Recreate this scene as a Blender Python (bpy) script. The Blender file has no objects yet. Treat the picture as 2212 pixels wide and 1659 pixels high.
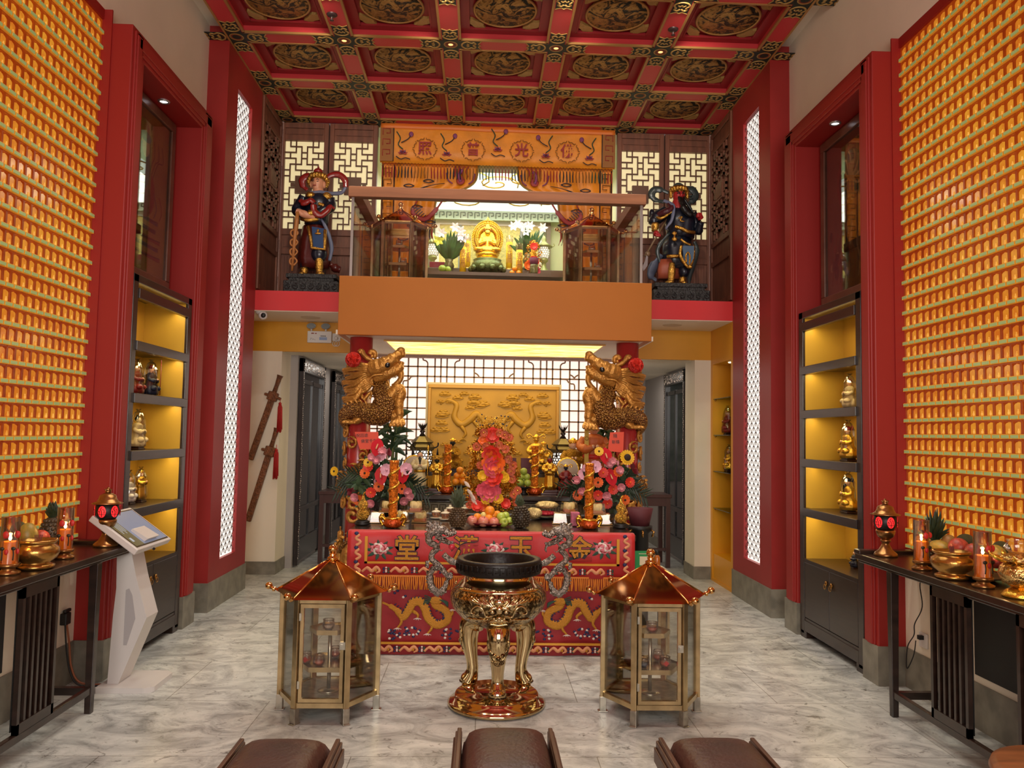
import bpy, bmesh, math, random
from math import sin, cos, pi, sqrt, radians
from mathutils import Vector as V, Matrix as M
SC = bpy.context.scene; COL = SC.collection
rnd = random.Random(7)

# ---------------------------------------------------------------- camera
FPX, CH = 1720.19, 1.572
YAW, PITCH, ROLL = 0.037536, 0.063833, 0.017486
_f = V((sin(YAW)*cos(PITCH), cos(YAW)*cos(PITCH), sin(PITCH)))
_r = V((cos(YAW), -sin(YAW), 0)); _u = _r.cross(_f)
CX = cos(ROLL)*_r + sin(ROLL)*_u; CU = -sin(ROLL)*_r + cos(ROLL)*_u
_c = bpy.data.cameras.new('camera'); CAM = bpy.data.objects.new('camera', _c); COL.objects.link(CAM)
_c.sensor_width = 36; _c.lens = FPX/2212*36; _c.clip_start = .05; _c.clip_end = 60
_m = M.Identity(4)
for _i in range(3):
    _m[_i][0] = CX[_i]; _m[_i][1] = CU[_i]; _m[_i][2] = -_f[_i]
_m[2][3] = CH; CAM.matrix_world = _m; SC.camera = CAM
def at(u, v, X=None, Y=None, Z=None):
    "the point of the room seen at photo pixel (u, v) on the plane X, Y or Z"
    d = CX*((u-1106)/FPX) - CU*((v-829.5)/FPX) + _f
    t = X/d.x if X is not None else Y/d.y if Y is not None else (Z-CH)/d.z
    return V((0, 0, CH)) + d*t

# ---------------------------------------------------------------- world, exposure, large lights
SC.view_settings.view_transform = 'Standard'; SC.view_settings.look = 'None'
SC.view_settings.exposure = 0.0; SC.view_settings.gamma = 1.0; SC.view_settings.use_curve_mapping = False
w = bpy.data.worlds.new('world'); SC.world = w; w.use_nodes = True
w.node_tree.nodes['Background'].inputs[0].default_value = (.9, .78, .7, 1); w.node_tree.nodes['Background'].inputs[1].default_value = .14
cy = SC.cycles
cy.max_bounces = 7; cy.diffuse_bounces = 3; cy.glossy_bounces = 4; cy.transmission_bounces = 4; cy.transparent_max_bounces = 16
cy.use_denoising = True; cy.caustics_reflective = False; cy.caustics_refractive = False; cy.sample_clamp_indirect = 4
cy.use_adaptive_sampling = True; cy.adaptive_threshold = .02
def lamp(kind, name, loc, energy, col=(1, .86, .68), target=None, size=.1, size_y=None, spot=1.2, blend=.6, spread=None):
    l = bpy.data.lights.new(name, kind); o = bpy.data.objects.new(name, l); COL.objects.link(o)
    o.location = loc; l.energy = energy; l.color = col
    if kind == 'AREA':
        l.size = size
        if size_y: l.shape = 'RECTANGLE'; l.size_y = size_y
        if spread: l.spread = spread
    else: l.shadow_soft_size = size
    if kind == 'SPOT': l.spot_size = spot; l.spot_blend = blend
    d = V(target)-V(loc) if target else V((0, 0, -1))
    o.rotation_euler = d.to_track_quat('-Z', 'Y').to_euler()
    return o
XC = .132                       # centre line of the hall
def sx(s, d): return XC+s*d     # side s = -1 / +1, distance d from the centre line
lamp('AREA', 'entrance_fill_light', (.13, -2.2, 2.5), 285, (1, .95, .88), target=(.13, 6, 2.5), size=3.6, size_y=2.4)  # added fill from behind the camera, lifts the faces turned towards it
for i in range(4):
    for j in range(3):
        lamp('SPOT', 'ceiling_downlight_beam', (-1.29+i*.9517, 4.21+j*1.3, 5.05), 62, (1, .93, .80), size=.05, spot=1.9, blend=.9)
    lamp('SPOT', 'screen_fill_spot', (-1.29+i*.9517, 6.0, 5.04), 75, (1, .9, .74), target=(-1.9+i*1.36, 8.9, 3.9), size=.05, spot=1.3, blend=.9)  # added spots aimed at the upper back to brighten the screens

# ---------------------------------------------------------------- materials
def lin(c): return tuple((x/255/12.92 if x/255 <= .04045 else ((x/255+.055)/1.055)**2.4) for x in c)+(1,)
MATS = {}
def mat(name, col, rough=.5, metal=0., bump=None, var=None, emit=None, coat=0, stretch=None, spec=None, sheen=0, var_col=None):
    "principled paint / metal / cloth: var = (scale, amount) noise in colour, bump = (scale, strength)"
    if name in MATS: return MATS[name]
    m = bpy.data.materials.new(name); m.use_nodes = True; MATS[name] = m
    nt = m.node_tree; N = nt.nodes; L = nt.links; b = N['Principled BSDF']
    b.inputs['Base Color'].default_value = lin(col); b.inputs['Roughness'].default_value = rough; b.inputs['Metallic'].default_value = metal
    if coat: b.inputs['Coat Weight'].default_value = coat; b.inputs['Coat Roughness'].default_value = .1
    if spec is not None: b.inputs['Specular IOR Level'].default_value = spec
    if sheen: b.inputs['Sheen Weight'].default_value = sheen
    tc = N.new('ShaderNodeTexCoord'); src = tc.outputs['Object']
    if stretch:
        mp = N.new('ShaderNodeMapping'); mp.inputs['Scale'].default_value = stretch; L.new(src, mp.inputs[0]); src = mp.outputs[0]
    if var:
        n = N.new('ShaderNodeTexNoise'); n.inputs['Scale'].default_value = var[0]; n.inputs['Detail'].default_value = 5; L.new(src, n.inputs['Vector'])
        r = N.new('ShaderNodeValToRGB'); c = lin(col); a = var[1]
        c2 = lin(var_col) if var_col else tuple(min(1, x*(1+a)) for x in c[:3])+(1,)
        c1 = tuple(x*(1-a) for x in c[:3])+(1,) if not var_col else c
        r.color_ramp.elements[0].position = .35; r.color_ramp.elements[1].position = .65
        r.color_ramp.elements[0].color = c1; r.color_ramp.elements[1].color = c2
        L.new(n.outputs['Fac'], r.inputs[0]); L.new(r.outputs[0], b.inputs['Base Color'])
    if bump:
        n2 = N.new('ShaderNodeTexNoise'); n2.inputs['Scale'].default_value = bump[0]; n2.inputs['Detail'].default_value = 4; L.new(src, n2.inputs['Vector'])
        bp = N.new('ShaderNodeBump'); bp.inputs['Strength'].default_value = bump[1]; bp.inputs['Distance'].default_value = .02
        L.new(n2.outputs['Fac'], bp.inputs['Height']); L.new(bp.outputs[0], b.inputs['Normal'])
    if emit:
        b.inputs['Emission Color'].default_value = lin(emit[0]); b.inputs['Emission Strength'].default_value = emit[1]
    return m
def glass(name, tint=(235, 238, 235), refl=.08, rough=.02):
    "thin architectural pane: see-through with a mirror sheen"
    if name in MATS: return MATS[name]
    m = bpy.data.materials.new(name); m.use_nodes = True; MATS[name] = m
    nt = m.node_tree; N = nt.nodes; L = nt.links; N.remove(N['Principled BSDF'])
    t = N.new('ShaderNodeBsdfTransparent'); t.inputs[0].default_value = lin(tint)
    g = N.new('ShaderNodeBsdfGlossy'); g.inputs['Roughness'].default_value = rough
    lw = N.new('ShaderNodeLayerWeight'); lw.inputs[0].default_value = .25
    mr = N.new('ShaderNodeMapRange'); mr.inputs['To Min'].default_value = refl; mr.inputs['To Max'].default_value = .75; L.new(lw.outputs['Fresnel'], mr.inputs[0])
    x = N.new('ShaderNodeMixShader'); L.new(mr.outputs[0], x.inputs[0]); L.new(t.outputs[0], x.inputs[1]); L.new(g.outputs[0], x.inputs[2])
    L.new(x.outputs[0], N['Material Output'].inputs[0])
    return m
def nodemat(name):
    m = bpy.data.materials.new(name); m.use_nodes = True; MATS[name] = m
    nt = m.node_tree; return m, nt.nodes, nt.links, nt.nodes['Principled BSDF']
def ramp(N, stops):
    r = N.new('ShaderNodeValToRGB'); e = r.color_ramp.elements
    while len(e) < len(stops): e.new(.5)
    for k, (p, c) in enumerate(stops): e[k].position = p; e[k].color = lin(c)
    return r
RED = mat('red_lacquer_wall', (152, 36, 34), .42, var=(3, .06))
REDT = mat('red_trim_paint', (150, 28, 22), .5)
CEILR = mat('ceiling_red_paint', (148, 30, 36), .45)
BEAMR = mat('ceiling_beam_red', (200, 58, 62), .42)
GOLDRIM = mat('gilt_moulding', (176, 130, 72), .4, .25)
WHITEW = mat('cream_wall_paint', (238, 226, 204), .6, var=(2, .03))
YELW = mat('ochre_wall_paint', (222, 154, 22), .4, var=(1.5, .06))
YELB = mat('ochre_balcony_paint', (186, 108, 18), .6, var=(1.2, .05))
STONE = mat('grey_stone_skirting', (128, 122, 108), .4, var=(9, .22), bump=(30, .05))
GREYW = mat('passage_grey_wall', (168, 160, 156), .6)
BLACK = mat('black_void_panel', (14, 12, 11), .5)
DARKW = mat('dark_lacquered_wood', (44, 28, 20), .35, var=(6, .25), stretch=(1, 1, 8), coat=.25)
BROWNW = mat('carved_brown_wood', (118, 70, 50), .5, var=(5, .22), stretch=(4, 4, .6), bump=(20, .08))
RAILW = mat('smooth_oak_rail', (146, 90, 56), .6, var=(4, .14), stretch=(.5, 6, 6))
GOLD = mat('polished_gold', (230, 170, 62), .22, 1., bump=(60, .06))
GOLDLEAF = mat('gold_leaf', (226, 176, 60), .34, .85, var=(14, .2), bump=(40, .12))
def marble():
    m, N, L, b = nodemat('grey_veined_marble'); tc = N.new('ShaderNodeTexCoord')
    mp = N.new('ShaderNodeMapping'); mp.inputs['Scale'].default_value = (1.3, 1.7, 1); mp.inputs['Rotation'].default_value = (0, 0, .5); L.new(tc.outputs['Object'], mp.inputs[0])
    n = N.new('ShaderNodeTexNoise'); n.inputs['Scale'].default_value = 2.4; n.inputs['Detail'].default_value = 9; n.inputs['Roughness'].default_value = .68; n.inputs['Distortion'].default_value = 1.6; L.new(mp.outputs[0], n.inputs['Vector'])
    r = ramp(N, [(.28, (126, 128, 124)), (.45, (186, 188, 184)), (.56, (212, 214, 208)), (.72, (230, 230, 224))]); L.new(n.outputs['Fac'], r.inputs[0])
    n2 = N.new('ShaderNodeTexNoise'); n2.inputs['Scale'].default_value = 9; n2.inputs['Detail'].default_value = 8; n2.inputs['Roughness'].default_value = .75; n2.inputs['Distortion'].default_value = .8; L.new(mp.outputs[0], n2.inputs['Vector'])
    r2 = ramp(N, [(.34, (90, 86, 78)), (.44, (255, 255, 255)), (.6, (255, 255, 255)), (.68, (224, 220, 212))]); L.new(n2.outputs['Fac'], r2.inputs[0])
    mx = N.new('ShaderNodeMixRGB'); mx.blend_type = 'MULTIPLY'; mx.inputs[0].default_value = .75; L.new(r.outputs[0], mx.inputs[1]); L.new(r2.outputs[0], mx.inputs[2])
    br = N.new('ShaderNodeTexBrick'); br.offset = .5; br.inputs['Scale'].default_value = 1; br.inputs['Brick Width'].default_value = 1.2; br.inputs['Row Height'].default_value = .8; br.inputs['Mortar Size'].default_value = .0025
    br.inputs['Color1'].default_value = (1, 1, 1, 1); br.inputs['Color2'].default_value = (.9, .9, .89, 1); br.inputs['Mortar'].default_value = (.42, .4, .36, 1); L.new(tc.outputs['Object'], br.inputs['Vector'])
    m2 = N.new('ShaderNodeMixRGB'); m2.blend_type = 'MULTIPLY'; m2.inputs[0].default_value = 1; L.new(mx.outputs[0], m2.inputs[1]); L.new(br.outputs[0], m2.inputs[2])
    L.new(m2.outputs[0], b.inputs['Base Color']); b.inputs['Roughness'].default_value = .3
    bp = N.new('ShaderNodeBump'); bp.inputs['Strength'].default_value = .06; L.new(n2.outputs['Fac'], bp.inputs['Height']); L.new(bp.outputs[0], b.inputs['Normal'])
    return m
MARBLE = marble()

# ---------------------------------------------------------------- mesh helpers
def cr(pts, n=6):
    "Catmull-Rom through tuples of any length"
    P = [tuple(p) for p in pts]; P = [P[0]]+P+[P[-1]]; out = []
    for i in range(1, len(P)-2):
        a, b, c, d = P[i-1], P[i], P[i+1], P[i+2]
        for k in range(n):
            t = k/n
            out.append(tuple(.5*((2*b[j])+(c[j]-a[j])*t+(2*a[j]-5*b[j]+4*c[j]-d[j])*t*t+(3*b[j]-a[j]-3*c[j]+d[j])*t**3) for j in range(len(b))))
    out.append(P[-2]); return out
class MB:
    def __init__(s): s.v = []; s.f = []; s.m = []; s.s = []; s.T = M.Identity(4)
    def at(s, loc=(0, 0, 0), rz=0, rx=0, ry=0, sc=1):
        sc = (sc,)*3 if isinstance(sc, (int, float)) else sc
        s.T = M.Translation(loc) @ M.Rotation(rz, 4, 'Z') @ M.Rotation(ry, 4, 'Y') @ M.Rotation(rx, 4, 'X') @ M.Diagonal((*sc, 1)); return s
    def add(s, vs, fs, mi=0, sm=False):
        o = len(s.v); s.v += [s.T @ V(p) for p in vs]; s.f += [[i+o for i in f] for f in fs]; s.m += [mi]*len(fs); s.s += [sm]*len(fs); return s
    def box(s, x0, x1, y0, y1, z0, z1, mi=0):
        return s.add([(x0, y0, z0), (x1, y0, z0), (x1, y1, z0), (x0, y1, z0), (x0, y0, z1), (x1, y0, z1), (x1, y1, z1), (x0, y1, z1)],
                     [(0, 3, 2, 1), (4, 5, 6, 7), (0, 1, 5, 4), (1, 2, 6, 5), (2, 3, 7, 6), (3, 0, 4, 7)], mi)
    def bar(s, p, q, w, h=None, mi=0, up=(0, 0, 1)):
        h = h or w; p = V(p); q = V(q); d = (q-p).normalized(); a = d.cross(V(up))
        if a.length < 1e-4: a = d.cross(V((1, 0, 0)))
        a.normalize(); b = a.cross(d); a *= w/2; b *= h/2
        return s.add([p-a-b, p+a-b, p+a+b, p-a+b, q-a-b, q+a-b, q+a+b, q-a+b], [(0, 3, 2, 1), (4, 5, 6, 7), (0, 1, 5, 4), (1, 2, 6, 5), (2, 3, 7, 6), (3, 0, 4, 7)], mi)
    def tube(s, pts, r, n=8, mi=0, flat=1., sm=True, closed=False, up=None):
        P = [V(p[:3]) for p in pts]; k = len(P)
        rr = [r]*k if isinstance(r, (int, float)) else ([r[min(len(r)-1, int(i*len(r)/k))] for i in range(k)] if len(r) != k else list(r))
        a = V(up) if up else None; vs = []
        for i in range(k):
            t = (P[(i+1) % k]-P[i-1]) if closed else (P[min(i+1, k-1)]-P[max(i-1, 0)])
            t = t.normalized() if t.length > 1e-9 else V((0, 0, 1))
            if a is None: a = t.orthogonal()
            a = a-t*a.dot(t); a = a.normalized() if a.length > 1e-6 else t.orthogonal().normalized()
            b = t.cross(a)
            ka, kb = (flat, 1.) if up else (1., flat)
            vs += [P[i]+(a*(cos(2*pi*j/n)*ka)+b*(sin(2*pi*j/n)*kb))*rr[i] for j in range(n)]
        fs = []; K = k if closed else k-1
        for i in range(K):
            for j in range(n):
                i2 = (i+1) % k; fs.append((i*n+j, i*n+(j+1) % n, i2*n+(j+1) % n, i2*n+j))
        if not closed: fs += [tuple(range(n-1, -1, -1)), tuple((k-1)*n+j for j in range(n))]
        return s.add(vs, fs, mi, sm)
    def lathe(s, prof, n=24, c=(0, 0, 0), mi=0, sm=True, cap=True):
        vs = [(c[0]+r*cos(2*pi*j/n), c[1]+r*sin(2*pi*j/n), c[2]+z) for r, z in prof for j in range(n)]
        fs = [(i*n+j, i*n+(j+1) % n, (i+1)*n+(j+1) % n, (i+1)*n+j) for i in range(len(prof)-1) for j in range(n)]
        if cap: fs += [tuple(range(n-1, -1, -1)), tuple((len(prof)-1)*n+j for j in range(n))]
        return s.add(vs, fs, mi, sm)
    def ball(s, c, r, n=10, mi=0):
        r = (r,)*3 if isinstance(r, (int, float)) else r; k = max(4, n//2+1)
        vs = [(c[0], c[1], c[2]-r[2])]+[(c[0]+r[0]*sin(pi*i/k)*cos(2*pi*j/n), c[1]+r[1]*sin(pi*i/k)*sin(2*pi*j/n), c[2]-r[2]*cos(pi*i/k)) for i in range(1, k) for j in range(n)]+[(c[0], c[1], c[2]+r[2])]
        fs = [(0, 1+(j+1) % n, 1+j) for j in range(n)]
        for i in range(k-2): fs += [(1+i*n+j, 1+i*n+(j+1) % n, 1+(i+1)*n+(j+1) % n, 1+(i+1)*n+j) for j in range(n)]
        e = len(vs)-1; fs += [(e, 1+(k-2)*n+j, 1+(k-2)*n+(j+1) % n) for j in range(n)]
        return s.add(vs, fs, mi, True)
    def prism(s, poly, z0, z1, mi=0, mi2=None):
        "polygon in local xy, extruded along local z"
        n = len(poly); A = sum(poly[i][0]*poly[(i+1) % n][1]-poly[(i+1) % n][0]*poly[i][1] for i in range(n))
        if A < 0: poly = poly[::-1]
        vs = [(x, y, z0) for x, y in poly]+[(x, y, z1) for x, y in poly]
        s.add(vs, [tuple(range(n-1, -1, -1)), tuple(range(n, 2*n))], mi)
        return s.add(vs, [(i, (i+1) % n, n+(i+1) % n, n+i) for i in range(n)], mi if mi2 is None else mi2)
    def sheet(s, rows, mi=0, sm=True, thick=0):
        k = len(rows); n = len(rows[0]); vs = [p for r in rows for p in r]
        s.add(vs, [(i*n+j, i*n+j+1, (i+1)*n+j+1, (i+1)*n+j) for i in range(k-1) for j in range(n-1)], mi, sm); return s
    def mesh(s, name, mats, bevel=0, wn=False):
        me = bpy.data.meshes.new(name); me.from_pydata(s.v, [], s.f)
        for m in (mats if isinstance(mats, (list, tuple)) else [mats]): me.materials.append(m)
        me.polygons.foreach_set('material_index', s.m); me.polygons.foreach_set('use_smooth', s.s); me.update(); return me
def link(name, data, parent=None, loc=None, rot=None, sc=None):
    o = bpy.data.objects.new(name, data); COL.objects.link(o)
    if parent: o.parent = parent
    if loc: o.location = loc
    if rot: o.rotation_euler = rot
    if sc: o.scale = (sc,)*3 if isinstance(sc, (int, float)) else sc
    return o
def tag(o, label=None, cat=None, group=None, kind=None):
    if label: o['label'] = label
    if cat: o['category'] = cat
    if group: o['group'] = group
    if kind: o['kind'] = kind
    return o
def obj(name, mb, mats, parent=None, bevel=0, sub=0, solid=0, **kw):
    o = link(name, mb.mesh(name, mats), parent)
    if solid: md = o.modifiers.new('s', 'SOLIDIFY'); md.thickness = solid; md.offset = 0
    if bevel: md = o.modifiers.new('b', 'BEVEL'); md.width = bevel; md.segments = 2; md.limit_method = 'ANGLE'; md.angle_limit = .7
    if sub: md = o.modifiers.new('d', 'SUBSURF'); md.levels = sub; md.render_levels = sub
    return tag(o, **kw)
def thing(name, label, cat, loc=(0, 0, 0), rz=0, group=None, sc=1, rot=None):
    o = link(name, None, None, loc, rot or (0, 0, rz), sc); o.empty_display_size = .1; return tag(o, label, cat, group)
def struct(name, mb, mats, parent=None, bevel=0): return obj(name, mb, mats, parent, bevel, kind=None if parent else 'structure')
def dup(root, loc=None, rz=None, label=None, group=None, sc=None, rot=None):
    def cp(o, par):
        c = o.copy(); COL.objects.link(c)
        if par: c.parent = par
        for k in o.children: cp(k, c)
        return c
    r = cp(root, None)
    if loc is not None: r.location = loc
    if rz is not None: r.rotation_euler = (0, 0, rz)
    if rot is not None: r.rotation_euler = rot
    if sc is not None: r.scale = (sc,)*3 if isinstance(sc, (int, float)) else sc
    if label: r['label'] = label
    if group: r['group'] = group
    return r
def fuse(mb, name, mats, voxel, smooth=4, parent=None, **kw):
    "one continuous skin over overlapping forms"
    me = mb.mesh(name+'_forms', mats); o = link('forms', me)
    md = o.modifiers.new('r', 'REMESH'); md.mode = 'VOXEL'; md.voxel_size = voxel; md.use_smooth_shade = True
    if smooth: m2 = o.modifiers.new('s', 'SMOOTH'); m2.factor = .5; m2.iterations = smooth
    dg = bpy.context.evaluated_depsgraph_get(); new = bpy.data.meshes.new_from_object(o.evaluated_get(dg))
    bpy.data.objects.remove(o); bpy.data.meshes.remove(me); new.name = name
    new.materials.clear()
    for m in (mats if isinstance(mats, (list, tuple)) else [mats]): new.materials.append(m)
    return tag(link(name, new, parent), **kw)
def glyphs(body, size, mats, parent, name, loc, rot, extrude=.004, bold=0., **kw):
    c = bpy.data.curves.new('glyphs', 'FONT'); c.body = body; c.size = size; c.extrude = extrude; c.offset = bold; c.align_x = 'CENTER'; c.align_y = 'CENTER'; c.resolution_u = 3
    o = link('glyph_curve', c); dg = bpy.context.evaluated_depsgraph_get(); me = bpy.data.meshes.new_from_object(o.evaluated_get(dg))
    bpy.data.objects.remove(o); bpy.data.curves.remove(c); me.name = name; me.materials.clear(); me.materials.append(mats)
    return tag(link(name, me, parent, loc, rot), **kw)

# ---------------------------------------------------------------- the shell of the hall
PD, WD = 2.462, 2.643           # pillar faces, side walls (from the centre line)
ZC, ZS = 5.07, 5.2              # coffer beams, white soffit beside them
YB = 8.93                       # shrine front (upper floor) and pier front (below)
b = MB(); b.box(-4.2, 4.4, -4.5, 13, -.08, 0); struct('floor', b, MARBLE)
def sbox(b, s, d0, d1, y0, y1, z0, z1, mi=0):
    x0, x1 = sorted((sx(s, d0), sx(s, d1))); b.box(x0, x1, y0, y1, z0, z1, mi)
for s, nm in ((-1, 'left'), (1, 'right')):
    for k, a in enumerate(((WD, 3.1, -4.4, 7.05, 4.30, ZS+.1), (WD, 3.1, 5.15, 7.05, 4.2, 4.30), (WD, 3.1, -4.4, 5.15, .0, .875),
                           (WD+.06, 3.1, -4.4, 5.15, .875, 4.30), (WD, 3.1, 6.72, 8.2, 0, 4.2), (2.9, 3.1, 5.15, 6.72, 0, 4.3))):
        b = MB(); sbox(b, s, *a); struct('wall_'+nm, b, RED if k in (3, 5) else WHITEW)   # cream over and under the lamps, red behind
    b = MB()                                                            # red moulded portal round the niche
    for y0, y1 in ((5.148, 5.34), (6.47, 6.712)):
        sbox(b, s, PD, 2.9, y0, y1, 0, 4.215)
        sbox(b, s, PD-.012, PD+.02, y0+.03, y1-.05, .25, 4.19); sbox(b, s, PD-.02, PD+.02, y0+.05, y1-.075, .25, 4.17)
    sbox(b, s, PD, 2.9, 5.34, 6.47, 4.035, 4.215)
    sbox(b, s, PD-.012, PD+.02, 5.2, 6.65, 4.06, 4.19); sbox(b, s, PD-.02, PD+.02, 5.22, 6.63, 4.09, 4.165)
    sbox(b, s, 2.70, 2.9, 5.34, 6.47, 2.64, 4.04)
    struct('trim_1' if s < 0 else 'trim_2', b, REDT, bevel=.006)
    b = MB()                                                            # red pillar with a tall slot for the lit lattice
    y0, y1, l0, l1, z0, z1 = 7.05, 8.135, 7.345, 7.8, .412, 4.755
    sbox(b, s, PD, WD+.2, y0, l0, 0, ZS); sbox(b, s, PD, WD+.2, l1, y1, 0, ZS)
    sbox(b, s, PD, WD+.2, l0, l1, 0, z0); sbox(b, s, PD, WD+.2, l0, l1, z1, ZS); sbox(b, s, PD+.07, WD+.2, l0, l1, z0, z1)
    struct('wall_pillar_'+nm, b, RED)
    b = MB()
    sbox(b, s, PD-.01, WD+.05, y0-.01, y1+.01, 0, .25)
    sbox(b, s, PD-.01, 2.7, 5.138, 5.345, 0, .25); sbox(b, s, PD-.01, 2.7, 6.465, 6.722, 0, .25)
    sbox(b, s, WD-.012, 2.7, -4.4, 5.14, 0, .25); sbox(b, s, WD-.012, 2.7, 6.722, 7.05, 0, .25)
    struct('baseboard_'+nm, b, STONE)
# ochre recess wall on the right, white piers, passages
b = MB(); sbox(b, 1, PD, WD+.2, 8.135, YB+.2, 2.46, 2.8)
sbox(b, 1, PD, WD+.2, 8.135, 8.2, 0, 2.46); sbox(b, 1, PD, WD+.2, 8.86, YB, 0, 2.46); sbox(b, 1, PD, WD+.2, 8.2, 8.86, 0, .03); sbox(b, 1, PD, WD+.2, 8.2, 8.86, 2.4, 2.46)
sbox(b, 1, WD+.15, WD+.3, 8.2, 8.86, 0, 2.46); b.box(sx(1, PD)+.01, sx(1, WD+.2), 8.2, 8.86, .03, .3)
struct('wall_niche_right', b, YELW)
b = MB(); sbox(b, -1, 2.82, 3.1, 8.135, YB, 0, 2.8); struct('wall_passage_left', b, YELW)
b = MB(); b.box(-2.74, -2.235, YB, 9.35, 0, 2.457); b.box(2.41, 2.7, YB, 9.35, 0, 2.457); struct('wall_pier', b, WHITEW)
b = MB(); b.box(-2.7, -2.225, YB-.01, 9.36, 0, .14); b.box(2.40, 2.7, YB-.01, 9.36, 0, .14)
b.box(-2.23, -2.14, 10.7, 12.4, 0, .14); b.box(2.55, 2.64, 10.8, 12.4, 0, .14); struct('baseboard_back', b, STONE)
b = MB(); b.box(-2.4, -2.15, 9.35, 12.5, 0, 2.5); b.box(2.56, 2.8, 9.35, 12.5, 0, 2.5)
b.box(-2.4, -1.2, 12.4, 12.6, 0, 2.5); b.box(1.4, 2.8, 12.4, 12.6, 0, 2.5); struct('wall_passage', b, GREYW)
b = MB(); b.box(-2.7, 2.8, 8.98, 12.6, 2.457, 2.6); b.box(-1.34, 1.57, 7.26, 8.93, 2.457, 2.5); struct('ceiling_passage', b, WHITEW)
b = MB(); b.box(-2.74, 2.72, YB, YB+.05, 2.457, 2.82); struct('wall_back', b, YELW)
# upper floor slab and balcony box
b = MB(); b.box(-2.74, -1.3, 8.14, 8.93, 2.797, 3.0); b.box(1.53, 2.594, 8.14, 8.93, 2.797, 3.0)
b.box(-2.74, -1.3, 8.15, 8.93, 2.79, 2.797, 1); b.box(1.53, 2.594, 8.15, 8.93, 2.79, 2.797, 1); b.box(-1.31, 1.54, 8.93, 11.6, 2.9, 2.985, 2); b.box(-1.29, 1.52, 7.3, 8.93, 2.9, 2.985, 2)
SLABR = mat('slab_bright_red', (206, 44, 46), .4)
struct('floor_upper', b, [SLABR, WHITEW, MARBLE])
b = MB(); b.box(-1.32, 1.551, 7.24, 7.3, 2.455, 2.995); b.box(-1.32, -1.26, 7.3, 8.92, 2.455, 2.995); b.box(1.49, 1.551, 7.3, 8.92, 2.455, 2.995)
struct('wall_balcony', b, YELB, bevel=.004)
# coffered ceiling
X0, PW, BW = -2.165, .9517, .1644   # first coffer, pitch, beam width
Y1, PY = 6.894, .9346
b = MB(); b.box(-2.33, 2.594, -4.4, 8.93, 5.165, 5.25)
for s in (-1, 1): sbox(b, s, PD, 3.0, -4.4, 7.06, ZS, 5.25, 1)
CEIL = struct('ceiling', b, [CEILR, WHITEW])
YR = [Y1+(r-1)*PY for r in range(-6, 4)]        # far edge of each coffer row
b = MB()
for i in range(6): x = X0-BW+i*PW; b.box(x, x+BW, -3, 8.93, ZC, 5.17)
for y in YR:
    for i in range(5): b.box(X0+i*PW, X0+i*PW+PW-BW, y, y+BW, ZC, 5.17)
obj('beam_grid', b, BEAMR, CEIL)
b = MB(); g = .016
for i in range(5):
    for y in YR[4:]:
        x0, x1, y0, y1 = X0+i*PW, X0+i*PW+PW-BW, y-PY+BW, y
        for a in ((x0-.004, x1+.004, y0-.004, y0+g), (x0-.004, x1+.004, y1-g, y1+.004), (x0-.004, x0+g, y0, y1), (x1-g, x1+.004, y0, y1)): b.box(*a, ZC-.006, ZC+.012)
b.box(-2.336, -2.318, -3, 8.93, ZC-.006, ZC+.012); b.box(2.582, 2.6, -3, 8.93, ZC-.006, ZC+.012)
obj('gilt_edging', b, GOLDRIM, CEIL)
def medallion_mat():
    m, N, L, b = nodemat('carved_dragon_relief'); tc = N.new('ShaderNodeTexCoord')
    n = N.new('ShaderNodeTexNoise'); n.inputs['Scale'].default_value = 9; n.inputs['Detail'].default_value = 6; n.inputs['Roughness'].default_value = .6; n.inputs['Distortion'].default_value = 2.2; L.new(tc.outputs['Object'], n.inputs['Vector'])
    r = ramp(N, [(.455, (14, 30, 26)), (.485, (150, 112, 52)), (.58, (196, 156, 84)), (.75, (170, 122, 60))]); L.new(n.outputs['Fac'], r.inputs[0]); L.new(r.outputs[0], b.inputs['Base Color'])
    n2 = N.new('ShaderNodeTexNoise'); n2.inputs['Scale'].default_value = 90; L.new(tc.outputs['Object'], n2.inputs['Vector'])
    ad = N.new('ShaderNodeMath'); ad.operation = 'MULTIPLY_ADD'; ad.inputs[1].default_value = .25; L.new(n2.outputs['Fac'], ad.inputs[0]); L.new(n.outputs['Fac'], ad.inputs[2])
    bp = N.new('ShaderNodeBump'); bp.inputs['Strength'].default_value = .8; bp.inputs['Distance'].default_value = .05; L.new(ad.outputs[0], bp.inputs['Height']); L.new(bp.outputs[0], b.inputs['Normal'])
    b.inputs['Roughness'].default_value = .38; b.inputs['Metallic'].default_value = .35
    return m
MEDAL = medallion_mat()
DGREEN = mat('ceiling_deep_green', (16, 34, 30), .5)
CLOUDG = mat('ceiling_gilt_cloud', (176, 140, 78), .42, .3, bump=(70, .3))
# one coffer: recessed panel, groove, medallion with rim, four cloud corners
hw = (PW-BW)/2; hy = (PY-BW)/2
pb = MB()
for k, (e, z0, z1) in enumerate(((.0, 5.135, 5.166), (.075, 5.12, 5.135))):
    w0 = .075
    if k == 0:
        for a in ((-hw, hw, -hy, -hy+w0), (-hw, hw, hy-w0, hy), (-hw, -hw+w0, -hy+w0, hy-w0), (hw-w0, hw, -hy+w0, hy-w0)): pb.box(*a, z0, z1)
    else:
        for a in ((-hw+e, hw-e, -hy+e, -hy+e+.016), (-hw+e, hw-e, hy-e-.016, hy-e), (-hw+e, -hw+e+.016, -hy+e, hy-e), (hw-e-.016, hw-e, -hy+e, hy-e)): pb.box(*a, z0+.01, z1+.02)
PANELM = pb.mesh('coffer_panel', CEILR)
mb = MB(); R0 = .262
mb.lathe([(R0, 5.166), (R0, 5.142), (.0, 5.132)], 40, cap=False)
MEDM = mb.mesh('medallion', MEDAL)
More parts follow.
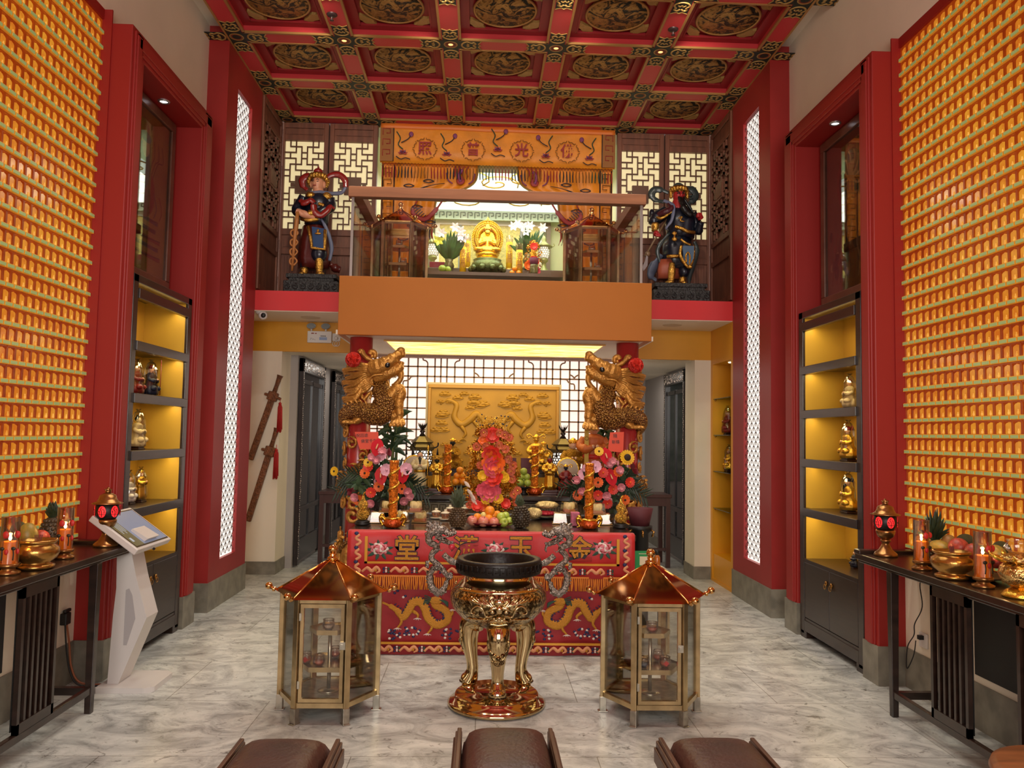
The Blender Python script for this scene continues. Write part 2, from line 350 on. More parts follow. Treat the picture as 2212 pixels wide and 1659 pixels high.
mb = MB(); mb.tube([(R0*cos(t*pi/24), R0*sin(t*pi/24), 5.145) for t in range(48)], .011, 6, closed=True); MRIM = mb.mesh('medallion_rim', GOLDRIM)
mb = MB()
poly = []
for t in range(40):
    a = t/40*2*pi; r = .062*(1+.16*cos(5*a)); poly.append((r*1.5*cos(a), r*.72*sin(a)))
for qx, qy in ((1, 1), (-1, 1), (-1, -1), (1, -1)):
    mb.at((qx*.245, qy*.232, 0), math.atan2(-qx, qy) if True else 0)
    mb.T = M.Translation((qx*.245, qy*.235, 0)) @ M.Rotation(-qx*qy*radians(42), 4, 'Z'); mb.prism(poly, 5.142, 5.166)
CORNM = mb.mesh('cloud_corner', CLOUDG)
for i in range(5):
    for y in YR[6:]:
        c = (X0+i*PW+hw, y-hy, 0)
        p = link('coffer_panel', PANELM, CEIL, c); q = link('medallion', MEDM, CEIL, c); link('medallion_rim', MRIM, q); link('cloud_corner', CORNM, CEIL, c)
# painted cloud crosses on the beam crossings
cb = MB(); gb = MB(); q = BW/2-.012
for k in range(4):
    T = M.Rotation(k*pi/2, 4, 'Z'); cb.T = T; gb.T = T
    cb.prism([(-q, q), (q, q), (q, .27), (q*.3, .245), (0, .262), (-q*.3, .245), (-q, .27)], ZC-.003, ZC+.001)
    for P, rr in (([(-q, .275), (-q*.35, .25), (0, .268), (q*.35, .25), (q, .275)], .006), ([(-q*.1, .2), (-q*.35, .225), (-q*.75, .21), (-q*.6, .185), (-q*.9, .15), (-q*.6, .115), (0, .1), (q*.6, .115), (q*.9, .15), (q*.6, .185), (q*.75, .21), (q*.35, .225), (q*.1, .2)], .009),
                  ([(-q*.45, .145), (-q*.2, .165), (0, .145), (q*.2, .165), (q*.45, .145)], .007)):
        gb.tube(cr([(x, y, ZC-.004) for x, y in P], 4), rr, 6, flat=.6, up=(0, 0, 1))
cb.T = gb.T = M.Identity(4); cb.box(-q, q, -q, q, ZC-.003, ZC+.001)
gb.lathe([(.046, ZC), (.058, ZC-.008), (.066, ZC)], 24, cap=False); gb.lathe([(.036, ZC-.001), (.044, ZC-.006), (.05, ZC-.001)], 24, mi=1, cap=False)
CRG, CRC = cb.mesh('cross_ground', DGREEN), gb.mesh('cloud_scroll', [CLOUDG, mat('ceiling_ring_red', (150, 60, 40), .5)])
for i in range(6):
    for y in YR[5:]:
        x = X0-BW/2+i*PW; p = link('cross_ornament', CRG, CEIL, (x, y+BW/2, 0)); link('cloud_scroll', CRC, p)

# ---------------------------------------------------------------- lamp walls
def lampmat(name, c1, c2, k, rough=.12, dots=True):
    m, N, L, b = nodemat(name); tc = N.new('ShaderNodeTexCoord'); oi = N.new('ShaderNodeObjectInfo')
    ge = N.new('ShaderNodeNewGeometry'); n = N.new('ShaderNodeTexNoise'); n.inputs['Scale'].default_value = 26; n.inputs['Detail'].default_value = 3; L.new(ge.outputs['Position'], n.inputs['Vector'])
    n3 = N.new('ShaderNodeTexNoise'); n3.inputs['Scale'].default_value = 1.7; L.new(ge.outputs['Position'], n3.inputs['Vector'])
    ad = N.new('ShaderNodeMath'); ad.operation = 'ADD'; L.new(n.outputs['Fac'], ad.inputs[0]); L.new(n3.outputs['Fac'], ad.inputs[1])
    r = ramp(N, [(.36, c1), (.64, c2)]); mu = N.new('ShaderNodeMath'); mu.operation = 'MULTIPLY'; mu.inputs[1].default_value = .5; L.new(ad.outputs[0], mu.inputs[0]); L.new(mu.outputs[0], r.inputs[0])
    L.new(r.outputs[0], b.inputs['Emission Color']); b.inputs['Emission Strength'].default_value = k
    b.inputs['Base Color'].default_value = lin(c1); b.inputs['Base Color'].default_value = tuple(x*.25 for x in lin(c1)[:3])+(1,); b.inputs['Roughness'].default_value = rough
    return m
LPANE = lampmat('amber_lamp_pane', (192, 98, 24), (214, 146, 42), .92)
LFRAME = lampmat('amber_lamp_frame', (134, 42, 8), (164, 64, 12), .75, .25)
LFIG = lampmat('amber_lamp_figure', (216, 142, 50), (240, 178, 84), .95)
LLIP = mat('amber_lamp_gilt_lip', (224, 168, 62), .3, .3, emit=((160, 104, 26), .5))
LPLATE = mat('lamp_name_plate', (150, 168, 118), .25, emit=((120, 140, 82), .5))
PITX, PITZ = .0752, .1013
def lamp_geo(plate=True):
    b = MB(); w, h = PITX/2-.0006, PITZ/2-.0006           # x along wall, -y towards the hall, z up
    b.box(-w, w, .0, .03, -h, h, 1)
    for a in ((-w, -w+.007), (w-.007, w)): b.box(*a, -.016, .0, -h+.024, h, 1)
    b.box(-w, w, -.016, 0, h-.008, h, 1)
    pn = [(-w+.011, -h+.026), (w-.011, -h+.026), (w-.011, h-.024), (w-.019, h-.017), (.008, h-.015), (0, h-.011), (-.008, h-.015), (-w+.019, h-.017), (-w+.011, h-.024)]
    b.T = M.Rotation(pi/2, 4, 'X'); b.prism(pn, .0, .01, 0); b.T = M.Identity(4)
    b.ball((.006, -.012, -h+.036), (.008, .004, .010), 8, 2); b.ball((.006, -.012, -h+.049), (.0045, .003, .005), 6, 2)
    b.box(-w+.004, w-.004, -.030, .0, -h+.02, -h+.024, 3)
    return b
def plate_geo(b, mi=0, mi2=1):
    w, h = PITX/2, PITZ/2
    b.box(-w+.008, w-.008, -.034, -.02, -h+.004, -h+.020, mi); b.box(-w+.003, w-.003, -.03, 0, -h, -h+.0035, mi2)
    for a in ((-w+.003, -w+.007), (w-.007, w-.003)): b.box(*a, -.032, 0, -h, -h+.022, mi2)
LAMPM = lamp_geo().mesh('votive_lamp', [LPANE, LFRAME, LFIG, LLIP]); pb = MB(); plate_geo(pb); PLATEM = pb.mesh('name_plate', [LPLATE, LLIP])
def seen(p):
    q = V(p)-V((0, 0, CH)); z = q.dot(_f)
    if z < .3: return None
    u = 1106+FPX*q.dot(CX)/z; v = 829.5-FPX*q.dot(CU)/z
    return z if 6 < u < 2206 and 4 < v < 1655 else None
cells = []
for s in (-1, 1):
    for i in range(40):
        for j in range(33):
            y = 5.1-PITX*i; z = .938+PITZ*j; cells.append((s, (sx(s, WD+.028), y, z), i, j))
def hidden(s, c):   # behind the things on the consoles
    return c[2] < 1.2
vis = [(seen(c[1]), c) for c in cells]; vis = sorted([x for x in vis if x[0] and x[1][3] > 1], key=lambda x: x[0])
near = {(c[0], c[2], c[3]) for _, c in vis[:300]}
for s, nm in ((-1, 'left'), (1, 'right')):
    rest = MB(); lg = lamp_geo(); plate_geo(lg, 4, 3)
    for c in [c for c in cells if c[0] == s]:
        T = M.Translation(c[1]) @ M.Rotation(-s*pi/2, 4, 'Z')
        if (s, c[2], c[3]) in near:
            o = link('votive_lamp', LAMPM, None, c[1], (0, 0, -s*pi/2)); link('name_plate', PLATEM, o)
            tag(o, 'small amber glowing lamp box with pale green name plate in the %s lamp wall' % nm, 'lamp', 'amber lamp boxes of the %s lamp wall' % nm)
        else:
            rest.T = T; rest.add(lg.v, lg.f); rest.m[-len(lg.f):] = lg.m; rest.s[-len(lg.f):] = lg.s
    obj('votive_lamp_array', rest, [LPANE, LFRAME, LFIG, LLIP, LPLATE], kind='stuff', label='farther rows of amber glowing lamp boxes covering the %s wall' % nm, cat='lamps')
    b = MB(); sbox(b, s, WD-.05, WD+.06, 5.1376, 5.15, .875, 4.30); sbox(b, s, WD-.0, WD+.06, 1.9, 5.1376, 4.232, 4.30); sbox(b, s, WD-.0, WD+.06, 1.9, 5.1376, .875, .887)
    struct('trim_3' if s < 0 else 'trim_4', b, REDT)

# ---------------------------------------------------------------- lit fish-scale lattice in the pillars
def emitm(name, col, k, tex=None):
    m, N, L, b = nodemat(name); b.inputs['Base Color'].default_value = lin(col); b.inputs['Emission Color'].default_value = lin(col); b.inputs['Emission Strength'].default_value = k; b.inputs['Roughness'].default_value = .4
    return m
PANELL = emitm('backlit_white_panel', (255, 244, 236), 1.0)
LINE = mat('lattice_dark_line', (58, 48, 44), .4)
b = MB(); r = .057
for row in range(98):
    z = .40+row*.0445
    for k in range(5):
        x = .0+(k*.114 if row % 2 else k*.114-.057)
        P = [(x+r*sin(t), .0, z+.082*cos(t)) for t in [(-90+180*q/8)*pi/180 for q in range(9)]]
        P = [p for p in P if -.0 <= p[0] <= .455 and .42 < p[2] < 4.75]
        if len(P) > 2: b.tube(P, .004, 4, flat=.6, up=(0, 1, 0))
SCALEM = b.mesh('scale_lattice', LINE)
for s, nm in ((-1, 'left'), (1, 'right')):
    t = thing('lattice_light_panel', 'tall narrow backlit white panel with fish-scale lattice, set in the %s red pillar' % nm, 'light panel', (sx(s, PD+.045), 7.572, 0))
    b = MB(); b.box(-.005, .012, -.2275, .2275, .412, 4.755); obj('light_panel', b, PANELL, t)
    o = link('scale_lattice', SCALEM, t, (-s*.02, s*-.2275*-1 if s > 0 else .2275, 0), (0, 0, s*-pi/2)); 
    o.location = (-s*.022, .2275*s, 0); o.rotation_euler = (0, 0, -s*pi/2)

# ---------------------------------------------------------------- small devotional figures
SKIN = mat('painted_skin', (222, 170, 136), .45); SKINR = mat('painted_red_face', (176, 40, 34), .4); HAIR = mat('black_lacquer_hair', (20, 18, 18), .35)
GOLDC = mat('bright_gold_statue', (238, 190, 74), .2, .95, bump=(90, .25)); BRASS = mat('aged_brass', (176, 130, 66), .25, .9, bump=(60, .1))
CREAM = mat('cream_glaze', (226, 204, 150), .3, bump=(70, .2)); NAVY = mat('navy_lacquer', (26, 34, 58), .3, .2, bump=(60, .25)); WRAP = glass('clear_plastic_wrap', (246, 246, 246), .12, .08)
CRIM = mat('crimson_lacquer', (126, 26, 24), .3, bump=(50, .2)); WOODB = mat('dark_pedestal_wood', (52, 26, 20), .35)
def folds(b, prof, n=28, k=7, a=.07, mi=0, c=(0, 0, 0), yy=.8):
    vs = []
    for i, (r, z) in enumerate(prof):
        for j in range(n):
            t = 2*pi*j/n; q = r*(1+a*cos(k*t+i*.35)*(1-i/len(prof)*.6)); vs.append((c[0]+q*cos(t), c[1]+q*sin(t)*yy, c[2]+z))
    fs = [(i*n+j, i*n+(j+1) % n, (i+1)*n+(j+1) % n, (i+1)*n+j) for i in range(len(prof)-1) for j in range(n)]+[tuple(range(n-1, -1, -1)), tuple((len(prof)-1)*n+j for j in range(n))]
    b.add(vs, fs, mi, True)
def figurine(name, label, loc, h, robe, skin=None, trim=None, rz=0, seated=False, hat='crown', wrap=False, base=True, cat='figurine', group=None, beard=False, arm=.0, staff=False):
    skin = skin or SKIN; trim = trim or GOLDC
    t = thing(name, label, cat, loc, rz, group, sc=h); z0 = 0
    if base:
        b = MB(); b.box(-.2, .2, -.15, .15, 0, .05); b.box(-.17, .17, -.13, .13, .05, .09); obj('pedestal', b, WOODB, t, bevel=.012); z0 = .09
    H = 1-z0; T = lambda z: z0+z*H
    b = MB()
    if seated:
        folds(b, [(.25, T(0)), (.27, T(.1)), (.25, T(.25)), (.17, T(.36)), (.15, T(.5)), (.17, T(.62)), (.08, T(.7))]); b.ball((-.13, -.12, T(.2)), (.11, .13, .09), 10); b.ball((.13, -.12, T(.2)), (.11, .13, .09), 10)
    else: folds(b, [(.19, T(0)), (.17, T(.15)), (.15, T(.35)), (.12, T(.5)), (.14, T(.65)), (.16, T(.74)), (.07, T(.8))])
    obj('robe', b, robe, t)
    sh = T(.6 if seated else .73); hd = T(.79 if seated else .87)
    for s in (-1, 1):
        b = MB(); e = sh-.16*H+arm*(.3 if s > 0 else 0)
        b.tube(cr([(s*.13, 0, sh), (s*.19, -.03, sh-.12*H), (s*.11, -.13, e), (s*.03, -.17, e+.03)], 4), [.055, .06, .06, .075, .05, .04], 10); obj('sleeve', b, robe, t)
        b = MB(); b.ball((s*.03, -.185, e+.035), (.025, .03, .03), 8); obj('hand', b, skin, t)
    b = MB(); b.tube([(0, 0, sh), (0, -.005, hd)], .04, 8); b.ball((0, -.01, hd), (.068, .075, .085), 14); b.ball((0, -.085, hd-.008), (.012, .016, .016), 6)
    for s in (-1, 1): b.ball((s*.068, 0, hd-.005), (.014, .02, .028), 6)
    o = obj('head', b, skin, t)
    if beard: b = MB(); b.tube(cr([(0, -.08, hd-.04), (0, -.11, hd-.12), (0, -.12, hd-.24)], 4), [.03, .045, .035, .02, .008], 8); obj('beard', b, HAIR, t)
    b = MB()
    if hat == 'crown':
        b.lathe([(.074, hd+.03), (.085, hd+.05), (.07, hd+.08), (.045, hd+.12), (.015, hd+.14)], 14)
        for k in range(7): a = pi+pi*k/6; b.ball((.075*cos(a), .075*sin(a), hd+.075), (.018, .012, .034), 6)
    elif hat == 'wings':
        b.lathe([(.078, hd+.025), (.082, hd+.06), (.05, hd+.1), (.02, hd+.13)], 14)
        for s in (-1, 1): b.tube(cr([(s*.07, .02, hd+.05), (s*.16, .02, hd+.12), (s*.23, .02, hd+.09), (s*.2, .02, hd+.03), (s*.15, .02, hd+.05)], 5), .016, 8)
    else: b.ball((0, .012, hd+.025), (.075, .078, .075), 12); b.ball((0, .02, hd+.11), (.03, .03, .03), 8)
    obj('headdress', b, HAIR if hat == 'bun' else trim, t)
    b = MB(); folds(b, [(.145, T(.42 if not seated else .34)), (.155, T(.46 if not seated else .37)), (.145, T(.49 if not seated else .40))], a=.02); obj('sash', b, trim, t)
    if staff: b = MB(); b.tube([(.2, -.2, z0), (.2, -.2, 1.05)], .012, 8); b.prism([(0, 0), (.05, .06), (0, .16), (-.05, .06)], -.012, .012) if False else b.ball((.2, -.2, 1.07), (.03, .015, .07), 8); obj('staff', b, trim, t)
    if wrap:
        b = MB(); rr = random.Random(int(h*1000)); pr = [(.24, z0), (.26, T(.2)), (.23, T(.5)), (.22, T(.8)), (.12, T(1.0)), (.04, T(1.06)), (.1, T(1.12))]
        n = 18; vs = [(r*(1+rr.uniform(-.1, .1))*cos(2*pi*j/n), r*(.8+rr.uniform(-.1, .1))*sin(2*pi*j/n), z) for r, z in pr for j in range(n)]
        b.add(vs, [(i*n+j, i*n+(j+1) % n, (i+1)*n+(j+1) % n, (i+1)*n+j) for i in range(len(pr)-1) for j in range(n)], 0, False); obj('plastic_wrapping', b, WRAP, t)
    return t

# ---------------------------------------------------------------- display cabinets in the side niches
CABY = mat('cabinet_gold_lining', (214, 170, 62), .35, .15, var=(2, .06)); WARM = emitm('warm_led_strip', (255, 214, 130), 5)
for s, nm in ((-1, 'left'), (1, 'right')):
    t = thing('display_cabinet', 'tall dark wooden display cabinet with five lit shelves in the %s niche' % nm, 'cabinet', (sx(s, PD+.012), 5.91, 0), -s*pi/2)
    # local: x along the wall, +y into the niche, z up (front face y = 0)
    W = .535; b = MB()
    for a in ((-W, -W+.075), (W-.075, W)): b.box(*a, 0, .36, .03, 2.615)
    b.box(-W, W, 0, .36, 2.56, 2.615); b.box(-W+.075, W-.075, .0, .36, .055, .14); b.box(-W, W, .006, .36, .1, .16); obj('carcass', b, DARKW, t, bevel=.004)
    b = MB(); b.box(-W+.07, W-.07, .34, .36, .62, 2.56); b.box(-W+.075, -W+.08, .02, .34, .62, 2.56); b.box(W-.08, W-.075, .02, .34, .62, 2.56); obj('gold_lining', b, CABY, t)
    b = MB(); b.box(-W+.075, W-.075, -.01, .03, 2.455, 2.525); obj('top_rail', b, DARKW, t, bevel=.003)
    for z in (2.10, 1.745, 1.355, .965):
        b = MB(); b.box(-W+.06, W-.06, -.014, .035, z, z+.065); b.box(-W+.075, W-.075, .035, .34, z+.03, z+.06); obj('shelf', b, DARKW, t, bevel=.003)
    b = MB(); b.box(-W+.075, W-.075, .0, .34, .60, .625); obj('shelf', b, DARKW, t)
    for k, z in enumerate((2.5, 2.12, 1.765, 1.375, .985)):
        b = MB(); b.box(-W+.1, W-.1, .05, .062, z+.0, z+.012); obj('led_strip', b, WARM, t)
        lamp('AREA', 'cabinet_shelf_light', (sx(s, PD+.09), 5.91, z-.012), 1.5, (1, .8, .42), size=.85, size_y=.03).rotation_euler = (0, 0, pi/2)
    for a, c in ((-1, 1), (0, -1)):
        b = MB(); x0 = a*(W-.08); b.box(x0+.003, x0+W-.083, .002, .03, .165, .598); dr = obj('door', b, DARKW, t, bevel=.004)
        hb = MB(); hx = -.045 if a else .045; hb.at((hx, -.002, .5), rx=pi/2); hb.lathe([(.02, 0), (.02, .004), (.008, .008)], 16); hb.tube([(.018*cos(q*pi/8), .018*sin(q*pi/8)-.022, .01) for q in range(16)], .003, 6, closed=True); obj('ring_handle', hb, BRASS, dr)
    for q in (-1, 1):
        b = MB(); b.box(q*(W-.06)-.05, q*(W-.06)+.05, .0, .34, 0, .058); obj('foot', b, DARKW, t, bevel=.004)
def cabp(s, u, v, d): p = at(u, v, X=sx(s, d)); return p
def shelfpos(s, u, v, z, d=.2): return (sx(s, PD+d), at(u, v, X=sx(s, PD+d)).y, z)
figurine('warrior_figurine', 'wrapped warrior figurine in dark blue on the second shelf of left cabinet', shelfpos(-1, 324, 854, 1.806), .265, NAVY, SKIN, CRIM, pi/2, True, 'crown', True, staff=True)
figurine('warrior_figurine', 'wrapped reddish figurine half hidden beside the blue warrior, left cabinet', shelfpos(-1, 293, 850, 1.806), .25, CRIM, SKIN, GOLDC, pi/2, True, 'crown', True)
figurine('guanyin_figurine', 'pale gold seated figurine on the third shelf of left cabinet', shelfpos(-1, 295, 972, 1.416), .27, CREAM, CREAM, CREAM, pi/2, True, 'bun', True)
figurine('lucky_figurine', 'wrapped gold figurine with pink head on fourth shelf of left cabinet', shelfpos(-1, 301, 1086, 1.026), .235, GOLDC, SKIN, GOLDC, pi/2, False, 'crown', True)
figurine('white_figurine', 'white wrapped figurine at the near end of fourth shelf, left cabinet', shelfpos(-1, 277, 1090, 1.026), .22, mat('white_porcelain', (226, 222, 216), .25), None, None, pi/2, True, 'bun', True)
figurine('guanyin_figurine', 'cream robed figurine on the second shelf of right cabinet', shelfpos(1, 1836, 882, 1.806), .25, CREAM, SKIN, CRIM, -pi/2, True, 'crown', True)
figurine('wealth_god_figurine', 'gold and red seated figurine on the third shelf of right cabinet', shelfpos(1, 1833, 997, 1.416), .285, GOLDC, SKIN, CRIM, -pi/2, True, 'wings', True)
figurine('wealth_god_figurine', 'gold figurine with black beard on the fourth shelf of right cabinet', shelfpos(1, 1833, 1103, 1.026), .285, GOLDC, SKIN, NAVY, -pi/2, True, 'wings', True, beard=True)
figurine('guanyin_figurine', 'small dark figurine at the near end of the bottom shelf, right cabinet', shelfpos(1, 1846, 1225, .626), .14, NAVY, SKIN, GOLDC, -pi/2, True, 'bun')

# ---------------------------------------------------------------- framed paintings over the cabinets
def silk(name, base, ink, ink2, sc):
    m, N, L, b = nodemat(name); tc = N.new('ShaderNodeTexCoord')
    n = N.new('ShaderNodeTexNoise'); n.inputs['Scale'].default_value = 3; n.inputs['Detail'].default_value = 5; L.new(tc.outputs['Object'], n.inputs['Vector'])
    r = ramp(N, [(.35, base), (.65, tuple(int(x*.8) for x in base))]); L.new(n.outputs['Fac'], r.inputs[0])
    L.new(r.outputs[0], b.inputs['Base Color']); b.inputs['Roughness'].default_value = .55; return m
SILK1 = silk('ochre_silk_ground', (206, 158, 72), None, None, 3); SILK2 = silk('brown_silk_ground', (150, 92, 48), None, None, 3)
FRW = mat('painting_frame_wood', (96, 56, 40), .35, var=(8, .2)); PGL = glass('picture_glass', (252, 252, 250), .03, .01)
def ink(n, c): return mat('ink_'+n, c, .6)
I1, I2, I3, I4 = ink('slate', (84, 88, 96)), ink('rust', (156, 70, 40)), ink('umber', (66, 44, 30)), ink('flesh', (212, 158, 112))
for s, nm, lab in ((-1, 'left', 'tall framed ochre painting of a robed figure above the left display cabinet'), (1, 'right', 'tall framed brown painting of a many-armed deity above right display cabinet')):
    t = thing('framed_painting', lab, 'painting', (sx(s, 2.665), 5.905, 2.66), -s*pi/2)
    W, H = .5, 1.365; b = MB()
    for a in ((-W, W, 0, .075), (-W, W, H-.075, H), (-W, -W+.07, .075, H-.075), (W-.07, W, .075, H-.075)): b.box(a[0], a[1], -.02, .025, a[2], a[3])
    obj('frame', b, FRW, t, bevel=.006)
    b = MB(); b.box(-W+.065, W-.065, .004, .02, .07, H-.07); obj('silk', b, SILK1 if s < 0 else SILK2, t)
    b = MB(); bx = lambda x0, x1, z0, z1, mi, y=.0035: b.box(x0, x1, y-.0015, y, z0, z1, mi)
    def blob(x, z, rx, rz, mi, y=.003, n=18): b.at((0, y, 0), rx=pi/2); b.prism([(x+rx*cos(q*2*pi/n), z+rz*sin(q*2*pi/n)) for q in range(n)], 0, .0015, mi); b.T = M.Identity(4)
    def stroke(P, r, mi, y=.0025): b.tube(cr([(x, y, z) for x, z in P], 5), r, 5, mi, flat=.3, up=(0, 1, 0))
    if s < 0:
        for k, (w2, z) in enumerate(((.34, .2), (.3, .27), (.33, .33), (.24, .4), (.28, .47))):
            bx(-w2, w2, z, z+.03, (1, 0, 1, 2, 0)[k]); stroke([(-w2, z+.03), (0, z+.012), (w2, z+.03)], .006, 2)
        blob(0, .68, .2, .2, 1); blob(-.03, .86, .12, .18, 0, .0025); blob(0, 1.0, .06, .07, 3, .002); blob(0, 1.08, .09, .04, 0, .0018); blob(0, 1.13, .05, .06, 1, .0018)
        for q in range(9): a = -.9+q*.225; stroke([(a*.1, .7), (a*.25, .85+.1*abs(a)), (a*.36, .98), (a*.33, 1.1)], .004, 2)
        for q in range(7): stroke([(-.3+q*.1, .52), (-.26+q*.1, .6), (-.32+q*.1, .7)], .006, (1, 2, 0)[q % 3])
    else:
        blob(0, .93, .24, .27, 1); blob(0, .93, .2, .23, 2, .0028); blob(0, .86, .07, .14, 3, .0022); blob(0, 1.03, .045, .055, 3, .002); blob(0, 1.1, .05, .05, 0, .0018); blob(0, .74, .16, .05, 1, .002)
        for q in range(12): a = 2*pi*q/12; stroke([(.05*cos(a), .92+.05*sin(a)), (.14*cos(a), .94+.16*sin(a)), (.17*cos(a+.2), .95+.2*sin(a+.2))], .011, 3, .0018)
        for q in range(26): x = rnd.uniform(-.36, .36); z = rnd.uniform(.2, .62); blob(x, z, rnd.uniform(.02, .06), rnd.uniform(.03, .08), rnd.choice((1, 2, 2, 3)), .003, 10)
        for q in range(10): x = -.34+q*.075; stroke([(x, .15), (x+.02, .28), (x-.02, .42), (x+.03, .55)], .006, rnd.choice((1, 3, 2)))
    obj('painted_figure', b, [I1, I2, I3, I4], t)
    b = MB(); b.box(-W+.065, W-.065, -.006, -.003, .07, H-.07); obj('glazing', b, PGL, t)
    p = (sx(s, 2.57), 5.95, 4.03); t = thing('niche_downlight', 'small round downlight in the top of the %s niche' % nm, 'downlight', p)
    b = MB(); b.lathe([(.045, .004), (.042, -.004), (.03, -.004), (.028, .002)], 20, cap=False); obj('rim', b, mat('brushed_steel', (190, 190, 190), .3, .9), t); b = MB(); b.lathe([(.029, .002), (.001, -.001)], 16); obj('lens', b, emitm('cool_lens', (255, 250, 255), 4), t)
    lamp('SPOT', 'niche_spot', (p[0], p[1], p[2]-.02), 9, (1, .92, .75), target=(sx(s, 2.69), 5.93, 3.1), size=.03, spot=.9)

# ---------------------------------------------------------------- upper floor: wooden screens
b = MB(); SEG = [(1, 0, 1, 1), (2, 0, 2, 1), (5, 0, 2, 1), (6, 0, 1, 1), (3, 1, 4, 1), (4, 1, 4, 1), (1, 2, 3, 1), (6, 2, 3, 1), (2, 3, 5, 1), (5, 3, 5, 1), (1, 4, 7, 1), (6, 4, 7, 1), (3, 5, 6, 1), (4, 5, 6, 1),
    (1, 1, 3, 0), (1, 4, 6, 0), (2, 0, 2, 0), (2, 3, 4, 0), (2, 5, 7, 0), (3, 0, 2, 0), (3, 3, 4, 0), (3, 5, 7, 0), (4, 1, 3, 0), (4, 4, 6, 0), (5, 0, 1, 0), (5, 2, 5, 0), (5, 6, 7, 0), (6, 0, 1, 0), (6, 6, 7, 0), (7, 1, 2, 0), (7, 5, 6, 0)]
def lattice(b, w, h, t=.013):
    ux, uz = w/7, h/15
    for a, p, q, vert in SEG:
        for mir in (0, 1):
            Z = lambda k: (h-k*uz) if not mir else k*uz
            if vert: b.box(a*ux-t/2, a*ux+t/2, -.012, .008, min(Z(p), Z(q))-t/2, max(Z(p), Z(q))+t/2)
            else: z = Z(a); b.box(p*ux-t/2, q*ux+t/2, -.012, .008, z-t/2, z+t/2)
    b.box(2*ux, 5*ux, -.02, .012, 6*uz, 9*uz); b.box(2*ux+.025, 5*ux-.025, -.024, .012, 6*uz+.025, 9*uz-.025)
    for x in (1.2, 5.2): b.box(x*ux, (x+.7)*ux, -.012, .008, 7.2*uz, 7.8*uz)
lattice(b, .44, 1.015); LATM = b.mesh('fret_lattice', mat('fret_wood', (104, 66, 44), .5))
SCRL = emitm('screen_backlight', (232, 216, 166), .55)
def screen(x0, label):
    t = thing('lattice_screen', label, 'screen', (x0, 8.93, 3.0)); w = .54
    b = MB()
    for a in ((0, .05), (w-.05, w)): b.box(*a, -.03, .04, 0, 2.06)
    for z0, z1 in ((0, .07), (.55, .62), (.77, .842), (1.857, 1.92), (2.0, 2.06)): b.box(.05, w-.05, -.03, .04, z0, z1)
    obj('frame', b, BROWNW, t, bevel=.005)
    b = MB(); b.box(.05, w-.05, -.01, .03, 1.92, 2.0); b.box(.07, w-.07, -.018, .03, 1.93, 1.99); b.box(.05, w-.05, -.01, .03, .62, .77); b.box(.07, w-.07, -.018, .03, .64, .75); b.box(.05, w-.05, -.006, .03, .07, .55)
    for k in range(14): b.box(.065+k*.03, .088+k*.03, -.014, .03, .09, .53)
    obj('wood_panel', b, BROWNW, t); link('fret_lattice', LATM, t, (.05, 0, .842))
    b = MB(); b.box(.05, w-.05, .02, .028, .842, 1.857); obj('backlit_paper', b, SCRL, t)
screen(-2.332, 'brown wooden lattice screen with cream backlight, outer one behind the pale-faced general')
screen(-1.780, 'brown wooden lattice screen with cream backlight between pale-faced general and orange curtain')
screen(1.500, 'brown wooden lattice screen with cream backlight between orange curtain and red-faced general')
screen(2.052, 'brown wooden lattice screen with cream backlight, outer one behind the red-faced general')
for s, nm in ((-1, 'left'), (1, 'right')):
    b = MB(); sbox(b, s, PD, PD+.25, 8.135, 8.93, 2.8, 5.07); struct('wall_upper_'+nm, b, BROWNW)
    t = thing('carved_wall_panel', 'brown carved wooden panel on the %s side wall beside the statue' % nm, 'panel', (sx(s, PD), 8.53, 3.0), -s*pi/2)
    b = MB()
    for a in ((-.38, -.32), (.32, .38)): b.box(*a, -.02, 0, .02, 2.05)
    for z0, z1 in ((.02, .08), (.5, .56), (.72, .78), (1.8, 1.86), (1.99, 2.05)): b.box(-.32, .32, -.02, 0, z0, z1)
    obj('frame', b, BROWNW, t, bevel=.005); b = MB(); b.T = M.Translation((-.3, -.012, .8)); lattice(b, .6, .98, .022); obj('carved_fret', b, BROWNW, t)
    b = MB(); sbox(b, s, PD-.03, PD, 8.9, 8.93, 3.0, 5.07); struct('trim_5' if s < 0 else 'trim_6', b, mat('mauve_corner_strip', (176, 140, 130), .5))
# ---------------------------------------------------------------- lower back wall: backlit lattice and gilt relief
b = MB(); b.box(-1.45, 1.7, 9.14, 9.2, .75, 2.457); struct('window_1', b, emitm('lattice_backlight', (255, 240, 230), .86)); WIN = bpy.data.objects['window_1']
b = MB(); TB = .016
xs = [-1.18, -1.06, -.95, -.845, -.737, -.627, -.542, -.474, -.405, -.315, -.204, -.093, .013, .135, .252, .364, .47, .582, .667, .737, .806, .897, 1.004, 1.11, 1.215, 1.32, 1.43]
zs = [2.333, 2.222, 2.095, 1.979, 1.858, 1.731, 1.616, 1.495, 1.38, 1.26, 1.14, 1.02, .9]
for k, x in enumerate(xs): b.box(x-TB/2, x+TB/2, 9.09, 9.115, .7, 2.455 if k not in (5, 9, 17, 21) else 2.34)
for z in zs: b.box(-1.3, 1.55, 9.09, 9.115, z-TB/2, z+TB/2)
for x, q in ((-.627, -1), (-.315, 1), (.582, -1), (.897, 1)): b.tube(cr([(x, 9.1, 2.33), (x, 9.1, 2.375), (x+q*.02, 9.1, 2.4), (x+q*.05, 9.1, 2.41), (x+q*.055, 9.1, 2.43), (x+q*.08, 9.1, 2.455)], 4), TB/2, 6)
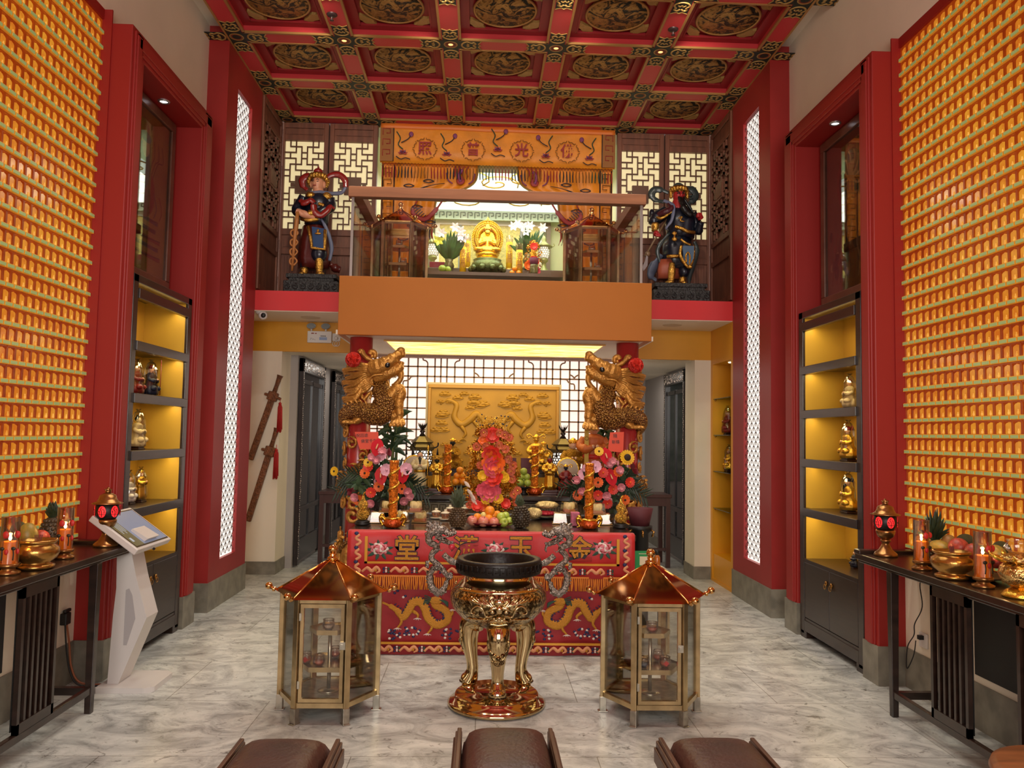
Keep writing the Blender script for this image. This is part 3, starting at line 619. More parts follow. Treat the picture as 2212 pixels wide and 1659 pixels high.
for x, q in ((-.093, 1), (.364, -1), (1.004, 1), (1.11, -1)): b.tube(cr([(x, 9.1, 2.33), (x, 9.1, 2.28), (x+q*.03, 9.1, 2.26), (x+q*.05, 9.1, 2.24), (x+q*.06, 9.1, 2.225), (x+q*.12, 9.1, 2.22)], 4), TB/2, 6)
for x, q in ((.897, 1), (-.737, -1)): b.tube(cr([(x, 9.1, 2.22), (x+q*.07, 9.1, 2.215), (x+q*.09, 9.1, 2.19), (x+q*.12, 9.1, 2.17), (x+q*.16, 9.1, 2.16), (x+q*.165, 9.1, 2.09)], 4), TB/2, 6)
obj('lattice_bars', b, mat('lattice_bar_wood', (146, 112, 92), .5), WIN)
b = MB(); b.box(-1.45, 1.7, 9.06, 9.14, 2.43, 2.457); struct('trim_7', b, mat('pinkish_cornice', (206, 176, 164), .5))
GREL = mat('gilt_relief', (190, 140, 44), .5, .25, var=(4, .08)); GREF = mat('gilt_frame', (190, 138, 50), .42, .3)
t = thing('gilt_relief_panel', 'large gilt relief panel of dragons and clouds behind the altar', 'relief panel', (.135, 9.0, 0))
b = MB()
for a in ((-.74, .74, 2.085, 2.125), (-.74, -.705, .95, 2.085), (.705, .74, .95, 2.085)): b.box(a[0], a[1], -.04, .02, a[2], a[3])
obj('frame', b, GREF, t, bevel=.006); b = MB(); b.box(-.705, .705, -.01, .02, .95, 2.085); obj('gilt_ground', b, GREL, t)
b = MB(); b.box(-.765, .765, .0, .03, .93, 2.15); obj('backing_board', b, mat('cream_backing', (226, 206, 160), .5), t)
def cloud(b, x, z, sc, y=-.012):
    for dx, dz, r in ((0, 0, .05), (-.045, -.008, .035), (.045, -.008, .035), (-.02, .02, .03), (.022, .02, .03)): b.ball((x+dx*sc, y, z+dz*sc), (r*sc, .012, r*.52*sc), 10)
    b.tube(cr([(x-.08*sc, y-.006, z-.02*sc), (x-.03*sc, y-.012, z-.032*sc), (x+.03*sc, y-.012, z-.03*sc), (x+.085*sc, y-.006, z-.012*sc)], 4), .006*sc, 6)
b = MB(); rr = random.Random(3)
for k in range(46):
    x = rr.uniform(.02, .64); z = rr.uniform(1.25, 2.03)
    if .15 < x < .5 and 1.5 < z < 1.83: continue
    sc = rr.uniform(.55, .95); cloud(b, x, z, sc); cloud(b, -x, z, sc)
obj('relief_clouds', b, GREL, t)
for s in (-1, 1):
    b = MB(); P = cr([(s*.6, -.012, 1.9), (s*.52, -.014, 1.95), (s*.42, -.016, 1.9), (s*.44, -.018, 1.76), (s*.36, -.018, 1.68), (s*.26, -.018, 1.74), (s*.2, -.018, 1.8), (s*.14, -.02, 1.76), (s*.1, -.02, 1.7)], 6)
    b.tube(P, [.01, .022, .03, .036, .04, .042, .04, .034, .03], 10, flat=.5, up=(0, 1, 0)); b.ball((s*.09, -.02, 1.68), (.045, .02, .03), 10)
    for x, z in ((.36, 1.66), (.22, 1.72)):
        b.tube(cr([(s*x, -.02, z), (s*(x-.05), -.022, z-.08), (s*(x-.02), -.022, z-.13)], 4), [.024, .018, .012], 8)
        for q in range(4): b.tube([(s*(x-.02), -.022, z-.13), (s*(x-.06+q*.025), -.022, z-.17)], [.009, .003], 6)
    obj('relief_dragon', b, GREL, t)
# onyx light in the altar ceiling
m, N, L, bs = nodemat('onyx_light'); tc = N.new('ShaderNodeTexCoord'); mp = N.new('ShaderNodeMapping'); mp.inputs['Scale'].default_value = (1.2, 9, 1); L.new(tc.outputs['Object'], mp.inputs[0]); n = N.new('ShaderNodeTexNoise'); n.inputs['Scale'].default_value = 3; n.inputs['Detail'].default_value = 6; n.inputs['Distortion'].default_value = 1; L.new(mp.outputs[0], n.inputs['Vector'])
r = ramp(N, [(.3, (214, 160, 40)), (.45, (246, 214, 84)), (.6, (255, 246, 190))]); L.new(n.outputs['Fac'], r.inputs[0]); L.new(r.outputs[0], bs.inputs['Emission Color']); bs.inputs['Emission Strength'].default_value = 1.25; bs.inputs['Base Color'].default_value = (.5, .4, .2, 1)
t = thing('onyx_ceiling_light', 'wide glowing yellow onyx light panel in the ceiling above the altar', 'ceiling light', (.123, 8.22, 2.452)); b = MB(); b.box(-1.05, 1.04, -.6, .6, -.004, .004); obj('glowing_panel', b, m, t)
b = MB()
for a in ((-1.07, 1.06, -.62, -.6), (-1.07, 1.06, .6, .62), (-1.07, -1.05, -.6, .6), (1.04, 1.06, -.6, .6)): b.box(*a, -.008, .005)
obj('rim', b, GREF, t)
lamp('AREA', 'onyx_glow', (.12, 8.2, 2.43), 14, (1, .82, .45), size=2.0, size_y=1.1)
# two round flush fittings under the side slabs, ceiling downlights, sprinklers
b = MB(); b.lathe([(.0, 0), (.09, -.001), (.1, -.006), (.105, 0)], 28, cap=False); FLM = b.mesh('flush_speaker', mat('speaker_grille', (206, 186, 158), .6))
for u, v, lab in ((671, 685.5, 'round flush ceiling speaker above the emergency light box'), (1452, 702, 'round flush ceiling speaker right of the ochre balcony')):
    p = at(u, v, Z=2.79); tag(link('ceiling_speaker', FLM, None, p), lab, 'speaker')
RIMC = mat('copper_downlight_rim', (150, 84, 50), .4, .5); BULB1 = emitm('lit_lens', (255, 236, 200), 14); BULB2 = emitm('dim_lens', (255, 190, 120), 1.6)
for i in range(1, 5):
    for r_, nm in ((7, 'second'), (8, 'rear')):
        x = X0-BW/2+i*PW; y = YR[r_-1]+BW/2; lit = r_ == 7 and i in (2, 3)
        t = thing('ceiling_downlight', '%s copper-rimmed downlight in the %s row of ceiling crossings' % (('first', 'second', 'third', 'fourth')[i-1]+' from the left' if not lit else ('brightly lit, left-centre', 'brightly lit, right-centre')[i-2], nm), 'downlight', (x, y, ZC-.003), group='downlights on the ceiling crossings')
        b = MB(); b.lathe([(.034, -.001), (.03, -.005), (.024, -.002), (.022, .01)], 20, cap=False); obj('rim', b, RIMC, t); b = MB(); b.lathe([(.022, .0), (.012, -.004), (.001, -.005)], 14); obj('lens', b, BULB1 if lit else BULB2, t)
SPR = mat('sprinkler_metal', (60, 44, 44), .4, .6)
for u, v, lab in ((717, 31, 'ceiling sprinkler head on the left red beam'), (1454, 63, 'ceiling sprinkler head on the right red beam')):
    p = at(u, v, Z=ZC); b = MB(); b.lathe([(.045, 0), (.045, -.006), (.03, -.016), (.0, -.018)], 20, cap=False); b.tube([(0, 0, -.01), (0, 0, -.05)], .008, 8); b.lathe([(.018, -.05), (.018, -.053)], 12); tag(obj('sprinkler', b, SPR), lab, 'sprinkler').location = p

# ---------------------------------------------------------------- hexagonal glass lanterns
LFR = mat('lantern_brass_frame', (196, 172, 128), .22, .9, var=(12, .2)); LSTEEL = mat('lantern_steel_leg', (176, 170, 156), .3, .9, var=(20, .25))
ROOFM = mat('mirror_copper_roof', (226, 172, 120), .05, 1.); BALLM = mat('polished_bronze_ball', (216, 164, 100), .08, 1.); LGL = glass('lantern_glass', (250, 249, 246), .035, .02)
CUPG = glass('cup_glass', (250, 244, 240), .08, .05); WAX1 = mat('salmon_wax', (206, 112, 92), .5); WAX2 = mat('clear_wax', (206, 190, 176), .4); WAX3 = mat('blue_wax', (96, 120, 150), .4); LABELR = mat('red_paper_label', (196, 44, 40), .6)
HEX = [(cos(k*pi/3), sin(k*pi/3)) for k in range(6)]    # vertices right, back-right, back-left, left, front-left, front-right
def hex_lantern(label, loc, group, rz=0):
    t = thing('glass_lantern', label, 'lantern', loc, rz, group); Rp = .272
    for x, y in HEX:
        b = MB(); b.at((x*Rp, y*Rp, 0), math.atan2(y, x)); b.box(-.016, .016, -.016, .016, .085, .668); obj('corner_post', b, LFR, t, bevel=.002)
        b = MB(); b.at((x*Rp, y*Rp, 0), math.atan2(y, x)); b.box(-.018, .018, -.018, .018, .004, .086); b.box(-.028, .028, -.02, .02, 0, .006); obj('leg', b, LSTEEL, t, bevel=.002)
    b = MB(); b.prism([(x*Rp, y*Rp) for x, y in HEX], .098, .106); obj('floor_plate', b, LSTEEL, t)
    b = MB()
    for k in range(6):
        p, q = HEX[k], HEX[(k+1) % 6]
        for z in (.1, .655): b.bar((p[0]*Rp, p[1]*Rp, z), (q[0]*Rp, q[1]*Rp, z), .022, .026)
    obj('ring_rail', b, LFR, t)
    for k in range(6):
        p, q = V((*HEX[k], 0))*Rp, V((*HEX[(k+1) % 6], 0))*Rp; b = MB()
        d = (q-p).normalized(); p2 = p+d*.016; q2 = q-d*.016; n = V((-d.y, d.x, 0))*.002
        vs = [p2-n, q2-n, q2+n, p2+n]; b.prism([(v.x, v.y) for v in vs], .112, .644)
        if k != 4: obj('glass_pane', b, LGL, t)
        else:
            dr = tag(obj('door', MB(), LFR, t)); b2 = MB(); y = -Rp*.866-.004
            for a in ((-.118, -.100, .118, .638), (.100, .118, .118, .638), (-.1, .1, .118, .137), (-.1, .1, .618, .638)): b2.box(a[0], a[1], y-.01, y+.01, a[2], a[3])
            dr.data = b2.mesh('door', LFR); obj('glass_pane', b, LGL, dr)
            b2 = MB(); b2.box(.098, .128, y-.022, y-.008, .4, .44); b2.box(.104, .116, y-.03, y-.02, .41, .43); obj('latch', b2, LSTEEL, dr)
            for z in (.19, .55): b2 = MB(); b2.box(-.124, -.112, y-.014, y+.004, z, z+.04); obj('hinge', b2, LSTEEL, dr)
    b = MB(); Rr = .318; vs = [(x*Rr, y*Rr, .665) for x, y in HEX]+[(0, 0, .852)]; b.add(vs, [(k, (k+1) % 6, 6) for k in range(6)]+[tuple(range(5, -1, -1))], 0); obj('roof', b, ROOFM, t)
    b = MB()
    for x, y in HEX: b.tube([(x*Rr, y*Rr, .667), (0, 0, .854)], .0042, 6)
    obj('roof_ridge', b, BALLM, t)
    for x, y in HEX:
        b = MB(); b.lathe([(.01, 0), (.016, .01), (.009, .02), (.012, .026)], 12); b.ball((0, 0, .045), .021, 16); T = M.Translation((x*Rr, y*Rr, .665)) @ M.Rotation(math.atan2(y, x), 4, 'Z') @ M.Rotation(radians(58), 4, 'Y'); b.v = [T @ v for v in b.v]; obj('corner_ball', b, BALLM, t)
    b = MB(); b.lathe([(.03, .84), (.032, .852), (.016, .862), (.022, .872), (.014, .88)], 18); b.ball((0, 0, .9), .026, 18); obj('finial', b, BALLM, t)
    b = MB(); b.tube([(0, .0, .106), (0, .0, .452)], .011, 10); b.lathe([(.06, .106), (.06, .112), (.015, .118)], 18); obj('pole', b, LSTEEL, t)
    for z, r in ((.262, .175), (.45, .115)):
        b = MB(); b.prism([(x*r, y*r) for x, y in HEX], z, z+.006); b.prism([(x*r, y*r) for x, y in HEX], z-.012, z-.006); 
        for k in range(6): p, q = HEX[k], HEX[(k+1) % 6]; b.bar((p[0]*r, p[1]*r, z), (q[0]*r, q[1]*r, z), .004, .026)
        obj('shelf', b, LFR, t)
    return t
def cup(label, loc, wax, lab=False, group=None):
    t = thing('glass_cup', label, 'candle cup', loc, 0, group)
    b = MB(); b.lathe([(.02, 0), (.033, .014), (.036, .032), (.03, .052), (.032, .062), (.030, .062), (.028, .052), (.033, .032), (.03, .016), (.015, .006)], 18, cap=False); obj('cup', b, CUPG, t)
    b = MB(); b.lathe([(.018, .006), (.03, .018), (.0325, .03), (.001, .031)], 16); obj('wax', b, wax, t)
    if lab: b = MB(); b.at((0, -.036, .03), rx=pi/2); b.prism([(-.016, 0), (0, -.016), (.016, 0), (0, .016)], 0, .001); obj('paper_label', b, LABELR, t)
LL = (-.838, 4.665, 0); LR = (1.0, 4.655, 0)
lan = hex_lantern('brass and glass hexagonal lantern on the floor left of the incense censer', LL, 'floor lanterns'); dup(lan, LR, 0, 'brass and glass hexagonal lantern on the floor right of the incense censer', 'floor lanterns')
zt, zl = .456, .268
for dx, dy, z, wx, lb, lab in ((-.0, -.06, zt, WAX2, 0, 'clear cup alone on top shelf of the left floor lantern'), (-.12, -.05, zl, WAX1, 1, 'cup with red diamond label on lower shelf, left lantern'), (-.04, -.1, zl, WAX1, 0, 'pinkish cup at the front of lower shelf, left lantern'), (.02, .07, zl, WAX1, 0, 'pinkish cup behind the pole on lower shelf, left lantern'), (.11, -.02, zl, WAX1, 0, 'pinkish cup at right end of lower shelf, left lantern')): cup(lab, (LL[0]+dx, LL[1]+dy, z), wx, lb)
for dx, dy, z, wx, lb, lab in ((.0, -.05, zt, WAX1, 0, 'pinkish cup alone on top shelf of the right floor lantern'), (-.12, .0, zl, WAX1, 0, 'pinkish cup at left end of lower shelf, right lantern'), (-.06, -.09, zl, WAX3, 0, 'bluish cup at the front of lower shelf, right lantern'), (.06, .06, zl, WAX1, 0, 'pinkish cup at the back of lower shelf, right lantern'), (.07, -.07, zl, WAX1, 1, 'pinkish cup at front right of lower shelf, right lantern')): cup(lab, (LR[0]+dx, LR[1]+dy, z), wx, lb)
UL = (-.862, 8.0, 2.986); UR = (1.087, 8.0, 2.986)
dup(lan, UL, pi, 'hexagonal glass lantern at left end of the balcony behind the glass railing', 'balcony lanterns'); dup(lan, UR, pi, 'hexagonal glass lantern at right end of the balcony behind the glass railing', 'balcony lanterns')
for P, n in ((UL, 'left'), (UR, 'right')):
    cup('clear cup on top shelf of the %s balcony lantern' % n, (P[0], P[1]-.05, P[2]+zt), WAX2); cup('clear cup on lower shelf of the %s balcony lantern' % n, (P[0]+.05, P[1]-.1, P[2]+zl), WAX2)

# ---------------------------------------------------------------- balcony railing
t = thing('balcony_railing', 'oak handrail with glass panes and slim posts on the ochre balcony', 'railing', (.116, 7.3, 2.995))
b = MB(); b.box(-1.378, 1.378, -.06, .03, .738, .836); obj('handrail', b, RAILW, t, bevel=.004)
for s in (-1, 1):
    b = MB(); b.box(*sorted((s*1.345, s*1.255)), .03, 1.6, .738, .836); obj('side_handrail', b, RAILW, t, bevel=.004)
    b = MB(); b.box(s*1.34-.012, s*1.34+.012, -.03, -.01, 0, .74); obj('post', b, mat('brushed_post', (168, 160, 156), .35, .7), t)
    b = MB(); b.box(s*1.33-.004, s*1.33+.004, .0, 1.6, 0, .74); obj('glass_pane', b, PGL, t)
b = MB(); b.box(-1.32, 1.32, -.022, -.014, 0, .74); obj('glass_pane', b, PGL, t)

# ---------------------------------------------------------------- orange valance and drapes
ORANGE = mat('orange_silk', (236, 142, 16), .5, var=(5, .12), bump=(9, .35), sheen=.2); ORANGE2 = mat('orange_silk_hem', (232, 122, 42), .5, bump=(9, .3)); EMB1 = mat('crimson_thread', (160, 42, 40), .6); EMB2 = mat('violet_thread', (136, 62, 104), .6); EMB3 = mat('bottle_green_thread', (40, 74, 58), .6); EMB4 = mat('black_thread', (34, 30, 44), .6); EMB5 = mat('brown_thread', (150, 92, 26), .6); EMBP = mat('pink_thread', (214, 120, 130), .6)
EMBM = [EMB1, EMB2, EMB3, EMB4, EMB5]
t = thing('valance', 'orange silk valance with four red characters and lotus embroidery, across the shrine opening', 'valance', (.13, 8.85, 0))
vy = lambda x, z: -.006*sin(x*9)-.01*sin(x*3.1+z*2)
b = MB(); b.sheet([[(x, vy(x, z), z) for x in [-1.33+2.66*i/60 for i in range(61)]] for z in (4.61, 4.75, 4.9, 4.99, 5.062)]); obj('cloth', b, ORANGE, t, solid=.004)
b = MB(); b.sheet([[(x, vy(x, z)-.006, z) for x in [-1.33+2.66*i/60 for i in range(61)]] for z in (5.0, 5.03, 5.062)]); obj('hem', b, ORANGE2, t, solid=.003)
b = MB()
for s in (-1, 1):
    b.box(*sorted((s*1.33, s*1.18)), -.03, -.026, 4.62, 5.0, 4); b.tube([(s*1.18, -.03, 4.62), (s*1.18, -.03, 5.0)], .006, 4, 3)
    for k in range(3): z = 4.68+k*.12; b.tube([(s*1.3, -.032, z), (s*1.3, -.032, z+.07), (s*1.22, -.032, z+.07), (s*1.22, -.032, z+.02), (s*1.26, -.032, z+.02)], .006, 4, 0)
obj('fret_border', b, EMBM, t)
for ch, u in (('照', 918), ('普', 1022), ('光', 1127), ('佛', 1226)):
    p = at(u, 322+(u-918)*.022, Y=8.82); glyphs(ch, .16, EMB1, t, 'character', (p.x-.13, -.036, p.z), (pi/2, 0, 0), .002, .003)
    b = MB()
    for k in range(8):
        a = k*pi/4+pi/8; b.tube(cr([(p.x-.13+.13*cos(a+d)*rr_, -.034, p.z+.12*sin(a+d)*rr_) for d, rr_ in ((-.32, 1.08), (-.22, .94), (0, 1.0), (.22, .94), (.32, 1.08))], 4), .0045, 5)
    obj('scroll_ring', b, EMB5, t)
def lotus(b, x, z, s, y=-.034, flip=1):
    for k in range(5): a = radians(90+(k-2)*38); b.at((x, y, z), rx=pi/2); b.prism([(0, 0), (.03*s*cos(a-.5), .03*s*sin(a-.5)), (.055*s*cos(a), .055*s*sin(a)), (.03*s*cos(a+.5), .03*s*sin(a+.5))], 0, .002, 1 if k % 2 else 0); b.T = M.Identity(4)
    b.tube(cr([(x, y, z+.05*s), (x-flip*.05*s, y, z+.1*s), (x-flip*.03*s, y, z+.17*s), (x-flip*.07*s, y, z+.24*s)], 4), .006*s, 5, 2); b.tube(cr([(x-flip*.02*s, y, z+.12*s), (x+flip*.05*s, y, z+.16*s), (x+flip*.08*s, y, z+.2*s)], 4), .005*s, 5, 3)
    b.ball((x+flip*.085*s, y, z+.215*s), (.025*s, .004, .03*s), 8, 1); b.tube(cr([(x-.07*s, y, z-.03*s), (x-.02*s, y, z-.06*s), (x+.03*s, y, z-.045*s), (x+.08*s, y, z-.06*s)], 4), .005*s, 5, 3)
for u, v, fl in ((870, 332, 1), (965, 336, 1), (1179, 340, -1), (1273, 345, -1), (1075, 326, 1)):
    p = at(u, v, Y=8.82); b = MB(); lotus(b, p.x-.13, p.z, 1.05, flip=fl); obj('lotus', b, EMBM, t)
b = MB(); rr = random.Random(5); x = -1.3; k = 0
while x < 1.3:
    mi = (0, 3, 4, 0, 3, 4, 2)[(k//5) % 7]; z0 = 4.61; b.tube([(x, -.012, z0-.05), (x+rr.uniform(-.004, .004), -.012, z0-.10), (x+rr.uniform(-.006, .006), -.012, z0-.17)], [.005, .008, .006], 5, mi)
    for d in (-1, 1): b.tube([(x, -.012, z0), (x+d*.018, -.012, z0-.025), (x, -.012, z0-.05)], .002, 4, mi)
    x += .0365; k += 1
obj('fringe', b, EMBM, t)
LE = [(4.66, -.09), (4.52, -.1), (4.43, -.13), (4.36, -.22), (4.29, -.42), (4.23, -.55), (4.1, -.575), (3.9, -.6), (3.6, -.68), (3.3, -.72), (2.99, -.74)]
for s, nm in ((-1, 'left'), (1, 'right')):
    t = thing('shrine_curtain', 'orange embroidered silk curtain gathered to the %s of the shrine opening' % nm, 'curtain', (.13, 8.915, 0))
    f = (lambda x: x-.13) if s < 0 else (lambda x: -(x-.13)+.0)
    rows = []
    for z, e in cr(LE, 3):
        e = f(e); o = s*1.315; rows.append([(o+(e-o)*i/30, .012*sin(i*.9+z)*(1+.6*(4.7-z)), z) for i in range(31)])
    b = MB(); b.sheet(rows); obj('cloth', b, ORANGE, t, solid=.004)
    b = MB()
    for x0, mi in ((1.30, 3), (1.17, 3)): b.tube([(s*x0, -.03, 4.6), (s*x0, -.035, 3.0)], .007, 5, mi)
    for k in range(12): z = 3.05+k*.13; b.tube([(s*1.285, -.034, z), (s*1.285, -.034, z+.08), (s*1.2, -.034, z+.08), (s*1.2, -.034, z+.03), (s*1.25, -.034, z+.03)], .006, 4, 4)
    obj('fret_border', b, EMBM, t)
    b = MB(); q = lambda x, z: (s*x, -.042, z)
    for cx_, cz_ in ((1.0, 4.36), (.78, 4.42), (.9, 4.12), (1.05, 3.75), (.75, 3.95), (.95, 3.4)):
        b.tube(cr([q(cx_-.06, cz_), q(cx_, cz_+.02), q(cx_+.06, cz_), q(cx_, cz_-.018), q(cx_-.06, cz_)], 4), .006, 5, 3)
    b.tube(cr([q(.95, 4.3), q(.85, 4.34), q(.72, 4.38), q(.6, 4.4)], 5), [.012, .007, .004, .004], 5, 3)
    b.tube(cr([q(.9, 4.2), q(.95, 4.05), q(.82, 3.98), q(.7, 4.08), q(.62, 4.2)], 6), [.008, .026, .03, .026, .01], 7, 0, flat=.3, up=(0, 1, 0))
    for k in range(9): b.tube(cr([q(.92-.02*k, 4.15-.02*k), q(.97-.02*k, 4.1-.02*k), q(.96-.02*k, 4.06-.02*k)], 3), .006, 4, 3)
    for k in range(4): b.tube(cr([q(.72+.03*k, 3.9), q(.73+.03*k, 3.8), q(.7+.035*k, 3.72)], 4), [.008, .01, .003], 5, (0, 3)[k % 2])
    b.tube(cr([q(.42, 4.42), q(.44, 4.5), q(.4, 4.56)], 4), .02, 6, 1); b.ball(q(.42, 4.44), (.05, .006, .05), 12, 0)
    for k in range(4): b.tube(cr([q(.34+.05*k, 4.48), q(.36+.04*k, 4.55), q(.33+.05*k, 4.6)], 4), .009, 5, 0)
    for d in (-1, 1): b.tube(cr([q(.42+d*.09, 4.4), q(.42+d*.14, 4.44), q(.42+d*.16, 4.52)], 4), .008, 5, 1)
    obj('embroidery', b, EMBM, t)
    b = MB(); P = [(f(e)+s*-.0, -.02, z) for z, e in cr(LE, 3)]; b.tube(P, .011, 5); obj('edging', b, EMB4 if False else mat('olive_gold_trim', (150, 112, 40), .5), t)

# ---------------------------------------------------------------- upper shrine room
PALE = mat('pale_room_green_light', (206, 206, 160), .6)  # greenish light of the room is put into this wall colour
b = MB(); b.box(-1.4, -1.25, 8.98, 11.2, 2.985, 5.1); b.box(1.51, 1.66, 8.98, 11.2, 2.985, 5.1); b.box(-1.4, 1.66, 11.12, 11.2, 2.985, 5.1); struct('wall_shrine', b, PALE)
m, N, L, bs = nodemat('shrine_sky_light'); bs.inputs['Base Color'].default_value = (.8, .85, .8, 1); bs.inputs['Emission Color'].default_value = lin((226, 246, 240)); bs.inputs['Emission Strength'].default_value = 1.15
b = MB(); b.box(-1.25, 1.51, 8.98, 11.2, 4.95, 5.1); struct('ceiling_shrine', b, PALE)
t = thing('shrine_ceiling_light', 'large glowing white ceiling light with golden scroll lines above the golden deity', 'ceiling light', (.13, 9.95, 4.66))
b = MB(); b.box(-1.2, 1.2, -.85, .92, 0, .03); obj('glowing_panel', b, m, t)
b = MB()
for k in range(14):
    cx_, cy_ = -1.05+(k % 7)*.35, -.5+(k//7)*.75+(.18 if k % 2 else 0); a0 = rr.uniform(0, 6)
    b.tube([(cx_+(.03+.016*j)*cos(a0+j*.55)*1.0, cy_+(.03+.016*j)*sin(a0+j*.55)*1.2, -.006) for j in range(17)], .009, 5)
obj('scroll_lines', b, mat('gilt_scroll_line', (206, 166, 60), .4), t)
b = MB(); b.box(-1.2, 1.2, .9, .94, -.13, 0); b.box(-1.2, 1.2, -.88, -.85, -.05, .03); obj('fret_frieze', b, mat('pale_fret_frieze', (186, 196, 170), .5), t)
b = MB()
for k in range(24):
    x = -1.15+k*.097
    b.tube([(x, .893, -.11), (x, .893, -.03), (x+.06, .893, -.03), (x+.06, .893, -.075), (x+.03, .893, -.075)], .006, 4)
obj('fret_line', b, mat('dark_fret_line', (90, 100, 84), .5), t)
lamp('AREA', 'shrine_glow', (.13, 9.9, 4.6), 42, (.95, 1, .86), size=2.2, size_y=1.6)
lamp('AREA', 'shrine_front_glow', (.13, 9.1, 4.6), 12, (1, .95, .8), target=(.1, 10.4, 3.8), size=1.2, size_y=.2)
t = thing('shrine_backdrop', 'pale framed gold brocade panel behind the golden many-armed deity', 'backdrop panel', (.062, 11.05, 0))
GBRO = mat('gold_brocade', (226, 206, 120), .5, var=(30, .18), bump=(40, .2)); b = MB(); b.box(-.72, .72, 0, .03, 3.2, 4.53); obj('brocade', b, GBRO, t)
b = MB(); W1 = mat('white_marble_frame', (240, 226, 214), .4); b.box(-.76, .76, -.03, .03, 4.5, 4.57); b.box(-.76, -.7, -.03, .03, 3.2, 4.5); b.box(.7, .76, -.03, .03, 3.2, 4.5); obj('inner_frame', b, W1, t)
b = MB(); b.box(-.86, .86, -.02, .03, 4.6, 4.68); b.box(-.86, -.8, -.02, .03, 3.2, 4.6); b.box(.8, .86, -.02, .03, 3.2, 4.6); obj('outer_frame', b, mat('taupe_frame', (128, 108, 88), .5), t)
b = MB(); b.box(-.43, -.39, -.02, .0, 3.2, 4.5); b.box(.43, .47, -.02, .0, 3.2, 4.5); obj('divider', b, mat('grey_divider', (150, 150, 140), .5), t)
ALT = mat('shrine_altar_wood', (92, 70, 56), .4)
t = thing('shrine_altar', 'stepped dark wooden altar inside the upper shrine', 'altar', (.1, 10.55, 2.985))
b = MB(); b.box(-.85, .95, -.3, .35, .68, .74); b.box(-.83, .93, -.27, .33, .62, .68); obj('top_shelf', b, ALT, t, bevel=.006); b = MB(); b.box(-.8, .9, -.25, .3, 0, .62); obj('cabinet', b, ALT, t)
b = MB(); b.box(-.95, 1.05, -.85, -.31, .54, .58); obj('front_shelf', b, ALT, t)
for x in (-.9, 1.0):
    for y in (-.82, -.34): b = MB(); b.box(x-.025, x+.025, y-.025, y+.025, 0, .54); obj('leg', b, ALT, t)
AZ, FZ = 3.728, 3.567
def X_(u, v, Y): return at(u, v, Y=Y).x
YL = mat('bright_yellow_paper', (238, 186, 20), .5)
p = at(1052, 575, Y=10.5); t = thing('golden_deity', 'shining gold many-armed seated deity with oval halo in the upper shrine', 'statue', (p.x, 10.5, AZ))
b = MB(); b.lathe([(.15, 0), (.17, .03), (.14, .05), (.13, .12), (.16, .14), (.17, .18), (.12, .2)], 6, sm=False); b.lathe([(.13, .19), (.16, .23), (.14, .25)], 20); obj('lotus_pedestal', b, GOLDC, t)
for q in (-.1, 0, .1): b = MB(); b.box(q-.025, q+.025, -.15, -.13, .06, .11); obj('enamel_plaque', b, mat('blue_enamel', (130, 170, 200), .2), t)
b = MB(); b.at((0, .1, .47), rx=pi/2); b.prism([(.215*cos(a*pi/20), .255*sin(a*pi/20)+(.05 if a == 10 else 0)) for a in range(40)], 0, .02); b.T = M.Identity(4)
for k in range(46):
    a = -.6+k/45*(pi+1.2); x, z = cos(a), sin(a)
    for r0, r1 in ((.1, .16), (.165, .205)): a2 = a+(.04 if r0 < .15 else 0); b.tube([(r0*cos(a2), .065, .47+r0*1.15*sin(a2)), (r1*cos(a2), .055, .47+r1*1.15*sin(a2))], [.006, .009], 5); b.ball((r1*cos(a2), .05, .47+r1*1.18*sin(a2)), .011, 6)
obj('halo', b, GOLDC, t)
b = MB(); folds(b, [(.16, .25), (.165, .3), (.1, .34), (.075, .4), (.085, .46), (.03, .49)], a=.04); b.ball((0, -.01, .535), (.036, .04, .046), 12)
for s in (-1, 1): b.tube(cr([(s*.075, 0, .45), (s*.1, -.03, .38), (s*.02, -.09, .4)], 4), [.028, .026, .018], 8); b.ball((s*.1, -.05, .29), (.09, .09, .04), 10)
obj('body', b, GOLDC, t); b = MB(); b.lathe([(.042, .565), (.046, .585), (.03, .62), (.012, .66)], 12); b.ball((0, 0, .67), .016, 8); b.ball((-.04, 0, .6), .014, 6); b.ball((.04, 0, .6), .014, 6); obj('crown', b, GOLDC, t)
b = MB(); b.tube([(0, .09, .7), (0, .09, .76)], [.03, .004], 8); obj('flame_tip', b, mat('copper_flame', (186, 96, 50), .3, .8), t)
GBR = mat('green_bronze', (96, 104, 62), .3, .7, bump=(50, .4))
p = at(1052, 598, Y=9.95); t = thing('incense_bowl', 'round greenish bronze incense bowl in front of the golden deity', 'incense bowl', (p.x, 9.95, FZ)); b = MB(); b.lathe([(.1, 0), (.11, .02), (.2, .07), (.215, .11), (.19, .16), (.17, .18), (.18, .2), (.15, .2), (.12, .16), (.01, .15)], 30); obj('bowl', b, GBR, t)
for k in range(10): a = k*pi/5; b = MB(); b.ball((.2*cos(a), .2*sin(a), .08), (.045, .045, .04), 8); obj('petal_boss', b, GBR, t)
def ycandle(u, v0, Y, z, h, lab):
    t = thing('yellow_candle', lab, 'candle', (X_(u, 560, Y), Y, z), group='yellow shrine candles'); b = MB(); b.lathe([(.042, .03), (.042, h-.09)], 16); obj('paper_sleeve', b, YL, t); b = MB(); b.lathe([(.045, 0), (.045, .03)], 16); obj('base', b, BRASS, t)
    b = MB(); b.lathe([(.043, h-.09), (.043, h)], 16, cap=False); obj('glass_rim', b, CUPG, t)
    for k, ch in enumerate('佛光普照'): glyphs(ch, .075, EMB5, t, 'character', (0, -.0445, h-.16-k*(h-.22)/4), (pi/2, 0, 0), .001)
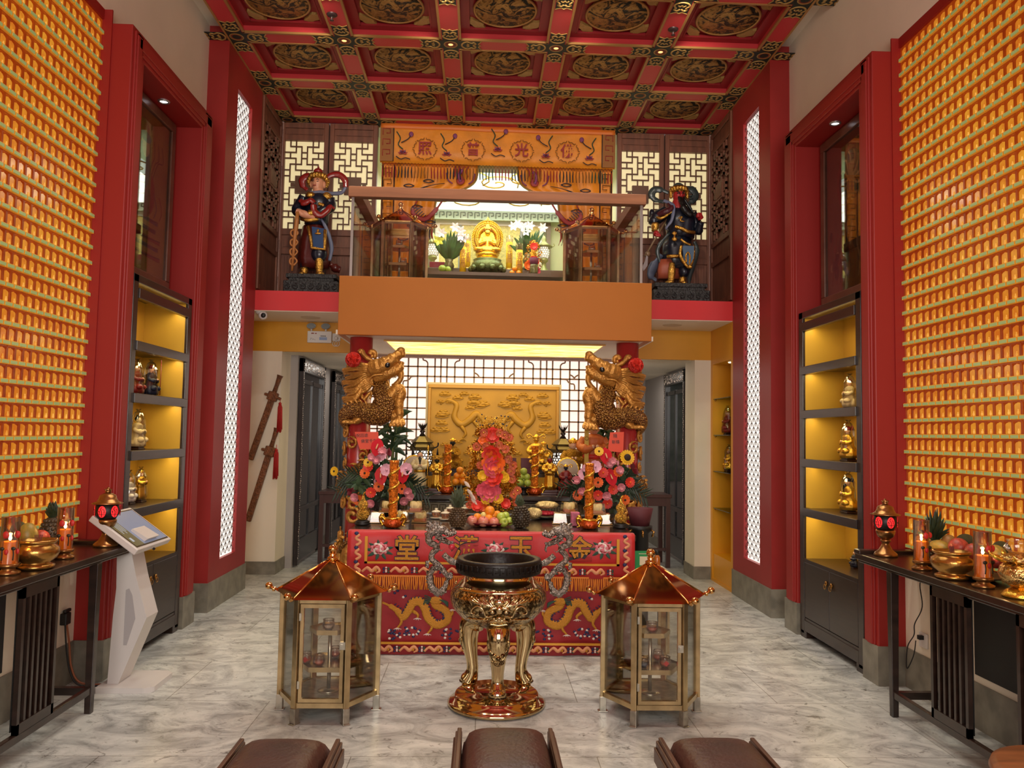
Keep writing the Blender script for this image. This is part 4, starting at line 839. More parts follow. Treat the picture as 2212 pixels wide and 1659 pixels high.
ycandle(1009, 500, 10.38, AZ, .47, 'tall yellow candle left of the golden deity, rear of the left pair'); ycandle(1000, 525, 9.95, FZ, .45, 'tall yellow candle front of the left pair, beside the lily vase')
ycandle(1100, 498, 10.38, AZ, .47, 'tall yellow candle right of the golden deity, rear of the right pair'); ycandle(1122, 528, 9.95, FZ, .43, 'tall yellow candle front of the right pair, beside the gold flower tower')
LEAF = mat('lily_leaf_green', (54, 92, 44), .45, var=(9, .3)); LILYW = mat('pale_lily_petal', (226, 214, 216), .5); LILYG = mat('greenyellow_lily', (206, 206, 70), .5); VASE = mat('bronze_green_vase', (110, 104, 72), .3, .5, bump=(40, .3))
def leafblade(b, p, q, w, mi=0, lift=.0, n=5):
    p = V(p); q = V(q); d = q-p; s_ = d.cross(V((0, 1, .2))).normalized() if d.length > 0 else V((1, 0, 0)); L_, R_ = [], []
    for i in range(n+1):
        f = i/n; c = p+d*f+V((0, 0, lift*sin(pi*f))); ww = w*sin(pi*min(.98, f*.9+.08)); L_.append(tuple(c-s_*ww)); R_.append(tuple(c+s_*ww))
    mid = [tuple((V(a)+V(c))/2+V((0, -w*.25, 0))) for a, c in zip(L_, R_)]
    b.sheet([L_, mid, R_], mi, True)
def lily_vase(u, Y, z, lab, seed, left):
    t = thing('lily_vase', lab, 'flower vase', (X_(u, 560, Y), Y, z)); r_ = random.Random(seed)
    b = MB(); b.lathe([(.07, 0), (.075, .02), (.04, .06), (.06, .1), (.07, .13), (.045, .18), (.055, .21)], 18); obj('vase', b, VASE, t); b = MB()
    for k in range(44): a = r_.uniform(0, 2*pi); e = r_.uniform(.05, .26); zz = r_.uniform(.3, .56); leafblade(b, (.02*cos(a), .02*sin(a), .2), (e*cos(a), e*sin(a)*.6-.05, zz), r_.uniform(.018, .034))
    obj('leaves', b, LEAF, t)
    for k in range(7):
        a = r_.uniform(0, 2*pi); c = V((.2*cos(a), -.06+.08*sin(a), r_.uniform(.46, .62))); b = MB()
        for q in range(6): a2 = q*pi/3; leafblade(b, c, c+V((.07*cos(a2), -.03, .07*sin(a2))), .018)
        obj('lily', b, LILYW, t)
    if left:
        b = MB(); c = V((-.13, -.12, .42))
        for q in range(6): a2 = q*pi/3+.3; leafblade(b, c, c+V((.075*cos(a2), -.03, .075*sin(a2))), .022)
        obj('lily', b, LILYG, t)
lily_vase(970, 10.0, FZ, 'vase of white lilies and one yellow-green lily, left side of upper shrine', 4, True); lily_vase(1140, 10.3, AZ, 'vase of white lilies at the right side of upper shrine behind the gold tower', 9, False)
SL = mat('bronze_lamp_green', (150, 150, 96), .35, .5); HON = emitm('honeycomb_glow', (255, 246, 236), 1.1)
def shrine_lamp(u, Y, lab):
    t = thing('honeycomb_lamp', lab, 'lamp', (X_(u, 540, Y), Y, AZ), group='honeycomb lamps of the shrine'); b = MB(); b.lathe([(.075, 0), (.07, .03), (.035, .07), (.03, .13), (.06, .16), (.05, .2)], 18); obj('stand', b, SL, t)
    b = MB(); b.lathe([(.055, .2), (.075, .24), (.075, .3), (.055, .34)], 16); obj('glowing_globe', b, HON, t); b = MB()
    for i in range(5):
        for j in range(14): a = 2*pi*(j+.5*(i % 2))/14; z = .215+i*.028; r_ = .078 if 0 < i < 4 else .068; b.tube([(r_*cos(a+.22*cos(q)), r_*sin(a+.22*cos(q)), z+.016*sin(q)) for q in [k*pi/3 for k in range(6)]], .003, 4, closed=True)
    obj('honeycomb_mesh', b, SL, t); b = MB(); b.lathe([(.1, .34), (.12, .35), (.06, .39), (.03, .42), (.036, .45), (.01, .5)], 18); obj('cap', b, SL, t)
    for q in (-1, 1): b = MB(); b.tube(cr([(q*.1, 0, .35), (q*.135, 0, .37), (q*.13, 0, .4)], 4), .008, 6); obj('cap_hook', b, SL, t)
shrine_lamp(935, 10.45, 'greenish lamp with white honeycomb globe at left of the shrine'); shrine_lamp(1175, 10.45, 'greenish lamp with white honeycomb globe at right of the shrine')
FLR = mat('red_silk_petal', (222, 56, 40), .5, var=(20, .2)); FLP = mat('pink_silk_petal', (226, 92, 108), .5, var=(20, .2)); FLO = mat('orange_gerbera_petal', (236, 104, 28), .5, var=(20, .2)); FLY = mat('yellow_petal', (240, 188, 40), .5); TINS = mat('gold_tinsel', (222, 158, 44), .22, .9, var=(60, .35), bump=(120, .5))
def disc_flower(b, c, r, mi=0, n=9, cup=.35, nrm=(0, -1, 0), layers=2, mc=None):
    nrm = V(nrm).normalized(); a_ = nrm.orthogonal().normalized(); b_ = nrm.cross(a_)
    for l in range(layers):
        rl = r*(1-.32*l)
        for k in range(n):
            t = 2*pi*(k+.5*l)/n; d = a_*cos(t)+b_*sin(t); s_ = nrm.cross(d); w = rl*.9*pi/n*1.25
            P0 = V(c)+nrm*(.06*r*l); pts = [(P0+d*(rl*f)+nrm*(cup*rl*f*f*(.6+l*.6)), w*sin(pi*min(.93, .18+f*.66))) for f in (0.05, .4, .75, 1.)]
            b.sheet([[tuple(p-s_*ww) for p, ww in pts], [tuple(p+nrm*(-.05*rl)) for p, ww in pts], [tuple(p+s_*ww) for p, ww in pts]], mi)
    if mc is not None: b.ball(tuple(V(c)+nrm*.12*r), r*.22, 8, mc)
def tinsel(b, c, rx, ry, rz, n, seed, mi=0, s0=.012):
    r_ = random.Random(seed)
    for k in range(n):
        a = r_.uniform(0, 2*pi); z = r_.uniform(-1, 1); q = sqrt(max(0, 1-z*z))*r_.uniform(.75, 1.05); p = V((c[0]+rx*q*cos(a), c[1]+ry*q*sin(a), c[2]+rz*z)); s = s0*r_.uniform(.6, 1.4)
        d = V((r_.uniform(-1, 1), r_.uniform(-1, .4), r_.uniform(-1, 1))).normalized(); e = d.orthogonal().normalized(); f = d.cross(e)
        b.add([p+e*s, p+f*s*.8, p-e*s, p-f*s*.8], [(0, 1, 2, 3)], mi)
p = (X_(1152, 560, 9.9), 9.9, FZ); t = thing('gold_flower_tower', 'small gold tinsel tower with red flowers at right of upper shrine', 'flower tower', p)
b = MB(); b.lathe([(.04, 0), (.03, .44)], 10); tinsel(b, (0, 0, .22), .11, .07, .24, 500, 2); obj('tinsel', b, TINS, t)
for x, z, r_, m_ in ((-.0, .36, .05, FLR), (0, .17, .07, FLR), (-.06, .12, .06, FLO), (.03, .05, .06, FLP)): b = MB(); disc_flower(b, (x, -.09, z), r_); obj('flower', b, m_, t)
t = thing('purple_jar', 'patterned jar with purple velvet lid at right of upper shrine', 'jar', (X_(1153, 590, 9.75), 9.75, FZ)); b = MB(); b.lathe([(.045, 0), (.05, .02), (.05, .1), (.045, .12)], 16); obj('jar', b, VASE, t); b = MB(); b.lathe([(.048, .12), (.058, .2), (.05, .2)], 16); obj('lid', b, mat('purple_velvet', (96, 34, 58), .7), t)
ORG = mat('orange_peel', (238, 142, 30), .42, bump=(160, .12), var=(3, .1)); 
for k, (u, v, lab) in enumerate(((1106, 600, 'orange at the left of the little shrine pile'), (1118, 600, 'orange at the right of the little shrine pile'), (1111, 593, 'orange on top of the little shrine pile'))):
    z = FZ+(.03 if k < 2 else .082); b = MB(); b.ball((0, 0, 0), (.034, .034, .031), 16); tag(obj('orange', b, ORG), lab, 'orange', 'oranges of the upper shrine').location = (X_(u, v, 9.85)+(0, .012, .004)[k], 9.85, z)
tag(obj('maroon_box', MB().box(-.1, .1, -.06, .06, 0, .09), mat('maroon_lacquer', (120, 30, 44), .4), bevel=.004), 'maroon box on the shrine altar left of the lily vase', 'box').location = (X_(945, 570, 10.4), 10.4, AZ)
b = MB(); b.ball((0, 0, .05), (.05, .05, .045), 10); b.ball((.07, 0, .04), (.04, .04, .04), 10); tag(obj('green_fruit', b, mat('green_fruit_skin', (150, 170, 60), .4)), 'green fruit at foot of the lily vase in upper shrine', 'fruit').location = (X_(955, 600, 9.8), 9.8, FZ)

# ---------------------------------------------------------------- two large painted statues on the slab
SNAVY = mat('statue_navy_lacquer', (22, 26, 40), .3, .1, coat=.3); SBLUE = mat('statue_blue_lacquer', (30, 62, 104), .35, coat=.2); SCRIM = mat('statue_crimson_lacquer', (140, 30, 26), .28, coat=.4, bump=(30, .12)); SBROWN = mat('statue_brown_lacquer', (86, 26, 20), .3, coat=.3, bump=(26, .15)); SSLATE = mat('statue_slate_ribbon', (104, 108, 132), .4); SGREEN = mat('statue_dark_green_ribbon', (52, 62, 62), .3, coat=.3); SGOLD = mat('statue_gilding', (206, 156, 70), .25, .95, bump=(70, .55)); SFACE = mat('statue_fair_skin', (214, 146, 112), .4); SRED = mat('statue_red_skin', (168, 36, 38), .4); SWOOD = mat('carved_staff_wood', (176, 112, 56), .45, bump=(30, .2)); STANDM = mat('black_carved_stand', (30, 27, 26), .4, bump=(40, .9)); TERRA = mat('terracotta_lining', (160, 74, 48), .5); INKB = mat('painted_brow', (40, 26, 24), .5)
def statue_stand(lab, loc, w, d, h):
    t = thing('statue_stand', lab, 'stand', loc); b = MB(); b.box(-w/2, w/2, 0, d, 0, h*.62); obj('carved_body', b, STANDM, t, bevel=.01); b = MB(); b.box(-w/2+.05, w/2-.05, .03, d-.03, h*.62, h*.78); obj('waist', b, STANDM, t); b = MB(); b.box(-w/2+.02, w/2-.02, .02, d-.02, h*.78, h); obj('top_slab', b, STANDM, t, bevel=.006)
    b = MB()
    for k in range(7): x = -w/2+w*(k+.5)/7; b.tube([(x+(.006+.0022*j)*cos(j*.6), -.004, h*.3+(.006+.0022*j)*sin(j*.6)) for j in range(14)], .006, 5)
    obj('cloud_scroll', b, STANDM, t); return t
statue_stand('black carved stand under the pale-faced general at left of the balcony', (-1.79, 8.2, 3.0), .56, .5, .2)
statue_stand('black carved stand under the red-faced general at right of the balcony', (2.075, 8.2, 3.0), .6, .5, .2)
k1 = .000888
def Pq(x, y, d=0): return ((x-265)*k1, d, (1405-y)*k1)
def Rq(*pts): return [Pq(*p) for p in pts]
G1 = thing('general_statue', 'painted statue of a pale-faced general leaning on a knobbed staff, left of the balcony', 'statue', (-1.80, 8.45, 3.2))
b = MB(); b.ball(Pq(265, 262), (.068, .075, .088), 18); b.ball(Pq(263, 315, -.02), (.05, .05, .045), 14); b.tube(Rq((270, 330), (275, 400)), [.055, .075], 14); b.ball(Pq(245, 280, -.078), (.01, .014, .022), 8)
for q in (-1, 1): b.ball((q*.072, .0, Pq(0, 270)[2]), (.014, .026, .04), 8)
b.tube(cr(Rq((265, 700, -.1), (170, 680, -.14), (110, 655, -.15), (60, 640, -.15)), 4), [.04, .036, .03, .026], 10); b.tube(cr(Rq((230, 690, -.09), (140, 690, -.16), (95, 655, -.17)), 4), [.036, .03, .026], 10)
for j in range(4): b.tube(cr(Rq((95-j*4, 640+j*9, -.165), (72-j*3, 645+j*10, -.19), (70, 664+j*9, -.18)), 3), .0085, 6)
b.tube(Rq((110, 640, -.16), (84, 632, -.17)), .009, 6)
fuse(b, 'body', SFACE, .006, 3, G1)
b = MB(); b.tube(cr(Rq((225, 240, -.07), (212, 236, -.068)), 2), .004, 5)
for x0, x1 in ((204, 232), (258, 292)): b.tube(cr(Rq((x0, 232, -.066), ((x0+x1)/2, 222, -.075), (x1, 230, -.07)), 3), .0035, 5); b.tube(cr(Rq((x0+3, 248, -.068), ((x0+x1)/2, 253, -.076), (x1-3, 247, -.07)), 3), .003, 5)
obj('brows_and_eyes', b, INKB, G1); b = MB(); b.tube(cr(Rq((228, 302, -.072), (243, 299, -.08), (260, 301, -.074)), 3), .006, 6); obj('lips', b, mat('painted_lips', (168, 70, 60), .4), G1)
b = MB(); b.lathe([(.075, Pq(0, 205)[2]), (.083, Pq(0, 180)[2]), (.07, Pq(0, 150)[2]), (.045, Pq(0, 120)[2])], 20)
for j in range(9): a = pi+pi*j/8; b.ball((.08*cos(a), .08*sin(a), Pq(0, 170)[2]), (.022, .016, .03), 8)
for q in (-1, 1):
    for j in range(5): b.ball((q*(.09+.012*sin(j)), -.01+.01*j, Pq(0, 200+j*17)[2]), (.026, .02, .026), 8)
obj('crown', b, SGOLD, G1); b = MB(); b.lathe([(.048, Pq(0, 128)[2]), (.052, Pq(0, 100)[2]), (.03, Pq(0, 75)[2]), (.008, Pq(0, 68)[2])], 16); b.ball((0, 0, Pq(0, 58)[2]), .012, 8); obj('crown_cap', b, SCRIM, G1)
b = MB(); folds(b, [(.12, Pq(0, 770)[2]), (.125, Pq(0, 700)[2]), (.135, Pq(0, 560)[2]), (.15, Pq(0, 450)[2]), (.1, Pq(0, 400)[2]), (.06, Pq(0, 385)[2])], a=.015)
b.tube(cr(Rq((110, 425, .0), (70, 520, .0), (60, 600, -.05), (90, 640, -.1)), 5), [.06, .07, .075, .05], 12)
b.tube(cr(Rq((400, 430, .0), (410, 520, .01), (370, 590, -.05), (280, 660, -.1)), 5), [.065, .072, .065, .05], 12); obj('armour', b, SNAVY, G1)
b = MB(); b.ball(Pq(385, 425, -.03), (.055, .06, .05), 12); b.ball(Pq(205, 430, -.1), (.05, .03, .035), 10); b.tube(cr(Rq((305, 540, -.12), (350, 545, -.1), (370, 580, -.08)), 4), .02, 8); b.tube(cr(Rq((175, 680, -.13), (230, 660, -.13), (285, 620, -.11)), 4), [.036, .04, .036], 10); b.tube(cr(Rq((110, 720, -.1), (200, 745, -.13), (305, 720, -.1)), 5), .022, 8); obj('gilt_armour', b, SGOLD, G1)
b = MB(); b.tube(cr(Rq((90, 500, -.1), (150, 540, -.13), (220, 510, -.14), (265, 540, -.14)), 5), [.03, .05, .045, .04], 10, flat=.6); b.tube(cr(Rq((255, 560, -.13), (270, 640, -.13), (340, 680, -.12), (400, 620, -.1), (440, 560, -.08), (485, 575, -.06)), 5), [.04, .045, .04, .04, .035, .02], 10, flat=.7); obj('red_scarf', b, SCRIM, G1)
b = MB(); folds(b, [(.15, Pq(0, 1290)[2]), (.17, Pq(0, 1180)[2]), (.155, Pq(0, 950)[2]), (.13, Pq(0, 780)[2])], a=.08, k=6, c=(-.02, .02, 0)); b.tube(cr(Rq((440, 1230, .02), (500, 1270, .03), (560, 1290, .04)), 4), [.03, .05, .04], 10); obj('robe', b, SBROWN, G1)
b = MB(); b.at((0, -.145, 0), rx=pi/2); b.prism([(q[0], q[2]) for q in Rq((250, 830), (395, 850), (400, 1085), (270, 1080))], 0, .02); obj('blue_apron', b, SBLUE, G1)
b = MB(); b.tube(Rq((205, 825, -.15), (240, 950, -.17), (262, 1085, -.17), (410, 1100, -.16), (400, 860, -.15)), .02, 8); b.ball(Pq(325, 880, -.17), (.016, .01, .02), 8); b.ball(Pq(325, 912, -.17), (.035, .012, .012), 8); obj('gilt_hem', b, SGOLD, G1)
b = MB(); b.ball(Pq(330, 1140, -.1), (.085, .07, .09), 14); b.tube(cr(Rq((150, 1180, -.02), (145, 1300, -.03)), 3), .05, 10); obj('breeches', b, SNAVY, G1)
b = MB(); b.tube(cr(Rq((335, 1160, -.11), (340, 1260, -.12), (345, 1350, -.12), (345, 1385, -.12)), 4), [.04, .042, .034, .036], 12); b.ball(Pq(365, 1390, -.15), (.045, .06, .026), 10); b.tube(cr(Rq((148, 1300, -.05), (150, 1385, -.05)), 3), [.042, .036], 12); b.ball(Pq(140, 1388, -.1), (.04, .06, .028), 10); obj('gilt_boot', b, SGOLD, G1)
b = MB(); b.tube(cr(Rq((130, 320, .05), (75, 270, .06), (60, 200, .06), (110, 150, .06), (180, 160, .05), (190, 220, .04)), 6), [.02, .035, .04, .04, .035, .02], 8, flat=.35, up=(0, 1, 0)); b.tube(cr(Rq((330, 200, .04), (400, 130, .05), (500, 115, .06), (575, 180, .06), (585, 270, .06)), 6), [.02, .03, .035, .035, .03], 8, flat=.35, up=(0, 1, 0)); obj('flying_ribbon', b, SCRIM, G1)
b = MB(); b.tube(cr(Rq((585, 265, .06), (540, 340, .05), (430, 370, .0), (330, 375, -.06), (250, 390, -.09), (190, 380, -.07)), 6), [.02, .024, .022, .018, .015, .01], 8, flat=.5, up=(0, 1, 0)); b.tube(cr(Rq((330, 700, -.08), (390, 800, -.1), (440, 920, -.08), (465, 1060, -.05), (440, 1200, -.03)), 6), [.012, .018, .02, .022, .018], 8, flat=.4, up=(0, 1, 0)); obj('slate_ribbon', b, SSLATE, G1)
b = MB(); b.tube(Rq((85, 665, -.19), (78, 800, -.19), (62, 1000, -.19), (45, 1370, -.19)), [.017, .024, .02, .012], 10)
for j in range(4): yy = 920+j*112; b.tube(cr(Rq((78, yy-40, -.19), (22, yy-28, -.19), (18, yy+22, -.19), (55, yy+50, -.19)), 4), .011, 6); b.tube(cr(Rq((70, yy-40, -.19), (98, yy, -.19), (60, yy+50, -.19)), 4), .01, 6)
obj('staff', b, SWOOD, G1)
# red-faced general
k2 = .000858
def Pr(x, y, d=0): return ((x-440)*k2, d, (1405-y)*k2)
def Rr_(*pts): return [Pr(*p) for p in pts]
G2 = thing('general_statue', 'painted statue of a red-faced bearded general in dark armour, right of the balcony', 'statue', (2.092, 8.45, 3.2))
b = MB(); b.ball(Pr(450, 240), (.068, .074, .085), 18); b.tube(Rr_((445, 300), (430, 420)), [.06, .08], 14); b.ball(Pr(460, 255, -.078), (.014, .018, .026), 8); b.ball(Pr(452, 300, -.03), (.05, .045, .04), 10)
b.tube(cr(Rr_((150, 735, -.06), (140, 770, -.08)), 3), .032, 10); b.tube(cr(Rr_((700, 560, -.1), (670, 520, -.12)), 3), .034, 10)
for j in range(4): b.tube(cr(Rr_((125+j*18, 770, -.1), (140+j*16, 795, -.11), (165+j*6, 790, -.08)), 3), .009, 6); b.tube(cr(Rr_((690, 500+j*16, -.13), (650, 505+j*14, -.15), (635, 525+j*9, -.13)), 3), .009, 6)
b.tube(Rr_((165, 755, -.1), (185, 775, -.1)), .01, 6); b.tube(Rr_((700, 520, -.12), (690, 495, -.14)), .01, 6); fuse(b, 'body', SRED, .006, 3, G2)
b = MB()
for x0, y0, x1, y1 in ((400, 200, 442, 228), (505, 200, 468, 228)): b.tube(Rr_((x0, y0, -.066), (x1, y1, -.08)), .0055, 5); b.tube(Rr_((x0+(6 if x0 < 450 else -6), 230, -.066), (x1, 240, -.078)), .0035, 5)
obj('brows_and_eyes', b, INKB, G2)
b = MB(); b.tube(cr(Rr_((450, 300, -.09), (460, 380, -.13), (480, 460, -.15), (540, 520, -.15), (620, 520, -.14)), 6), [.03, .045, .06, .05, .02], 10, flat=.6); b.tube(cr(Rr_((425, 280, -.08), (430, 330, -.1), (440, 380, -.12)), 4), .012, 6); b.tube(cr(Rr_((490, 280, -.08), (500, 330, -.1), (560, 420, -.1), (600, 480, -.1)), 4), [.012, .016, .016, .01], 6); obj('beard', b, HAIR, G2)
b = MB(); b.lathe([(.076, Pr(0, 200)[2]), (.085, Pr(0, 170)[2]), (.08, Pr(0, 130)[2]), (.05, Pr(0, 110)[2])], 20, c=(.008, 0, 0))
for j in range(9): a = pi+pi*j/8; b.ball((.008+.083*cos(a), .083*sin(a), Pr(0, 160)[2]), (.022, .016, .03), 8)
for q in (-1, 1):
    for j in range(4): b.ball((.008+q*(.09), -.01, Pr(0, 180+j*25)[2]), (.02, .02, .024), 8)
obj('helmet_gilding', b, SGOLD, G2); b = MB(); b.lathe([(.055, Pr(0, 140)[2]), (.056, Pr(0, 100)[2]), (.03, Pr(0, 78)[2]), (.005, Pr(0, 74)[2])], 18); obj('cap', b, SGREEN, G2)
b = MB(); folds(b, [(.15, Pr(0, 780)[2]), (.155, Pr(0, 700)[2]), (.17, Pr(0, 600)[2]), (.165, Pr(0, 480)[2]), (.1, Pr(0, 400)[2]), (.06, Pr(0, 380)[2])], a=.02, c=(.03, .01, 0))
b.tube(cr(Rr_((290, 450, .0), (180, 520, .0), (130, 580, -.01), (140, 640, -.03)), 5), [.07, .075, .06, .04], 12); b.ball(Pr(110, 480, .02), (.035, .04, .06), 10); b.tube(cr(Rr_((600, 480, .0), (680, 600, .0), (690, 690, -.03), (700, 600, -.09)), 5), [.07, .06, .05, .038], 12); obj('armour', b, SNAVY, G2)
b = MB(); b.tube(cr(Rr_((150, 530, -.05), (200, 560, -.08), (260, 530, -.1), (310, 490, -.1), (370, 480, -.1)), 5), .018, 8); b.tube(cr(Rr_((140, 620, -.05), (125, 720, -.06)), 4), [.042, .034], 12); b.tube(cr(Rr_((360, 680, -.15), (450, 710, -.16), (520, 740, -.15), (620, 735, -.1)), 5), .02, 8); b.ball(Pr(350, 770, -.16), (.03, .015, .02), 8); b.ball(Pr(350, 845, -.17), (.03, .015, .025), 8); b.tube(Rr_((350, 780, -.16), (350, 840, -.17)), .01, 6); b.tube(cr(Rr_((400, 580, -.15), (440, 560, -.17), (420, 610, -.17), (470, 620, -.17)), 4), .008, 6); obj('gilt_armour', b, SGOLD, G2)
b = MB(); b.tube(cr(Rr_((180, 500, -.03), (250, 480, -.09), (320, 440, -.1), (290, 370, -.06)), 5), [.05, .05, .04, .02], 10, flat=.7); obj('shoulder_scarf', b, mat('statue_plum_lacquer', (72, 24, 32), .35, bump=(50, .3)), G2)
b = MB(); folds(b, [(.14, Pr(0, 1180)[2]), (.16, Pr(0, 1050)[2]), (.16, Pr(0, 900)[2]), (.14, Pr(0, 770)[2])], a=.06, k=6, c=(.0, .02, 0)); b.ball(Pr(500, 1220, -.06), (.06, .06, .07), 12); obj('skirt', b, SNAVY, G2)
b = MB(); b.tube(Rr_((270, 1050, -.12), (330, 1055, -.15), (430, 1050, -.15)), .02, 8); b.tube(cr(Rr_((440, 920, -.15), (420, 1040, -.17), (480, 1150, -.17), (540, 1185, -.15), (600, 1050, -.12), (605, 900, -.1)), 5), .018, 8); b.tube(cr(Rr_((500, 1130, -.16), (490, 1060, -.17), (520, 1005, -.16), (545, 1060, -.16), (540, 1150, -.15)), 4), .01, 6); b.ball(Pr(545, 1185, -.16), (.03, .02, .025), 8); b.tube(cr(Rr_((430, 840, -.16), (470, 880, -.17), (560, 910, -.15)), 4), .014, 6); obj('gilt_hem', b, SGOLD, G2)
b = MB(); b.at((0, -.14, 0), rx=pi/2); b.prism([(q[0], q[2]) for q in Rr_((450, 920), (600, 920), (590, 1080), (540, 1170), (470, 1110))], 0, .015); obj('blue_panel', b, mat('statue_slate_blue', (74, 98, 124), .4), G2)
b = MB(); folds(b, [(.12, Pr(0, 1310)[2]), (.12, Pr(0, 1200)[2]), (.1, Pr(0, 1070)[2])], a=.1, k=5, c=(-.11, .0, 0)); obj('robe_lining', b, TERRA, G2)
b = MB(); b.tube(cr(Rr_((230, 1000, .0), (140, 1150, .03), (110, 1260, .04), (180, 1320, .04)), 5), [.04, .07, .06, .03], 10, flat=.5); obj('blue_cape', b, mat('statue_blue_grey', (88, 96, 116), .4), G2)
b = MB(); b.tube(cr(Rr_((335, 1140, -.1), (330, 1230, -.12), (322, 1370, -.11)), 4), [.034, .04, .034], 12); b.ball(Pr(295, 1388, -.15), (.05, .06, .026), 10); b.tube(cr(Rr_((475, 1300, -.08), (475, 1385, -.08)), 3), [.036, .036], 12); b.ball(Pr(475, 1388, -.12), (.04, .06, .026), 10); obj('gilt_boot', b, SGOLD, G2)
b = MB(); b.tube(cr(Rr_((330, 190, .04), (240, 150, .05), (150, 150, .06), (115, 210, .06), (160, 280, .05), (260, 320, .0)), 6), [.02, .035, .04, .04, .03, .022], 8, flat=.35, up=(0, 1, 0)); b.tube(cr(Rr_((530, 200, .04), (560, 130, .05), (640, 130, .06), (680, 200, .06), (640, 270, .05), (590, 330, .03), (620, 440, .0)), 6), [.02, .035, .045, .045, .04, .02, .01], 8, flat=.35, up=(0, 1, 0)); b.tube([Pr(610+(4+2.6*j)*cos(j*.5), 215+(4+2.6*j)*sin(j*.5), .02) for j in range(22)], .008, 6); b.tube(cr(Rr_((650, 820, .0), (690, 920, .02), (640, 1120, .02), (590, 1280, .0), (580, 1400, -.02)), 5), [.02, .03, .03, .025, .015], 8, flat=.4, up=(0, 1, 0)); b.tube(cr(Rr_((310, 740, -.06), (200, 880, -.06), (170, 980, -.04), (210, 1120, -.04)), 5), [.014, .022, .022, .014], 8, flat=.4, up=(0, 1, 0)); obj('flying_ribbon', b, SGREEN, G2)
b = MB(); b.tube(cr(Rr_((250, 310, -.02), (340, 380, -.08), (350, 460, -.11), (320, 600, -.13), (260, 690, -.11), (280, 710, -.1)), 6), [.02, .022, .02, .018, .014, .008], 8, flat=.5, up=(0, 1, 0)); obj('slate_ribbon', b, SSLATE, G2)
b = MB(); b.tube(Rr_((330, 480, .0), (160, 770, -.09), (-10, 1060, -.14)), .011, 8); b.ball(Pr(25, 1030, -.13), (.03, .02, .03), 8); obj('blade_shaft', b, mat('spear_shaft', (120, 92, 64), .4), G2)
b = MB(); b.at((0, -.14, 0), rx=pi/2); b.prism([(q[0], q[2]) for q in Rr_((5, 1050), (25, 1070), (20, 1180), (-30, 1250), (-45, 1200), (-15, 1130))], -.006, .006); obj('blade', b, mat('blade_steel', (170, 172, 178), .25, .9), G2)

# ---------------------------------------------------------------- red columns with gilded dragons
DRG = mat('gilded_carved_wood', (196, 138, 62), .36, .55, var=(10, .2), bump=(38, .5))
m, N, L, bs = nodemat('gilded_dragon_scales'); tc = N.new('ShaderNodeTexCoord'); v = N.new('ShaderNodeTexVoronoi'); v.inputs['Scale'].default_value = 62; L.new(tc.outputs['Object'], v.inputs['Vector'])
r = ramp(N, [(.1, (222, 166, 80)), (.55, (120, 76, 32))]); L.new(v.outputs['Distance'], r.inputs[0]); L.new(r.outputs[0], bs.inputs['Base Color']); bp = N.new('ShaderNodeBump'); bp.inputs['Strength'].default_value = .8; bp.inputs['Distance'].default_value = .03; bp.invert = True; L.new(v.outputs['Distance'], bp.inputs['Height']); L.new(bp.outputs[0], bs.inputs['Normal']); bs.inputs['Metallic'].default_value = .55; bs.inputs['Roughness'].default_value = .34
DRS = m
CLX, CRX, CLY = -1.14, 1.375, 7.49
COLR = mat('column_red_lacquer', (176, 44, 44), .3, coat=.3)
b = MB(); b.lathe([(.105, 0), (.105, 2.456)], 40); COLM = b.mesh('altar_column', COLR)
def Dz(x, y, d):
    p = at(730+x/4.33, 740+y/4.33, Y=CLY-d); return (p.x-CLX, -d, p.z)   # dragon drawn in the left column's frame
def D(*pts): return [Dz(*p) for p in pts]
dg = thing('column_dragon', 'gilded carved dragon coiled round the left red column, head towards the altar', 'dragon carving', (CLX, CLY, 0), group='column dragons')
b = MB(); b.tube(cr(D((250, 290, .13), (330, 250, .17), (420, 215, .2), (500, 165, .2), (570, 110, .19), (605, 80, .18)), 6), [.07, .085, .075, .06, .046, .03], 14, flat=1.0)
b.tube(cr(D((350, 330, .15), (430, 300, .18), (510, 275, .19), (580, 230, .19), (600, 180, .18)), 6), [.06, .06, .05, .04, .024], 12)
b.ball(Dz(590, 75, .18), (.04, .035, .034), 12); b.ball(Dz(612, 110, .18), (.024, .04, .03), 10); b.ball(Dz(515, 140, .22), (.026, .026, .026), 10); b.tube(cr(D((380, 180, .22), (440, 170, .25), (500, 150, .24)), 4), [.016, .022, .014], 8)
b.tube(cr(D((560, 250, .18), (592, 270, .18), (586, 340, .18), (540, 390, .18), (505, 400, .17)), 6), [.02, .024, .026, .024, .016], 10)
b.tube(cr(D((420, 320, .14), (450, 380, .14), (470, 430, .15), (500, 440, .16)), 5), [.05, .03, .024, .016], 10)
fuse(b, 'head', DRG, .0065, 2, dg)
b = MB(); b.ball(Dz(462, 210, .262), (.028, .02, .026), 12); obj('eye', b, mat('glossy_black_eye', (14, 14, 16), .08, coat=.6), dg)
b = MB()
for x, y in ((545, 305), (520, 310), (495, 318), (470, 328)): b.tube(D((x, y, .2), (x-4, y+26, .2)), [.009, .002], 6)
for x, y in ((560, 300), (530, 330)): b.tube(D((x, y, .16), (x+6, y-18, .16)), [.008, .002], 6)
obj('tooth', b, mat('ivory_tooth', (226, 206, 160), .4), dg)
hw_ = [((200, 95), (222, 80), (240, 110), (275, 145), (330, 170)), ((300, 110), (315, 85), (345, 95), (345, 130), (310, 125)), ((360, 205), (385, 190), (385, 222), (350, 225), (300, 260))]
for P in hw_: b = MB(); b.tube(cr([Dz(x, y, .19) for x, y in P], 5), [.026, .024, .022, .022, .016], 10); obj('horn_curl', b, DRG, dg)
